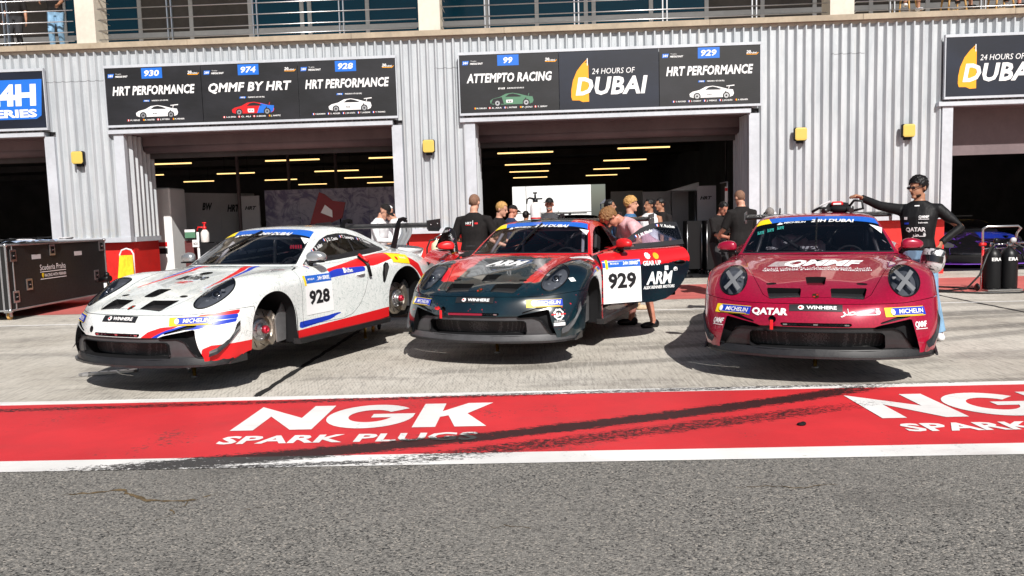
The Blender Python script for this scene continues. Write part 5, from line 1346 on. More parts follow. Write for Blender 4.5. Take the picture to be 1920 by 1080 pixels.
sign(-9.32, -2.97, 'long dark sign reading 930, 974 and 928 over the white car garage', [('team', '930', 'HRT PERFORMANCE', 'w', '992', [('X', 'M. RENZ'), ('D', 'K. HANTER'), ('X', 'S. PITTERO'), ('D', 'M. MEHRER')]), ('team', '974', 'QMMF BY HRT', 'r', '992', [('Q', 'A. AL EMADI'), ('Q', 'G. ALI'), ('Q', 'I. AL ABDULGHANI'), ('D', 'J. HARTZ')]), ('team', '928', 'HRT PERFORMANCE', 'w', '992', [('F', 'M. BLANCHEMAIN'), ('F', 'S. ADLER'), ('F', 'J. DA COSTA'), ('F', 'T. LAVERGNE'), ('F', 'T. THOMAS')])])
sign(-1.60, 4.76, 'long dark sign reading 99, 24 HOURS OF DUBAI and 929 over the middle garage', [('team', '99', 'ATTEMPTO RACING', 'g', 'GT3', [('D', 'M. DRUDI'), ('X', 'A. AKA'), ('F', 'L. PATRESE'), ('D', 'F. JOLI'), ('X', 'Y. BERRY')]), ('dubai',), ('team', '929', 'HRT PERFORMANCE', 'w', '992', [('F', 'V. ROCHES'), ('F', 'S. CHARVY'), ('F', 'J. MERLE'), ('F', 'J. JACQUES'), ('D', 'A. RENNER')])])
sign(8.60, 14.96, 'dark blue sign with an orange sail cut by the right edge', [('dubai',), ('team', '7', 'HRT PERFORMANCE', 'w', '992', []), ('dubai',)][:1] + [('blank',), ('blank',)])
sign(-17.05, -10.69, 'dark sign with a bright blue SERIES badge cut by the left edge', [('blank',), ('blank',), ('series',)])
# ---------------------------------------------------------------- people
def skin_mat(name, c):
    m = Mat(name, c, 0.5); co = m.coord('Object'); n = m.noise(co, 14, 4, 0.6)
    m.color(m.mix(n.step(.35, .7), tuple(k * .85 for k in c), tuple(min(1, k * 1.12) for k in c))); return m.m
def cloth_mat(name, c, rough=.85, scale=9):
    m = Mat(name, c, rough, spec=.25); co = m.coord('Object'); n = m.noise(m.coord('Object', (1, 1, .55)), scale, 4, .55, 1.2)
    m.color(m.mix(n.step(.3, .7), tuple(k * .75 for k in c), tuple(min(1, k * 1.15) for k in c))); m.bump(n, .45, .015); return m.m
S_FAIR = skin_mat('fair_skin', (.56, .29, .20)); S_TAN = skin_mat('tanned_skin', (.36, .17, .10)); S_RED = skin_mat('ruddy_skin', (.50, .21, .14))
C_BLK = cloth_mat('black_cotton', (.012, .010, .010)); C_BLK2 = cloth_mat('black_stretch', (.007, .007, .008), .6, 12); C_WHT = cloth_mat('white_shirt_cotton', (.74, .74, .76))
C_PINK = cloth_mat('pale_pink_cotton', (.62, .36, .38)); C_NAVY = cloth_mat('navy_cotton', (.02, .03, .07)); C_JEAN = cloth_mat('light_denim', (.19, .33, .48)); C_GREY = cloth_mat('dark_grey_cotton', (.05, .05, .055))
C_REDC = cloth_mat('red_cotton', (.5, .02, .02)); C_CHAR = cloth_mat('charcoal_trousers', (.03, .03, .033)); C_BEIG = cloth_mat('beige_suede', (.52, .38, .25)); C_KHAK = cloth_mat('mauve_shorts', (.10, .07, .10)); C_BLUEP = cloth_mat('blue_print_cotton', (.05, .14, .28))
H_BLOND = cloth_mat('blond_hair', (.46, .26, .09), .6, 40); H_BROWN = cloth_mat('light_brown_hair', (.22, .11, .045), .6, 40); H_BLACK = cloth_mat('black_hair', (.008, .007, .007), .4, 40); H_GREY = cloth_mat('grey_hair', (.22, .20, .19), .7, 40); H_STUB = cloth_mat('shaved_hair', (.22, .12, .08), .8, 60)
M_EYEW = Mat('eye_white', (.7, .68, .65), .3).m; M_SUNG = Mat('sunglass_lens', (.01, .01, .012), .08, coat=1).m; M_SHOEW = Mat('white_shoe', (.65, .65, .66), .5).m

_tmp_scene = None
def remesh(mb, name, voxel, parent, mat, smooth=3, keep=None, noise_amp=0.0):
    me = bpy.data.meshes.new(name); me.from_pydata(mb.v, [], mb.f); me.update()
    o = bpy.data.objects.new(name, me); COL.objects.link(o)
    r = o.modifiers.new('r', 'REMESH'); r.mode = 'VOXEL'; r.voxel_size = voxel
    s = o.modifiers.new('s', 'SMOOTH'); s.iterations = smooth; s.factor = .5
    dg = bpy.context.evaluated_depsgraph_get(); ev = o.evaluated_get(dg); m2 = bpy.data.meshes.new_from_object(ev)
    bpy.data.objects.remove(o); bpy.data.meshes.remove(me)
    if keep is not None:
        bm = bmesh.new(); bm.from_mesh(m2); kill = [v for v in bm.verts if not keep(v.co)]; bmesh.ops.delete(bm, geom=kill, context='VERTS'); bm.to_mesh(m2); bm.free()
    if noise_amp:
        for v in m2.vertices:
            v.co = v.co + v.normal * noise_amp * (mnoise.noise(v.co * 60) + .3)
    m2.materials.clear(); m2.materials.append(mat); m2.name = name
    m2.polygons.foreach_set('use_smooth', [True] * len(m2.polygons)); m2.update()
    o = bpy.data.objects.new(name, m2); COL.objects.link(o)
    if parent: o.parent = parent
    return o
def ik(a, t, l1, l2, pole):
    a = Vector(a); t = Vector(t); d = t - a; L = min(max(d.length, abs(l1 - l2) + 1e-3), l1 + l2 - .002); d.normalize(); t = a + d * L
    x = (l1 * l1 - l2 * l2 + L * L) / (2 * L); h = math.sqrt(max(0, l1 * l1 - x * x)); p = Vector(pole); p = p - d * p.dot(d); p.normalize()
    return a + d * x + p * h, t
def loft(mb, rings, n=16):
    """rings: (centre, rx, ry, frame matrix)"""
    V = []
    for c, rx, ry, M in rings:
        for k in range(n):
            a = 2 * math.pi * k / n; ca, sa = math.cos(a), math.sin(a)
            V.append(Vector(c) + M @ Vector((rx * math.copysign(abs(ca) ** .85, ca), ry * math.copysign(abs(sa) ** .85, sa), 0)))
    m = len(rings); F = [(i * n + k, i * n + (k + 1) % n, (i + 1) * n + (k + 1) % n, (i + 1) * n + k) for i in range(m - 1) for k in range(n)]
    F += [tuple(range(n))[::-1], tuple((m - 1) * n + k for k in range(n))]; mb.add(V, F, M_BLK, True)
def hand(mb, w, d, palm_n, curl=.5, side=1, size=1.0, spread=.12):
    """palm and five separate bent fingers; w wrist, d direction, palm_n palm normal"""
    d = Vector(d).normalized(); nrm = Vector(palm_n); nrm = (nrm - d * nrm.dot(d)).normalized(); lat = d.cross(nrm) * side
    M = Matrix((lat, d, nrm)).transposed().to_4x4(); c = w + d * .05 * size
    mb.ell((0, 0, 0), (.041 * size, .056 * size, .017 * size), M_BLK, 12, 8, Matrix.Translation(c) @ M)
    for i, (off, ln) in enumerate(((.030, .070), (.010, .078), (-.010, .072), (-.029, .056))):
        b = w + d * .085 * size + lat * off * size; a = spread * off / .03; dirv = (d + lat * a).normalized(); pts = [b - dirv * .02]; p = b
        for j, f in enumerate((.45, .32, .23)):
            ang = curl * (.6 + .6 * j); dd = (dirv * math.cos(ang) + nrm * math.sin(ang)).normalized(); p = p + dd * ln * f * size; pts.append(p)
        mb.tube(pts, [.0095 * size, .009 * size, .0082 * size, .0070 * size], M_BLK, 7)
    p0 = w + d * .025 * size + lat * .030 * size; p1 = p0 + (lat * .8 + d * .6 + nrm * .3).normalized() * .034 * size; p2 = p1 + (d * .9 + lat * .25 + nrm * (.3 + curl * .4)).normalized() * .034 * size
    mb.tube([p0, p1, p2], [.013 * size, .0115 * size, .009 * size], M_BLK, 7)

def person(loc, yaw, label, skin, top, bottom, h=1.78, lean=0, side=0, twist=0, head=(0, 0), hair=('short', H_BROWN), arms=None, legs=None, sleeve=.55, leglen=1.0, shoe=M_BLK, voxel=.014, build=1.0, group='people around the garages', extras=None, sink=0.0):
    """local frame: faces -y, x to the viewer's right when facing the viewer; arms/legs keyed 'l' (x<0) and 'r' (x>0)"""
    s = h / 1.78; root = empty('person', loc, yaw, label, 'person', group)
    pel = Vector((0, 0, .95 * s - sink))
    T = Matrix.Translation(pel) @ Matrix.Rotation(R(twist), 4, 'Z') @ Matrix.Rotation(R(lean), 4, 'X') @ Matrix.Rotation(R(side), 4, 'Y')
    T3 = T.to_3x3(); P = lambda x, y, z: T @ Vector((x * s, y * s, z * s)); Bd = build
    neck = P(0, .01, .53); headc = P(0, -.01 - .0, .67)
    HM = Matrix.Translation(neck) @ (T3.to_4x4()) @ Matrix.Rotation(R(head[1]), 4, 'Z') @ Matrix.Rotation(R(head[0]), 4, 'X')
    HP = lambda x, y, z: HM @ Vector((x * s, y * s, (z + .138) * s))
    body = MB(); 
    tors = lambda inf: [(P(0, 0, -.09), (.150 + inf) * s * Bd, (.10 + inf) * s * Bd, T3), (P(0, 0, 0), (.165 + inf) * s * Bd, (.115 + inf) * s * Bd, T3), (P(0, -.005, .12), (.145 + inf) * s * Bd, (.100 + inf) * s * Bd, T3), (P(0, -.01, .24), (.158 + inf) * s * Bd, (.112 + inf) * s * Bd, T3), (P(0, 0, .36), (.175 + inf) * s * Bd, (.115 + inf) * s, T3), (P(0, .01, .44), (.172 + inf) * s, (.095 + inf) * s, T3), (P(0, .015, .495), (.115 + inf) * s, (.07 + inf) * s, T3), (P(0, .012, .53), (.062 + inf * .6) * s, (.058 + inf * .6) * s, T3)]
    loft(body, tors(0)); body.tube([P(0, .012, .48), HP(0, .02, -.06)], [.058 * s, .052 * s], M_BLK, 12)
    # head
    body.ell((0, 0, 0), (.073 * s, .092 * s, .088 * s), M_BLK, 18, 12, Matrix.Translation(HP(0, .008, .035)) @ HM.to_3x3().to_4x4())
    body.ell((0, 0, 0), (.058 * s, .068 * s, .075 * s), M_BLK, 16, 10, Matrix.Translation(HP(0, -.022, -.035)) @ HM.to_3x3().to_4x4())
    body.ell((0, 0, 0), (.030 * s, .025 * s, .020 * s), M_BLK, 10, 6, Matrix.Translation(HP(0, -.072, -.088)) @ HM.to_3x3().to_4x4())
    body.tube([HP(0, -.085, .022), HP(0, -.112, -.018), HP(0, -.092, -.03)], [.009 * s, .015 * s, .012 * s], M_BLK, 8)
    body.tube([HP(-.03, -.082, .03), HP(.03, -.082, .03)], .010 * s, M_BLK, 6); body.tube([HP(-.022, -.083, -.055), HP(.022, -.083, -.055)], .009 * s, M_BLK, 6)
    for k in (-1, 1): body.ell((0, 0, 0), (.010 * s, .020 * s, .032 * s), M_BLK, 8, 6, Matrix.Translation(HP(k * .076, .012, -.005)) @ HM.to_3x3().to_4x4())
    A = {'l': dict(t=(-.26, -.04, -.14)), 'r': dict(t=(.26, -.04, -.14))}
    if arms:
        for k in arms: A[k] = {**A[k], **arms[k]}
    shirt = MB(); loft(shirt, tors(.013)); arm_pts = {}
    for k, sx in (('l', -1), ('r', 1)):
        a = A[k]; sh = P(sx * .185 * Bd, .015, .435); tgt = Vector(a['w']) if 'w' in a else P(*a['t'])
        el, wr = ik(sh, tgt, .285 * s, .255 * s, T3 @ Vector(a.get('pole', (sx * .5, .8, -.4))))
        arm_pts[k] = (sh, el, wr)
        body.tube([P(sx * .12, .01, .44), sh, sh.lerp(el, .5), el, el.lerp(wr, .35), wr], [.05 * s, .055 * s, .047 * s * Bd, .039 * s, .038 * s, .026 * s], M_BLK, 10)
        hd = Vector(a['hd']) if 'hd' in a else (wr - el).normalized(); hand(body, wr - hd.normalized() * .005, hd, Vector(a.get('pn', (-sx, 0, 0))) if 'pn' in a else T3 @ Vector((-sx, -.3, 0)), a.get('curl', .45), sx if 'ps' not in a else a['ps'], s)
        if sleeve > 0:
            q = sleeve * .54; pts = [P(sx * .10, .01, .44), sh]
            rs = [.062 * s, .066 * s]
            if q < .285: pts.append(sh.lerp(el, q / .285)); rs.append(.060 * s * Bd)
            else: pts += [sh.lerp(el, .5), el, el.lerp(wr, min(1, (q - .285) / .255))]; rs += [.056 * s * Bd, .049 * s, .037 * s if sleeve > .9 else .046 * s]
            shirt.tube(pts, rs, M_BLK, 12)
    Lg = {'l': dict(t=(-.10, .0, .085)), 'r': dict(t=(.10, .02, .085))}
    if legs:
        for k in legs: Lg[k] = {**Lg[k], **legs[k]}
    tr = MB(); hipM = Matrix.Rotation(R(twist) * .5, 3, 'Z'); loft(tr, [(pel + Vector((0, 0, -.10 * s)), .165 * s * Bd, .118 * s * Bd, hipM), (pel, .176 * s * Bd, .128 * s * Bd, hipM), (P(0, 0, .08), .160 * s * Bd, .116 * s * Bd, T3)])
    feet = []
    for k, sx in (('l', -1), ('r', 1)):
        g_ = Lg[k]; hp = pel + hipM @ Vector((sx * .088 * s, 0, -.03 * s)); kn, an = ik(hp, Vector(g_['t']) * 1.0, .44 * s, .43 * s, g_.get('pole', (0, -1, 0)))
        body.tube([hp, hp.lerp(kn, .5), kn, kn.lerp(an, .3), an, an + Vector((0, 0, -.04 * s))], [.082 * s * Bd, .072 * s * Bd, .052 * s, .053 * s, .036 * s, .034 * s], M_BLK, 12)
        fd = Vector((*g_.get('fd', (sx * .25, -1)), g_.get('fz', 0))).normalized()
        body.tube([an + Vector((0, 0, -.035 * s)), an + fd * .12 * s + Vector((0, 0, -.055 * s))], [.036 * s, .028 * s], M_BLK, 8); feet.append((an, fd))
        L_ = leglen * .87; pts = [hp + Vector((0, 0, .02)), hp.lerp(kn, .5)]; rs = [.100 * s * Bd, .088 * s * Bd]
        if L_ <= .44: pts.append(hp.lerp(kn, L_ / .44)); rs.append(.085 * s)
        else: pts += [kn, kn.lerp(an, (L_ - .44) / .43)]; rs += [.070 * s, .060 * s]
        tr.tube(pts, rs, M_BLK, 12)
    remesh(body, 'body', voxel * .8, root, skin, 2)
    sh_o = remesh(shirt, 'shirt', voxel, root, top, 2); tr_o = remesh(tr, 'trousers' if leglen > .7 else 'shorts', voxel, root, bottom, 2)
    for an, fd in feet:
        mb = MB(); Q = Matrix((Vector((-fd.y, fd.x, 0)).normalized(), -fd, Vector((-fd.y, fd.x, 0)).normalized().cross(-fd) * 1)).transposed().to_4x4(); b = an + Vector((0, 0, -.085 * s + .045))
        mb.ell((0, -.065 * s, -.008), (.050 * s, .115 * s, .045 * s), shoe, 14, 8, Matrix.Translation(b) @ Q); mb.ell((0, .028 * s, .008), (.043 * s, .055 * s, .055 * s), shoe, 14, 8, Matrix.Translation(b) @ Q)
        mb.v = [(v[0], v[1], max(v[2], b.z - .043)) for v in mb.v]
        mb.build('shoe', root)
    # hair or cap
    kind, hm = hair; hb = MB(); R3 = HM.to_3x3().to_4x4(); inv = HM.inverted()
    if kind != 'none':
        g1 = {'short': 1.07, 'curly': 1.17, 'thick': 1.11, 'stubble': 1.025, 'cap': 1.06}[kind]
        hb.ell((0, 0, 0), (.075 * s * g1, .094 * s * g1, .090 * s * g1), M_BLK, 24, 16, Matrix.Translation(HP(0, .012, .037)) @ R3)
        def keep(co):
            q = inv @ co; x, y, z = q.x / s, q.y / s, q.z / s - .138
            if kind == 'cap': return z > .045 + (y + .03) * -.15
            fr = .078 if kind != 'thick' else .055
            line = fr if y < -.055 else (.03 if y < -.02 else (.0 if y < .03 else -.055)); return z > line
        ho = remesh(hb, 'hair' if kind != 'cap' else 'cap', .009, root, hm, 1, keep, {'short': .005, 'curly': .018, 'thick': .012, 'stubble': .0, 'cap': 0}[kind])
        if kind == 'cap':
            vb = MB(); n = 10; V = []
            for j in range(3):
                for k in range(n + 1):
                    a = R(-155 + 130 * k / n); rr_ = .085 + .032 * j; V.append(HP(rr_ * .95 * math.cos(a) * (1 - .08 * j), rr_ * 1.22 * math.sin(a), .062 - .012 * j - .01 * abs(k - n / 2) / n))
            vb.add(V, [(j * (n + 1) + k, j * (n + 1) + k + 1, (j + 1) * (n + 1) + k + 1, (j + 1) * (n + 1) + k) for j in range(2) for k in range(n)], hm, True); vb.build('cap_peak', root)
    # eyes
    ey = MB()
    for k in (-1, 1): ey.ell((0, 0, 0), (.013 * s, .008 * s, .007 * s), M_K, 8, 6, Matrix.Translation(HP(k * .030, -.086, .012)) @ R3)
    ey.build('eyes', root)
    info = dict(root=root, P=P, HP=HP, HM=HM, arm=arm_pts, T3=T3, s=s)
    if extras: extras(info)
    return info
def glasses(i, mat=M_SUNG):
    g = MB(); HP = i['HP']
    for k in (-1, 1):
        g.ell((0, 0, 0), (.026, .006, .018), mat, 12, 6, Matrix.Translation(HP(k * .032, -.098, .012)) @ i['HM'].to_3x3().to_4x4())
        g.tube([HP(k * .058, -.092, .018), HP(k * .076, -.03, .018), HP(k * .076, .02, .012)], .004, M_K, 5)
    g.tube([HP(-.02, -.102, .018), HP(.02, -.102, .018)], .004, M_K, 5); g.build('sunglasses', i['root'])
def chest_print(i, items, back=False):
    """text printed on the shirt, shot onto its surface"""
    sh = [c for c in bpy.data.objects if c.parent == i['root'] and c.name.startswith('shirt')][0]; me = sh.data
    bvh = BVHTree.FromPolygons([v.co for v in me.vertices], [tuple(p.vertices) for p in me.polygons]); mb = MB()
    for txt, x, z, h, w, mat in items:
        r = i['T3'] @ Vector((1, 0, 0)); u = i['T3'] @ Vector((0, 0, 1)); n = i['T3'] @ Vector((0, -1, 0))
        if back: r = -r; n = -n
        V, T = text2d(txt, h, width=w, bold=.03) if txt else ([(-w / 2, 0), (w / 2, 0), (w / 2, h), (-w / 2, h)], [(0, 1, 2), (0, 2, 3)])
        o = i['P'](x * (-1 if back else 1), 0, z)
        for p in clip_tris(V, T, .03):
            g = []
            for q in p:
                hh = bvh.ray_cast(o + r * q[0] + u * q[1] + n * .4, -n, .5)
                if hh[0] is None: g = None; break
                g.append(hh[0] + n * .004)
            if g: mb.add(g, [tuple(range(len(g)))], mat)
    if mb.f: mb.build('shirt_print', i['root'])

# driver in black beside the crimson car
def drv(i):
    glasses(i)
    chest_print(i, [('QATAR', .0, .205, .045, .20, M_W), ('\uFEAE\uFEC4\u0640\u0640\uFED7', .03, .15, .04, .14, M_W), ('QMMF', .075, .345, .028, .10, M_W), ('', .075, .33, .006, .10, M_W), ('bahrain', .07, .29, .015, .09, M_W), ('', -.10, .33, .03, .035, M_W), ('', -.09, .28, .02, .05, M_BLUE2), ('', .0, .47, .012, .05, M_W)])
    b = MB(); hp = i['HP']; b.ell((0, 0, 0), (.056, .052, .04), M_BLK, 12, 8, Matrix.Translation(hp(0, -.030, -.070)) @ i['HM'].to_3x3().to_4x4()); b.ell((0, 0, 0), (.022, .01, .006), M_BLK, 8, 5, Matrix.Translation(hp(0, -.098, -.042)) @ i['HM'].to_3x3().to_4x4())
    remesh(b, 'beard', .008, i['root'], cloth_mat('dark_beard', (.03, .018, .012), .8, 40), 1, lambda co: (i['HM'].inverted() @ co).z < .095 * i['s'] and (i['HM'].inverted() @ co).y < .0)
L2 = Vector((4.22, 8.85, 0)); yw = R(-38)
def W2L(p, loc, yaw): return Matrix.Rotation(-yaw, 3, 'Z') @ (Vector(p) - Vector(loc))
ldrv = (4.27, 8.87, 0)
person(ldrv, yw, 'man in black race top and sunglasses reaching over the crimson car roof', S_TAN, C_BLK2, C_JEAN, 1.86, head=(8, -30), hair=('thick', H_BLACK), sleeve=1.0,
       arms={'l': dict(w=W2L((3.60, 8.82, 1.60), ldrv, yw), pole=(0, .3, -1), curl=.9, pn=(0, 0, -1)), 'r': dict(w=W2L((4.42, 8.66, 1.08), ldrv, yw), pole=(1, .6, .1), curl=.8, pn=(-1, 0, 0), hd=W2L((4.27 - .12, 8.87 - .12, -.16), ldrv, yw))},
       legs={'r': dict(t=(.24, -.03, .085)), 'l': dict(t=(-.10, .05, .085))}, shoe=M_SHOEW, voxel=.011, extras=drv)
# bending man in pink
lp = (1.50, 10.3, 0); yp = R(-78)
person(lp, yp, 'man in pale pink t-shirt and shorts bending into the dark car', S_RED, C_PINK, C_KHAK, 1.92, lean=49, head=(24, 0), hair=('curly', H_BROWN), sleeve=.42, leglen=.52, shoe=M_BLK,
       arms={'l': dict(t=(-.14, -.42, .12)), 'r': dict(w=W2L((1.03, 9.9, 1.02), lp, yp))}, legs={'l': dict(t=(-.14, -.26, .085)), 'r': dict(t=(.16, -.06, .085))}, extras=lambda i: glasses(i, M_K))
def backpack(i):
    mb = MB(); M = Matrix.Translation(i['P'](0, .19, .28)) @ i['T3'].to_4x4(); mb.ell((0, 0, 0), (.16, .10, .21), C_NAVY, 14, 9, M); mb.ell((0, .06, -.05), (.12, .07, .12), C_BLUEP, 12, 7, M); mb.build('backpack', i['root'])
person((1.43, 12.0, 0), R(65), 'young blond man in blue facing right with a navy backpack behind the open car door', S_FAIR, C_BLUEP, C_BEIG, 1.80, hair=('thick', H_BLOND), sleeve=.45, head=(4, 15), shoe=C_BEIG, arms={'r': dict(t=(.2, -.25, .1))}, legs={'r': dict(t=(.05, -.05, .085)), 'l': dict(t=(-.12, .20, .085))}, extras=backpack)
person((-.98, 11.75, 0), R(160), 'broad shaven man seen from behind in black t-shirt left of dark car', S_FAIR, C_BLK, C_CHAR, 1.90, hair=('stubble', H_STUB), sleeve=.50, build=1.16, lean=3, head=(12, 0), arms={'l': dict(t=(-.22, -.30, .16)), 'r': dict(t=(.22, -.22, .12))}, extras=lambda i: chest_print(i, [('HRT', -.03, .36, .035, .10, M_W), ('', -.03, .345, .008, .10, M_R), ('', .035, .33, .09, .008, M_W), ('', .085, .36, .025, .05, M_R)], True))
person((-.70, 12.9, 0), R(70), 'blond man in black sleeveless top facing right beside the shaved man', S_FAIR, C_BLK, C_CHAR, 1.80, hair=('short', H_BLOND), sleeve=.25, lean=8, head=(10, 0), arms={'l': dict(t=(-.16, -.22, .1)), 'r': dict(t=(.16, -.2, .12))})
person((-.58, 15.6, 0), R(120), 'man in black cap and dark shirt standing in the shade of the middle garage', S_RED, C_NAVY, C_CHAR, 1.78, hair=('cap', C_BLK), lean=6, head=(14, 0))
person((-.28, 18.3, 0), R(160), 'dark silhouetted person far inside the middle garage left of the spray bottle', S_TAN, C_BLK, C_CHAR, 1.66, hair=('short', H_BLACK))
def white_beard(i):
    b = MB(); b.ell((0, 0, 0), (.052, .05, .042), M_BLK, 12, 8, Matrix.Translation(i['HP'](0, -.045, -.068)) @ i['HM'].to_3x3().to_4x4()); remesh(b, 'beard', .009, i['root'], H_GREY, 1, None, .01)
    chest_print(i, [('HRT', .07, .34, .03, .07, M_W), ('', -.08, .34, .012, .07, M_W)])
person((.22, 14.9, 0), R(-8), 'smiling man in black cap and dark polo facing the camera behind the dark car', S_RED, C_GREY, C_CHAR, 1.88, hair=('cap', C_BLK2), sleeve=.5, extras=white_beard, build=1.08)
def phone(i):
    mb = MB(); w = i['arm']['r'][2] + Vector((0, -.08, .02)); mb.box((w.x - .035, w.y - .07, w.z - .004), (w.x + .035, w.y + .07, w.z + .006), M_BLK, bev=.003); mb.build('phone', i['root'])
person((-2.78, 13.3, 0), R(75), 'man in white shirt and black cap looking at a phone behind the white car', S_FAIR, C_WHT, C_CHAR, 1.86, hair=('cap', C_BLK), sleeve=.95, lean=8, head=(32, 0), arms={'l': dict(t=(-.12, -.34, .20)), 'r': dict(t=(.14, -.34, .18))}, extras=phone)
person((-2.50, 13.75, 0), R(-60), 'man in white polo and white cap bowing beside the man with the phone', S_FAIR, C_WHT, C_CHAR, 1.84, hair=('cap', C_WHT), sleeve=.55, lean=8, head=(32, 0), arms={'l': dict(t=(-.12, -.30, .16)), 'r': dict(t=(.14, -.28, .14))})
person((2.08, 14.6, 0), R(-30), 'man in a white and red team shirt at the mouth of the middle garage', S_TAN, C_WHT, C_CHAR, 1.80, hair=('short', H_BLACK), sleeve=.0, head=(0, -40), extras=None)
person((2.40, 15.3, 0), R(-50), 'bearded man in black team shirt right of the man in red and white', S_TAN, C_BLK, C_CHAR, 1.82, hair=('short', H_BLACK), head=(5, -20), extras=lambda i: chest_print(i, [('', .08, .36, .03, .05, M_R), ('ERA', -.07, .34, .02, .06, M_W)]))
person((1.34, 14.4, 0), R(75), 'dark-haired man in black seen in profile left of the blond youth', S_TAN, C_BLK, C_CHAR, 1.80, hair=('short', H_BLACK))
person((3.42, 13.2, 0), R(200), 'shaven man seen from behind in black t-shirt near the middle garage post', S_FAIR, C_BLK, C_BLK, 1.88, hair=('stubble', H_STUB), sleeve=.5, build=1.12, head=(22, 0), arms={'l': dict(t=(-.2, -.32, .10)), 'r': dict(t=(.22, -.30, .08))})
person((3.28, 14.3, 0), R(30), 'ruddy man in the shade holding a tablet left of the shaven man', S_RED, C_BLK, C_CHAR, 1.72, hair=('short', H_BLACK), lean=8, head=(25, 0), arms={'l': dict(t=(-.10, -.34, .16)), 'r': dict(t=(.10, -.34, .16))}, extras=lambda i: (lambda mb: (mb.box((-.11, -.50, 1.14), (.11, -.34, 1.155), M_BLK, bev=.004), mb.build('tablet', i['root'])))(MB()))
person((3.72, 12.6, 0), R(170), 'grey-haired person with ear defenders whose head shows over the crimson car', S_FAIR, C_BLK, C_CHAR, 1.56, hair=('short', H_GREY), head=(20, 0), extras=lambda i: (lambda mb: (mb.ell((0, 0, 0), (.03, .035, .045), M_SHOEW, 10, 8, Matrix.Translation(i['HP'](-.085, .01, 0))), mb.ell((0, 0, 0), (.03, .035, .045), M_BLK, 10, 8, Matrix.Translation(i['HP'](.085, .01, 0))), mb.tube([i['HP'](.085 * math.cos(a), .01, .12 * math.sin(a)) for a in [math.pi * k / 8 for k in range(9)]], .008, M_BLK, 5), mb.build('ear_defenders', i['root'])))(MB()))
# balcony people: standing at the rail on the left, seated on stools on the right
person((-10.85, 17.75, 5.5), R(20), 'person in light jeans and dark top leaning on the balcony rail at top left', S_TAN, C_BLK, C_JEAN, 1.74, lean=14, hair=('short', H_BLACK), arms={'l': dict(t=(-.20, -.52, .22)), 'r': dict(t=(.16, -.45, .18))}, group='people on the balcony', shoe=C_JEAN)
person((-11.9, 17.9, 5.5), R(10), 'person in dark clothes at the far left end of the balcony', S_TAN, C_BLK, C_CHAR, 1.70, hair=('short', H_BLACK), group='people on the balcony')
def stool(x, y, label):
    r_ = empty('bar_stool', (x, y, 5.5), 0, label, 'stool', 'wooden stools on the balcony')
    for a, b in ((-1, -1), (1, -1), (1, 1), (-1, 1)):
        mb = MB(); mb.tube([(a * .22, b * .20, 0), (a * .13, b * .13, .76)], [.017, .022], M_WOOD, 8); mb.build('leg', r_)
    mb = MB(); mb.box((-.2, -.18, .76), (.2, .18, .80), M_WOOD, bev=.015); mb.build('seat', r_)
    mb = MB(); mb.tube([(-.19, -.18, .25), (.19, -.18, .25)], .012, M_STEEL, 6); mb.tube([(-.19, .18, .3), (.19, .18, .3)], .012, M_WOOD, 6); mb.build('foot_bar', r_)
for x, y, l, sh, sk, dx in ((8.25, 17.85, 'seated person in white trainers on the balcony, leftmost of the seated three', M_SHOEW, S_TAN, -.05), (9.28, 17.8, 'bare-legged person seated on the balcony above the right sign', M_BLK, S_TAN, 0), (10.3, 17.8, 'person with hands at the rail seated at the right end of the balcony', M_BLK, S_RED, 0)):
    stool(x, y + .1, {8.25: 'wooden bar stool under the seated person in white trainers', 9.28: 'wooden bar stool under the bare-legged seated person', 10.3: 'wooden bar stool at the right end of the balcony'}[x])
    person((x, y, 5.5), R(-5), l, sk, C_BLK, C_CHAR, 1.75, sink=.10, hair=('short', H_BLACK), leglen=.38, shoe=sh, group='people on the balcony', arms={'l': dict(t=(-.16, -.32, .02)), 'r': dict(t=(.18, -.30, .02))} if x < 10 else {'l': dict(w=(-.32, -.62, .30), curl=.9), 'r': dict(w=(.02, -.62, .34), curl=.9)}, legs={'l': dict(t=(-.14 + dx, -.42, .34), fz=-.2), 'r': dict(t=(.14 + dx, -.40, .24), fz=-.2)})
# ---------------------------------------------------------------- props
def tq(*pts): return [tuple(p) for p in pts]
# flight case at the left edge: one face to the lane, one face to the right
fc = empty('flight_case', (-8.90, 12.62, 0), R(2), 'big black flight case on casters lettered Scuderia Praha with cables piled on top', 'flight case')
L_, Dp, z0, z1 = 1.6, 3.15, .17, 1.27
M_CASE = weathered('black_case_laminate', (.005, .0045, .0045), .6, 0, .4, 2.5, 'Object', dirt=((.03, .02, .014), .4))
M_STEXT = Mat('sticker_text', (.1, .1, .1), .6).m
mb = MB(); mb.box((-L_, 0, z0), (0, Dp, z1), M_CASE); mb.build('box', fc)
e = .028
for nm, a, b in (('edge_strip', (-L_, 0, z0), (0, 0, z0)), ('edge_strip', (-L_, 0, z1), (0, 0, z1)), ('edge_strip', (0, 0, z0), (0, Dp, z0)), ('edge_strip', (0, 0, z1), (0, Dp, z1)), ('edge_strip', (0, 0, z0), (0, 0, z1)), ('edge_strip', (0, Dp, z0), (0, Dp, z1)), ('edge_strip', (-L_, Dp, z1), (0, Dp, z1)), ('edge_strip', (-L_, 0, z0), (-L_, 0, z1)), ('edge_strip', (0, .16, z0), (0, .16, z1)), ('edge_strip', (-.10, 0, z0), (-.10, 0, z1))):
    lo = [min(p, q) - e * .55 for p, q in zip(a, b)]; hi = [max(p, q) + e * .55 for p, q in zip(a, b)]
    if nm and a[1] == .16: lo[0] = -.003; hi[0] = .012
    if a[0] == -.10: lo[1] = -.012; hi[1] = .003
    mb = MB(); mb.box(lo, hi, M_ALU, bev=.006); mb.build('edge_strip', fc)
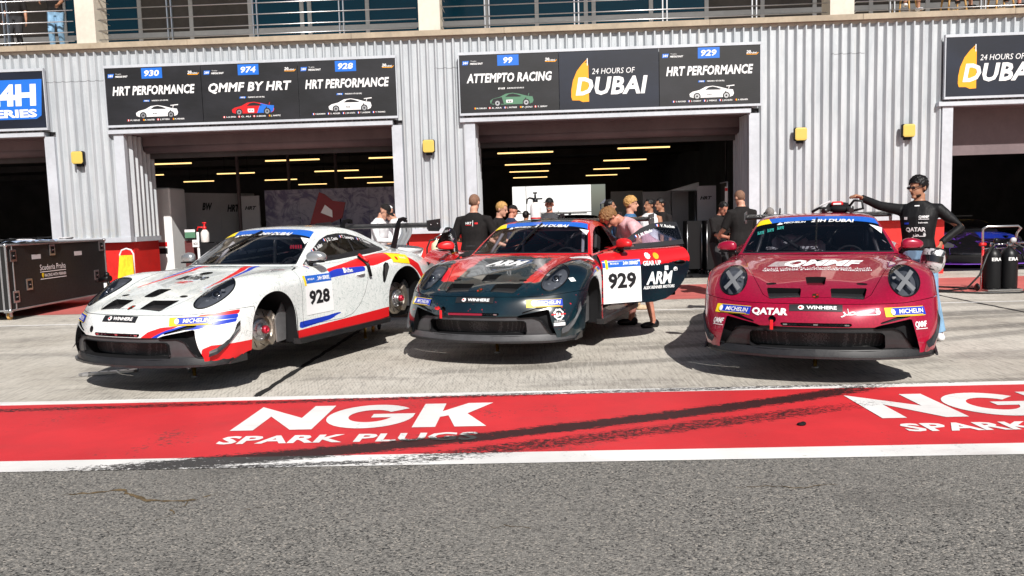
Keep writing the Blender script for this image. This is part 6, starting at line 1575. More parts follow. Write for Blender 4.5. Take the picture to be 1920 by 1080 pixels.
for (x, y, z) in ((0, 0, z0), (0, 0, z1), (0, Dp, z0), (0, Dp, z1)):
    mb = MB(); mb.ell((x, y, z), (.035, .035, .035), M_STEEL, 12, 8); mb.build('ball_corner', fc)
def butterfly(x, y, z, ax):
    mb = MB(); w, h = .085, .10
    lo, hi = ((x, y - w, z - h), (x + .014, y + w, z + h)) if ax == 'x' else ((x - w, y - .014, z - h), (x + w, y, z + h))
    mb.box(lo, hi, M_STEEL, bev=.004); 
    lo2, hi2 = ((x + .014, y - w * .6, z - h * .65), (x + .018, y + w * .6, z + h * .65)) if ax == 'x' else ((x - w * .6, y - .018, z - h * .65), (x + w * .6, y - .014, z + h * .65))
    mb.box(lo2, hi2, M_BLKM); mb.tube([(x + .022, y - .03, z), (x + .022, y + .03, z)] if ax == 'x' else [(x - .03, y - .022, z), (x + .03, y - .022, z)], .01, M_CHR, 6); mb.build('butterfly_latch', fc)
for (y, z) in ((.17, z1 - .18), (.17, z0 + .22), (.55, z0 + .40), (2.75, z0 + .40), (1.30, z1 - .13), (3.0, z1 - .12)): butterfly(.004, y, z, 'x')
for k, (x, y) in enumerate(((-.12, .12), (-.12, Dp - .15), (-L_ + .2, .12), (-L_ + .2, Dp - .15))):
    mb = MB(); mb.lathe([(.055, -.02), (.06, -.015), (.06, .015), (.055, .02)], M_WOOD if k < 1 else M_BLK, 16, Matrix.Translation((x, y + .03, .062)) @ Matrix.Rotation(R(90), 4, 'Y')); mb.box((x - .05, y - .04, .125), (x + .05, y + .06, z0 - .015), M_STEEL); mb.box((x - .035, y - .01, .05), (x - .028, y + .05, .13), M_STEEL); mb.box((x + .028, y - .01, .05), (x + .035, y + .05, .13), M_STEEL); mb.build('caster', fc)
def ftxt(s, mat, y, z, h, w, face='x', **k):
    V, T = text2d(s, h, width=w, **k); M = (Matrix.Translation((.0045, y, z)) @ Matrix.Rotation(R(90), 4, 'Z') @ Matrix.Rotation(R(90), 4, 'X')) if face == 'x' else (Matrix.Translation((y, -.0045, z)) @ Matrix.Rotation(R(90), 4, 'X'))
    ft.add([M @ Vector((a, b, 0)) for a, b in V], T, mat)
ft = MB()
for face, cy in (('x', 1.30), ('y', -.55)):
    ftxt('Scuderia Praha', M_W, cy, .79, .10, .80, face, bold=.0); ftxt('RACING WITH FERRARI', M_W, cy + .06, .665, .055, .66, face, bold=.01)
    for zz in (.752, .625):
        ft.box(*(((.004, cy - .40, zz), (.006, cy + .40, zz + .012)) if face == 'x' else ((cy - .40, -.006, zz), (cy + .40, -.004, zz + .012))), M_W)
    if face == 'x': ft.add([(.006, cy - .36, .735), (.006, cy - .30, .735), (.006, cy - .30, .68), (.006, cy - .33, .65), (.006, cy - .36, .68)], [(0, 1, 2, 3, 4)], M_YEL); ft.box((.0065, cy - .335, .67), (.0075, cy - .325, .72), M_K)
ft.box((-.62, -.006, 1.00), (-.13, -.004, 1.14), M_R); ftxt('TOTAL', M_W, -.36, 1.035, .07, .36, 'y', bold=.03); ft.v = ft.v
ftxt('racing', M_W, -.36, .25, .06, .24, 'y')
for y in (.82, 2.15):
    ft.box((.004, y - .13, 1.0), (.006, y + .13, 1.08), M_PANW)
ft.build('lettering', fc)
# cables and straps on the case
rnd = random.Random(5)
mb = MB()
for k in range(9):
    x = -rnd.uniform(.1, 1.3); y = rnd.uniform(.1, 2.2); pts = []
    for j in range(9): pts.append((x, y, z1 + .035 + .02 * (k % 3) + rnd.uniform(0, .02))); x += rnd.uniform(-.12, .12); y += rnd.uniform(-.05, .22)
    pts = [(min(-.05, px), min(Dp - .1, py), pz) for px, py, pz in pts]
    mb.tube(pts, .012 + .006 * (k % 2), [M_BLK, M_PANW, M_BLUEC if False else M_BLK][k % 3], 6)
cb = mb.build('cable_pile'); cb.parent = None; cb.location = fc.location; cb.rotation_euler = fc.rotation_euler
tag(cb, 'tangle of black and grey cables lying on top of the flight case', 'cables')
mb = MB(); V = []; n = 10
for i in range(n + 1):
    for j in range(5):
        V.append((-.30 + .09 * j + .02 * math.sin(i), .35 + .11 * i, z1 + .03 + .035 * abs(math.sin(i * 1.3 + j)) ))
mb.add(V, [(i * 5 + j, i * 5 + j + 1, (i + 1) * 5 + j + 1, (i + 1) * 5 + j) for i in range(n) for j in range(4)], cloth_mat('pale_blue_cloth', (.35, .45, .62)), True)
cl = mb.build('cloth'); cl.location = fc.location; cl.rotation_euler = fc.rotation_euler; tag(cl, 'crumpled pale blue cloth on top of the flight case', 'cloth')
# yellow trolley
tr = empty('folding_trolley', (-8.25, 15.2, 0), R(8), 'small white-framed trolley with a yellow fabric back by the red plinth', 'trolley')
mb = MB(); mb.tube([(-.13, 0, .06), (-.13, .02, .98), (-.09, .02, 1.06), (0, .02, 1.09), (.09, .02, 1.06), (.13, .02, .98), (.13, 0, .06)], .017, M_SHOEW, 8); mb.tube([(-.13, 0, .3), (.13, 0, .3)], .012, M_SHOEW); mb.build('frame', tr)
mb = MB(); mb.add([(-.125, -.02, .96), (.125, -.02, .96), (.15, -.10, .55), (.17, -.14, .32), (-.17, -.14, .32), (-.15, -.10, .55), (-.125, 0, .96), (.125, 0, .96), (.15, -.06, .55), (.17, -.10, .32), (-.17, -.10, .32), (-.15, -.06, .55)], [(0, 1, 2, 5), (5, 2, 3, 4), (6, 11, 8, 7), (11, 10, 9, 8), (0, 6, 7, 1), (4, 3, 9, 10), (1, 7, 8, 2), (2, 8, 9, 3), (0, 5, 11, 6), (5, 4, 10, 11)], cloth_mat('yellow_fabric', (.80, .48, .02))); mb.build('fabric_back', tr)
mb = MB(); mb.box((-.17, -.34, .07), (.17, .02, .11), M_SHOEW, bev=.01); mb.build('platform', tr)
for x in (-.16, .16):
    mb = MB(); mb.lathe([(.05, -.015), (.06, 0), (.05, .015)], M_BLK, 14, Matrix.Translation((x, .02, .06)) @ Matrix.Rotation(R(90), 4, 'Y')); mb.build('wheel', tr)
tl = empty('wheel_gun', (-8.52, 14.85, 0), R(-20), 'black and white wheel gun standing in front of the yellow trolley', 'tool')
mb = MB(); mb.tube([(0, 0, 0), (0, 0, .44)], .03, M_SHOEW, 10); mb.box((-.10, -.08, 0), (.10, .08, .05), M_BLK, bev=.01); mb.build('stand', tl)
mb = MB(); mb.tube([(-.14, 0, .50), (.13, 0, .53)], [.045, .06], M_BLK, 12); mb.tube([(-.22, 0, .49), (-.14, 0, .50)], .022, M_STEEL, 8); mb.tube([(.08, 0, .50), (.10, 0, .36)], .028, M_BLK, 8); mb.ell((.05, 0, .60), (.06, .05, .06), M_BLK, 10, 8); mb.build('gun', tl)
# cream extinguisher with hose
ex = empty('fire_extinguisher', (-1.60, 12.1, 0), 0, 'tall cream wheeled fire extinguisher with black hose before the red plinth', 'fire extinguisher')
M_CRT = weathered('cream_tank', (.70, .60, .40), .4, 0, .1, 5, 'Object')
mb = MB(); mb.lathe([(.06, .16), (.085, .20), (.088, .26), (.088, 1.06), (.075, 1.12), (.035, 1.15), (.02, 1.17)], M_CRT, 20); mb.build('cylinder', ex)
mb = MB(); mb.box((-.05, -.093, .88), (.05, -.088, .895), M_K); mb.box((-.06, -.092, .80), (.06, -.087, .92), M_W); 
for k in range(5): mb.box((-.045, -.0935, .815 + k * .02), (.045, -.092, .822 + k * .02), M_K)
mb.build('label_plate', ex)
mb = MB(); mb.tube([(0, 0, 1.15), (0, 0, 1.20)], .018, M_STEEL, 8); mb.tube([(-.03, 0, 1.20), (.10, -.02, 1.27)], .010, M_STEEL, 6); mb.tube([(-.03, 0, 1.19), (.07, -.02, 1.17)], .008, M_STEEL, 6); mb.build('valve', ex)
mb = MB(); mb.tube([(-.02, 0, 1.18), (-.10, -.02, 1.17), (-.15, -.03, 1.05), (-.16, -.03, .80), (-.15, -.03, .50), (-.10, -.03, .30), (-.08, -.05, .20)], .013, M_RUB, 8); mb.build('hose', ex)
mb = MB(); mb.tube([(-.11, .10, 0.02), (-.11, .10, 1.0)], .012, M_BLK); mb.tube([(.11, .10, 0.02), (.11, .10, 1.0)], .012, M_BLK); mb.box((-.14, -.12, .12), (.14, .12, .155), M_BLK)
for x in (-.13, .13): mb.lathe([(.10, -.02), (.12, 0), (.10, .02)], M_BLK, 18, Matrix.Translation((x, .10, .12)) @ Matrix.Rotation(R(90), 4, 'Y'))
mb.build('cart', ex)
# clear plastic sheet folded over the white car's wing
mb = MB(); V = []; m = 8
for i in range(9):
    for j in range(m): V.append((-2.20 + .19 * j / (m - 1) + .03 * math.sin(i * .9) - .015 * i, 12.30 + .04 * math.sin(j * 2.4 + i * .3), 1.40 - .06 * i))
mb.add(V, [(i * m + j, i * m + j + 1, (i + 1) * m + j + 1, (i + 1) * m + j) for i in range(8) for j in range(m - 1)], Mat('silver_sheet', (.42, .43, .45), .25, .5).m, True)
mb.tube([(-2.21, 12.3, 1.41), (-2.0, 12.3, 1.41)], .012, M_BLK, 6); mb.tube([(-2.1, 12.3, 1.41), (-2.1, 12.42, 1.0), (-2.1, 12.45, 0.0)], .015, M_BLK, 6); mb.box((-2.3, 12.3, 0), (-1.9, 12.6, .03), M_BLK)
tag(mb.build('reflective_sheet'), 'crumpled silver reflective sheet hanging on a stand between white car wing and red plinth', 'sheet')
# low dolly under the white car
dl = empty('wheel_dolly', (-2.45, 10.45, 0), R(-8), 'low aluminium dolly on casters under the back of the white car', 'dolly')
mb = MB(); mb.box((-.48, -.17, .115), (.30, .17, .14), M_ALU, bev=.008); mb.build('deck', dl)
for (x, y) in ((-.30, -.12), (.20, -.12), (.20, .12), (-.30, .12)):
    mb = MB(); mb.lathe([(.040, -.014), (.048, -.010), (.048, .010), (.040, .014)], M_GOLD if y < 0 else M_BLK, 16, Matrix.Translation((x, y, .048)) @ Matrix.Rotation(R(90), 4, 'Y')); mb.box((x - .025, y - .03, .085), (x + .025, y + .03, .114), M_STEEL); mb.box((x - .022, y - .01, .03), (x - .017, y + .01, .09), M_STEEL); mb.build('caster', dl)
tp = empty('tow_bar', (-4.46, 7.75, 0), R(20), 'flat perforated steel bar lying in the shadow under the white car nose', 'tool')
mb = MB(); mb.prism([(-.26, -.03), (.22, -.045), (.26, 0), (.22, .045), (-.26, .04), (-.30, .0)], .005, .03, M_ALU, 'xy'); mb.build('bar', tp)
mb = MB(); 
for k in range(5): mb.lathe([(.012, .031), (.012, .033)], M_BLK, 10, Matrix.Translation((-.2 + .09 * k, 0, 0)))
mb.build('bar_holes', tp)
tp = empty('wheel_skate', (-3.62, 7.72, 0), R(15), 'small steel skate wheel standing beneath the white car splitter', 'tool'); mb = MB(); mb.lathe([(.035, -.02), (.045, 0), (.035, .02)], M_ALU, 16, Matrix.Translation((0, 0, .045)) @ Matrix.Rotation(R(90), 4, 'Y')); mb.box((-.03, -.06, .06), (.03, .09, .115), M_STEEL, bev=.006); mb.build('wheel_block', tp)
pk = empty('timber_ramp', (-2.14, 11.95, 0), 0, 'low brown timber ramp with a red and white top edge behind the white car', 'ramp')
mb = MB(); mb.box((-.75, -.15, 0), (.55, .25, .15), weathered('brown_timber', (.11, .075, .055), .8, 0, .3, 4, 'Object')); mb.build('block', pk)
mb = MB(); mb.box((-.70, -.17, .152), (.50, .05, .185), M_R, bev=.004); mb.box((-.70, -.175, .16), (.50, -.171, .18), M_W); mb.build('edge_board', pk)
# sprayer on the dark car's roof
sp = empty('pump_sprayer', (-.03, 9.75, 1.452), R(10), 'white pump spray bottle with black head standing on the roof of the dark car', 'spray bottle')
M_BOT = weathered('frosted_bottle', (.72, .68, .66), .4, 0, .1, 20, 'Object', dirt=((.45, .15, .13), .6))
mb = MB(); mb.lathe([(.058, 0), (.064, .01), (.066, .03), (.066, .15), (.058, .19), (.035, .215), (.028, .22)], M_BOT, 20); mb.build('bottle', sp)
mb = MB(); mb.lathe([(.066, .012), (.0675, .014), (.0675, .028), (.066, .030)], M_R, 20); mb.build('red_band', sp)
mb = MB(); mb.lathe([(.032, .22), (.034, .245), (.026, .262), (.014, .27), (.012, .31)], M_BLK, 14); mb.tube([(-.025, 0, .335), (.025, 0, .335)], .010, M_BLK, 8); mb.tube([(0, 0, .30), (0, 0, .34)], .010, M_BLK, 6); mb.tube([(0, 0, .255), (-.07, 0, .275), (-.10, 0, .26), (-.11, 0, .20)], [.014, .012, .010, .008], M_BLK, 8); mb.tube([(.02, 0, .26), (.09, 0, .262)], .010, M_BLK, 8); mb.build('spray_head', sp)
# loose kit on the crimson car's roof
hn = empty('neck_brace', (3.32, 8.72, 1.438), R(-20), 'black head restraint collar with straps lying on the crimson car roof', 'head restraint')
mb = MB(); ring = [(.11 * math.cos(a), .09 * math.sin(a), .055 + .03 * math.sin(a)) for a in [R(-30 + 240 * k / 14) for k in range(15)]]; mb.tube(ring, [.022] * 4 + [.036] * 7 + [.022] * 4, M_CARB, 8); mb.tube([ring[0], (.13, -.12, .02)], [.024, .03], M_CARB, 8); mb.tube([ring[-1], (-.15, -.12, .02)], [.024, .03], M_CARB, 8); mb.build('collar', hn)
mb = MB(); mb.box((-.07, -.02, .075), (.05, .05, .125), M_R, bev=.014); mb.box((-.05, -.023, .09), (.03, -.019, .108), M_W); mb.build('pad', hn)
mb = MB(); mb.tube([(.10, .0, .05), (.16, -.02, .13), (.24, -.01, .12), (.25, -.02, .04), (.16, -.04, .02)], .015, M_BLK, 6); mb.tube([(-.10, 0, .05), (-.19, -.02, .06), (-.27, -.01, .015)], .016, M_BLK, 6); mb.tube([(-.27, 0, .02), (-.17, .0, .09), (-.08, .03, .13)], .012, M_PANW, 6); mb.ell((.02, .0, .04), (.12, .08, .045), M_BLKM, 12, 7); mb.build('strap', hn)
# helmet in the driver's hand
hm = empty('race_helmet', (4.24, 8.48, .90), R(-30), 'silver and black race helmet held upside down beside the crimson car door mirror', 'helmet')
M_HEL = Mat('silver_helmet_paint', (.45, .46, .47), .3, .3, coat=.8); co = M_HEL.coord('Object'); nn = M_HEL.noise(co, 9, 3, .6, 2.0); M_HEL.color(M_HEL.mix(nn.step(.50, .53), (.62, .62, .63), (.05, .05, .055))); M_HEL = M_HEL.m
hel = MB(); RM = Matrix.Rotation(R(188), 4, 'Y') @ Matrix.Rotation(R(12), 4, 'X')
prof = [(.001, .145), (.05, .138), (.09, .115), (.118, .08), (.132, .03), (.133, -.02), (.125, -.07), (.115, -.105), (.105, -.118), (.085, -.12), (.085, -.10)]
hel.lathe(prof, M_HEL, 28, RM @ Matrix.Diagonal((.92, 1.12, 1, 1))); hel.build('shell', hm)
hel = MB(); hel.lathe([(.088, -.121), (.112, -.124), (.112, -.108), (.088, -.105)], M_BLKM, 28, RM @ Matrix.Diagonal((.92, 1.12, 1, 1))); hel.ell((0, 0, -.09), (.085, .10, .03), M_BLKM, 20, 8, RM); hel.build('lining', hm)
hel = MB(); V = []; n = 12
for j, zz in enumerate((.035, -.035)):
    for k in range(n + 1): a = R(-145 + 110 * k / n); V.append(RM @ Vector((.925 * .136 * math.cos(a), 1.13 * .136 * math.sin(a), zz)))
hel.add(V, [(k, k + 1, k + 2 + n, k + 1 + n) for k in range(n)], M_SUNG, True); hel.build('visor', hm)
# gas cylinder cart
gc = empty('gas_cylinder_cart', (7.86, 13.45, 0), R(4), 'two black ERA air cylinders strapped to a steel cart by the right garage', 'gas cylinders')
for k, x in enumerate((-.145, .145)):
    mb = MB(); mb.lathe([(.125, .03), (.135, .05), (.137, .10), (.137, .56), (.132, .62), (.10, .69), (.05, .73), (.035, .75)], M_BLK, 24, Matrix.Translation((x, 0, 0)))
    cy = mb.build('cylinder', gc)
    mb = MB(); V, T = text2d('ERA', .055, width=.16, bold=.03); mb.add([(x + a_, -math.sqrt(max(0, .1395 ** 2 - a_ * a_)), .52 + b_) for a_, b_ in V], T, M_W); mb.build('cylinder_lettering', cy)
    mb = MB(); mb.lathe([(.032, .75), (.04, .78), (.03, .83)], M_STEEL, 12, Matrix.Translation((x, 0, 0))); mb.lathe([(.045, -.02), (.045, .02)], M_PANW if k else M_BLK, 16, Matrix.Translation((x + .02, -.07, .86)) @ Matrix.Rotation(R(90), 4, 'X')); mb.tube([(x, 0, .80), (x + .02, -.06, .86)], .014, M_GOLD, 6); mb.tube([(x, 0, .79), (-x * .3, -.05, .80)], .012, M_STEEL, 6); mb.build('regulator', gc)
mb = MB(); mb.tube([(-.30, .05, .03), (-.27, .06, .75), (-.30, .03, .98), (-.33, -.02, 1.06), (-.27, -.03, 1.10), (.27, -.03, 1.10), (.33, -.02, 1.06), (.30, .03, .98), (.27, .06, .75)], .018, M_STEEL, 8); mb.tube([(-.29, .05, .72), (.29, .05, .72)], .012, M_STEEL); mb.tube([(.30, .03, .80), (.62, -.05, .82)], .014, M_STEEL, 8); mb.build('handle_frame', gc)
mb = MB(); mb.tube([(-.29, .05, .03), (-.27, .06, .75)], .020, M_R, 8); mb.tube([(-.38, -.02, .80), (-.28, -.02, .80)], .03, M_R, 8); mb.build('red_upright', gc)
mb = MB(); mb.box((-.30, -.15, .01), (.30, .14, .035), M_STEEL); mb.build('base_plate', gc)
for x in (-.38,): 
    mb = MB(); mb.lathe([(.05, -.02), (.07, 0), (.05, .02)], M_BLK, 18, Matrix.Translation((x, .02, .07)) @ Matrix.Rotation(R(90), 4, 'Y')); mb.build('wheel', gc)
mb = MB(); mb.tube([(7.72, 13.42, .80), (7.55, 13.3, .62), (7.38, 13.2, .30), (7.22, 13.3, .06), (7.0, 13.5, .018), (6.7, 13.9, .018), (6.45, 14.3, .018), (6.5, 14.6, .018), (6.9, 14.5, .018), (7.4, 13.95, .018), (7.6, 13.6, .02)], .016, M_RUB, 8)
mb.tube([(8.02, 13.35, .80), (8.35, 13.35, .66), (8.42, 13.3, .36), (8.25, 13.1, .06), (7.9, 12.95, .018), (7.3, 13.0, .018), (6.8, 13.4, .018), (6.4, 14.0, .018), (6.2, 14.6, .018)], .016, M_RUB, 8)
tag(mb.build('air_hose'), 'black air hoses looping from the cylinder cart over the faded red floor strip', 'hose')
# red wind banner between driver and wall, thin signal post
bn = empty('red_banner', (5.0, 10.6, 0), R(-10), 'narrow bright red banner on a black stand behind the man in black', 'banner')
mb = MB(); mb.prism([(-.10, .68), (.13, .68), (.12, .95), (.10, 1.20), (.04, 1.40), (-.03, 1.46), (-.08, 1.2)], -.008, .008, M_R, 'xz'); mb.build('cloth_panel', bn)
mb = MB(); mb.tube([(.16, 0, .0), (.20, 0, 1.15)], .012, M_BLK); mb.tube([(-.2, 0, .02), (.3, 0, .02)], .014, M_BLK); mb.tube([(.05, -.2, .02), (.05, .2, .02)], .014, M_BLK); mb.tube([(.16, 0, .70), (.10, 0, .72)], .01, M_BLK); mb.build('stand', bn)
easel = empty('easel_stand', (6.62, 14.9, 0), 0, 'low brown metal A-shaped leg standing on the red floor strip', 'stand')
mb = MB(); mb.tube([(-.12, 0, .55), (.02, 0, .02)], .018, weathered('rusty_steel', (.16, .06, .04), .8)); mb.tube([(.02, 0, .02), (-.25, -.1, .02)], .016, M_BLK); mb.tube([(-.12, 0, .55), (-.2, .25, .02)], .016, M_BLK); mb.build('legs', easel)

# ---------------------------------------------------------------- garage interiors
tw = empty('team_column', (-9.36, 18.85, 0), 0, 'tall white team column with a red and a black stripe inside the white car garage', 'display column')
mb = MB(); mb.box((-.42, 0, 0), (.32, .85, 2.46), M_WHITEP, bev=.03); mb.build('body', tw)
mb = MB(); mb.box((-.425, -.006, 1.02), (.18, -.001, 1.13), M_R); mb.box((-.425, -.006, .84), (.18, -.001, .98), M_K); mb.build('stripes', tw)
def panel(x0, y0, x1, y1, h, mat, name, label, cat='wall panel', txt=None, grp=None):
    L = math.hypot(x1 - x0, y1 - y0); r_ = empty(name, (x0, y0, 0), math.atan2(y1 - y0, x1 - x0), label, cat, grp)
    n = max(1, round(L / 1.1))
    for k in range(n):
        mb = MB(); mb.box((k * L / n + .004, -.03, 0), ((k + 1) * L / n - .004, .03, h), mat); mb.build('panel', r_)
    if txt:
        mb = MB()
        for s_, x, z, hh, w in txt: flat_text(mb, s_, M_K, Matrix.Translation((x, -.034, z)) @ Matrix.Rotation(R(90), 4, 'X'), h=hh, width=w, bold=.05, shear=.3)
        mb.build('panel_lettering', r_)
panel(-9.75, 21.0, -8.55, 23.2, 2.42, M_PANW, 'team_wall', 'grey-white team wall with dark lettering in the white car garage', txt=[('BW', .8, 1.95, .2, .35), ('HRT', 1.7, 1.9, .2, .45)])
panel(-8.55, 22.2, -8.02, 22.2, 2.32, M_PANW, 'team_wall', 'narrow pale team panel lettered HRT in the white car garage', txt=[('HRT', .27, 1.93, .10, .34)])
panel(-8.0, 22.6, -3.9, 22.6, 2.48, M_MARB, 'marbled_wall', 'purple and grey marbled team wall at the back of the white car garage')
panel(3.0, 22.4, 4.3, 22.4, 2.10, M_PANW, 'team_wall', 'pale wall of displays on the right of the middle garage')
panel(4.04, 19.9, 4.52, 19.9, 2.14, M_PANW, 'team_wall', 'grey team panel lettered HRT beside the middle garage screen', txt=[('HRT', .22, 1.80, .08, .30)])
panel(2.3, 24.6, 3.3, 24.6, 2.2, M_PANW, 'team_wall', 'pale panel deep in the middle garage behind the bearded man')
# tool chest with things on it
tc = empty('tool_chest', (-8.05, 19.1, 0), 0, 'long black tool chest with drawers inside the white car garage', 'tool chest')
mb = MB(); mb.box((0, 0, .05), (1.35, .6, 1.05), M_BLK, bev=.01); mb.build('cabinet', tc)
for i in range(3):
    for j in range(6): mb = MB(); mb.box((.03 + i * .44, -.018, .12 + j * .15), (.44 + i * .44, -.002, .255 + j * .15), M_BLKM, bev=.003); mb.box((.10 + i * .44, -.03, .225 + j * .15), (.37 + i * .44, -.019, .235 + j * .15), M_STEEL); mb.build('drawer', tc)
mb = MB(); mb.box((-.01, -.03, 1.052), (1.36, .6, 1.09), M_BLKM); mb.build('worktop', tc)
for k, x in enumerate((.85, .95, 1.05, 1.13, 1.2)):
    mb = MB(); mb.tube([(-8.05 + x, 19.2, 1.09), (-8.05 + x, 19.2, 1.22 + .04 * (k % 3))], .03, [M_PANW, M_STEEL, M_BLK][k % 3], 8); tag(mb.build('spray_can'), ['leftmost small pale can', 'small steel can left of the middle one', 'middle small black can', 'small pale can right of the middle one', 'rightmost small steel can'][k] + ' on the black tool chest', 'can', 'cans on the tool chest')
rs = empty('red_pump_sprayer', (-8.22, 18.85, 1.09), 0, 'white spray bottle with red head on the tool chest in the white car garage', 'spray bottle'); mb = MB(); mb.box((-.3, -.1, -.02), (.1, .3, -.001), M_BLKM); mb.build('tray', rs)
mb = MB(); mb.lathe([(.09, 0), (.10, .02), (.10, .24), (.06, .30), (.04, .32)], M_BOT, 16); mb.build('bottle', rs); mb = MB(); mb.lathe([(.05, .32), (.05, .38), (.02, .40), (.02, .46)], M_R, 12); mb.tube([(-.05, 0, .48), (.05, 0, .48)], .02, M_R); mb.tube([(0, 0, .37), (-.16, 0, .38), (-.19, 0, .28)], .02, M_R); mb.build('pump_head', rs)
gp = empty('notice_post', (-8.30, 18.4, 0), 0, 'white post with a green and white notice beside the tool chest', 'sign'); mb = MB(); mb.tube([(.10, 0, 0), (.10, 0, 1.35)], .03, M_WHITEP); mb.build('post', gp)
mb = MB(); mb.box((-.20, -.03, 1.22), (.05, -.015, 1.42), M_GREEN); mb.box((-.20, -.032, 1.36), (.05, -.0305, 1.42), M_WHITEP); mb.box((-.02, -.05, 1.0), (.14, -.035, 1.17), M_WHITEP); flat_text(mb, 'BOX', M_K, Matrix.Translation((.06, -.052, 1.05)) @ Matrix.Rotation(R(90), 4, 'X'), h=.06, width=.11, bold=.03); mb.build('notice_plate', gp)
mb = MB(); mb.box((-8.58, 18.5, 0), (-8.36, 18.8, 1.15), weathered('maroon_cabinet', (.09, .02, .02), .6)); tag(mb.build('locker'), 'narrow maroon locker between team column and tool chest', 'locker')
M_DRED = weathered('shade_darkened_red', (.20, .008, .012), .5)  # plain red, darkened in its colour to stand for the garage shade
fl_ = empty('body_panel', (-5.9, 19.9, 0), 0, 'red and white car body panel leaning against the marbled wall', 'car body panel')
mb = MB(); mb.prism([(.0, 1.45), (.28, 2.28), (.42, 2.22), (.62, 2.05), (.95, 2.0), (.85, 1.60), (.55, 1.48)], -.02, .02, M_DRED, 'xz'); mb.prism([(.30, 1.75), (.60, 1.62), (.60, 1.80), (.42, 1.95)], -.028, -.021, M_WHITEP, 'xz'); mb.build('skin', fl_); mb = MB(); mb.tube([(.0, 0, 1.46), (.1, .05, 0)], .02, M_BLK); mb.tube([(.8, 0, 1.6), (.8, .1, 0)], .02, M_BLK); mb.build('trestle', fl_)
mb = MB(); mb.box((-6.55, 19.6, 0), (-6.1, 19.9, 1.42), M_DRED, bev=.03); mb.box((-6.1, 19.65, 0), (-5.0, 19.9, 1.25), M_DRED, bev=.03); tag(mb.build('red_cabinet'), 'low red cabinet under the leaning body panel', 'cabinet')
# dark race cars: a lower, wedge-shaped coupe
def wedge(P, cab=False):
    out = []
    for row in P:
        q = []
        for (x, y, z) in row:
            f = 1.0 + .26 * min(0, y - .2); z2 = (z - .12) * .86 * f + .10; q.append((x * 1.03, y * 1.0, z2 - (.03 if cab else 0)))
        out.append(q)
    return out
def mat_dark(name):
    m = Mat(name, (.01, .01, .014), .25, coat=1.0); co = m.coord('Object'); x, y, z = m.xyz(co); n = m.noise(co, 2.0, 3, .5, 1.0)
    st = (n - .5).abs(); c = m.mix((1.0 - (n - .52).abs().step(.006, .012)) * (y + .9).step(0, .1), (.006, .006, .008), (.10, .03, .30)); c = m.mix((z - .62).step(0, .02) * (x - .1).step(0, .05) * (1.0 - (y - .45).step(0, .05)), c, (.012, .03, .30)); m.color(c); return m.m
def coupe(loc, rz, label, scale=1.0):
    pm = mat_dark('black_purple_paint'); r_ = empty('dark_coupe', loc, rz, label, 'race car', 'dark race cars parked inside the garages')
    b = Surf(wedge([BODY[k] for k in range(10)]), 5, 4, 'body', pm); c = Surf(wedge(CABIN, True), 5, 4, 'cabin', pm)
    for A in ((-.015, .33, .36), (2.45, .34, .37)): b.cut(f_arch(*A), 'DROP')
    b.cut(fp([(-.75, .30), (.75, .30), (.82, .12), (-.82, .12)], 'x', 'z', FRONTY(-.4)), ('grille', None))
    b.cut(lambda x, y, z, u, v: np.hypot((np.abs(x) - .70) / 1.5, (z - .50) / .7 + (y + .5) * .1) - .09 + 9 * (y > -.2), ('lamp', None))
    b.build(('body',), 'body_shell', r_); c.cut(lambda x, y, z, u, v: np.maximum(np.maximum(3.10 - v, u - 2.0), .06 - u), ('glass', None))
    c.cut(fp([(y, z * .86 - .02) for y, z in DLO], 'y', 'z', lambda x, y, z, u, v: v - 2.85), ('glass', None)); c.build(('cabin',), 'roof', r_); c.build(('glass',), 'windows', r_, onlymat=M_SUNG)
    b.build(('grille',), 'front_grille', r_, -.02, onlymat=M_BLKM); b.build(('lamp',), 'headlight', r_, onlymat=M_GREYP)
    mb = MB(); pl = [(0, -1.03), (.5, -1.0), (.85, -.85), (1.0, -.5), (-1.0, -.5), (-.85, -.85), (-.5, -1.0)]; mb.prism(pl, .07, .09, Mat('purple_splitter', (.16, .05, .45), .3, coat=1).m, 'xy'); mb.build('splitter', r_)
    for y in (-.015, 2.45):
        for s in (1, -1):
            mb = MB(); mb.lathe([(.22, -.14), (.33, -.14), (.345, -.10), (.345, .10), (.33, .135), (.22, .13)], M_BLKM, 28, Matrix.Translation((s * .82, y, .345)) @ Matrix.Rotation(R(90) * s, 4, 'Y')); w = mb.build('wheel', r_)
            mb = MB(); 
            for k in range(10): a = 2 * math.pi * k / 10; mb.tube([(s * .92, y + .04 * math.cos(a), .345 + .04 * math.sin(a)), (s * .93, y + .225 * math.cos(a), .345 + .225 * math.sin(a))], .016, M_GREYP, 5)
            mb.build('rim', w)
    mb = MB(); mb.box((-.9, 3.1, 1.12), (.9, 3.4, 1.15), M_CARB); mb.box((-.4, 3.1, .8), (-.38, 3.3, 1.12), M_BLK); mb.box((.38, 3.1, .8), (.4, 3.3, 1.12), M_BLK); mb.build('rear_wing', r_)
    mb = MB(); mb.box((-.85, -.5, .1), (.85, 3.2, .18), M_BLKM); mb.build('floor_tray', r_)
    return r_
coupe((10.45, 19.0, .03), R(-12), 'low black coupe with purple and blue streaks parked in the right garage')
coupe((1.35, 20.2, .42), R(14), 'black race car raised on stands in the depth of the middle garage')
coupe((-5.35, 21.1, .30), R(38), 'black race car in front of the marbled wall in the white car garage')
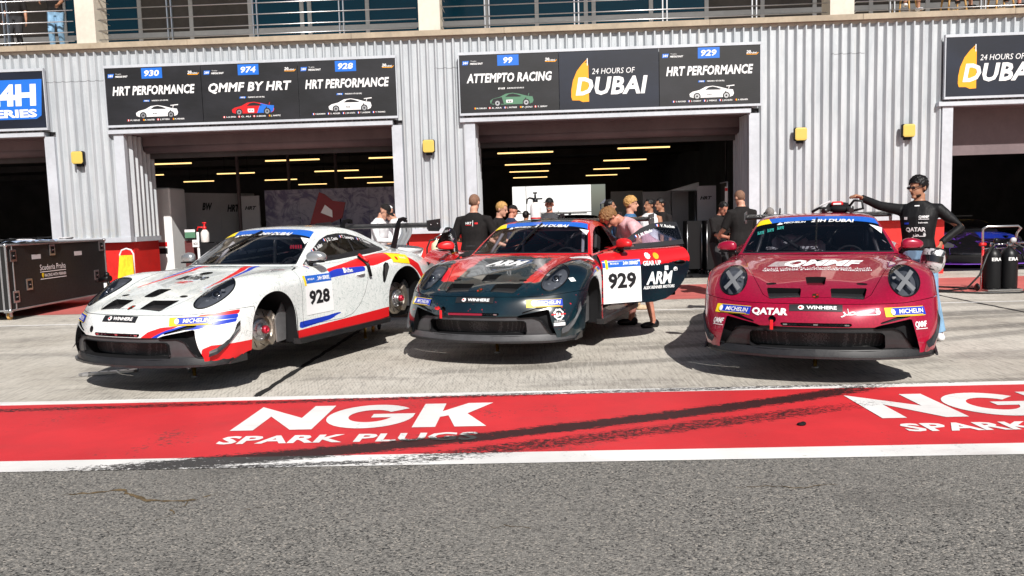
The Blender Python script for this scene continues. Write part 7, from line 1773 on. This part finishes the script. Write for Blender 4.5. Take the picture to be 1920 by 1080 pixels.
# carts, screen, canopy in the middle garage
for k, (x, y, l) in enumerate(((3.72, 18.9, 'black tool cart near the right post of the middle garage, left of two'), (4.12, 18.6, 'black tool cart near the right post of the middle garage, right of two'))):
    r_ = empty('tool_cart', (x, y, 0), 0, l, 'tool cart', 'black carts in the middle garage'); mb = MB(); mb.box((-.18, -.25, .12), (.18, .25, 1.28), M_BLK, bev=.01); mb.build('cabinet', r_)
    mb = MB()
    for q in (-.17, .17): mb.tube([(q, -.27, .15), (q, -.27, 1.2)], .010, M_STEEL)
    mb.build('rail', r_)
    mb = MB()
    for a in (-.14, .14):
        for b in (-.2, .2): mb.ell((a, b, .06), (.04, .05, .058), M_BLK, 10, 6)
    mb.build('caster', r_)
for k, x in enumerate((2.15, 2.5, 2.85, 3.15, 3.4)):
    mb = MB(); mb.tube([(x, 17.9 + .2 * (k % 2), 0), (x, 17.9 + .2 * (k % 2), .42 + .14 * (k % 3))], .014, M_STEEL, 6); mb.tube([(x - .12, 17.9 + .2 * (k % 2), .02), (x + .12, 17.9 + .2 * (k % 2), .02)], .02, M_BLK, 6)
    tag(mb.build('steel_stand'), 'thin steel stand on the dark garage floor, ' + ['leftmost of five', 'second of five from the left', 'middle one of five', 'fourth of five from the left', 'rightmost of five'][k], 'stand', 'steel stands on the garage floor')
sc = empty('wall_screen', (4.43, 18.5, 0), 0, 'dark timing screen in a bright frame hanging inside the right post of the middle garage', 'screen')
mb = MB(); mb.box((-.03, -.30, 1.72), (.03, .35, 2.14), M_BLK); mb.build('display', sc); mb = MB(); mb.tube([(-.04, -.32, 1.72), (-.04, -.32, 2.16), (-.04, .37, 2.16)], .014, M_SHOEW); mb.tube([(0, 0, 2.14), (0, 0, 4.2)], .02, M_BLK); mb.build('bracket', sc)
mb = MB(); mb.box((-.10, -.34, 1.66), (-.04, -.33, 2.05), M_WHITEP); mb.box((-.10, -.345, 1.95), (-.04, -.341, 2.02), M_R); mb.build('notice', sc)
cn = empty('white_canopy', (3.9, 21.4, 0), 0, 'small white sloping canopy in the right part of the middle garage', 'canopy')
mb = MB(); mb.prism([(-.35, 2.08), (.42, 2.28), (.42, 2.06)], -.4, .4, M_WHITEP, 'xz'); mb.build('canopy_sheet', cn); mb = MB(); mb.tube([(.40, 0, 0), (.40, 0, 2.1)], .02, M_STEEL); mb.tube([(-.2, .3, 0), (-.2, .3, 2.1)], .02, M_STEEL); mb.build('post', cn)
# ---------------------------------------------------------------- beyond the back door
tk = empty('white_trailer', (-3.5, 60, 0), 0, 'white truck trailer in sunlight seen through the open back of the middle garage', 'trailer')
mb = MB(); mb.box((0, 0, 1.0), (7.6, 2.5, 4.0), M_WHITEP); mb.build('box_body', tk)
mb = MB(); mb.box((2.6, -.02, 1.0), (2.64, -.002, 4.0), M_STEXT); mb.box((0, -.02, 1.72), (7.6, -.002, 1.77), M_STEXT); mb.build('panel_seams', tk); mb = MB(); mb.box((.5, .3, .5), (7.0, 2.2, .98), M_BLK); mb.build('chassis', tk)
for x in (1.5, 2.7, 5.8): mb = MB(); mb.lathe([(.3, -.15), (.5, -.15), (.5, .15), (.3, .15)], M_BLK, 24, Matrix.Translation((x, .2, .5)) @ Matrix.Rotation(R(90), 4, 'X')); mb.build('wheel', tk)
tn = empty('grey_tent', (5.6, 50, 0), 0, 'grey pointed tent behind the middle garage at the right of the trailer', 'tent')
mb = MB(); mb.add([(-1.5, -1.5, 2.2), (1.5, -1.5, 2.2), (1.5, 1.5, 2.2), (-1.5, 1.5, 2.2), (0, 0, 3.7)], [(0, 1, 4), (1, 2, 4), (2, 3, 4), (3, 0, 4), (0, 3, 2, 1)], weathered('grey_canvas', (.28, .28, .33), .8)); mb.build('canvas', tn); mb = MB()
for a in (-1.45, 1.45):
    for b in (-1.45, 1.45): mb.tube([(a, b, 0), (a, b, 2.2)], .04, M_STEEL)
mb.build('pole', tn)
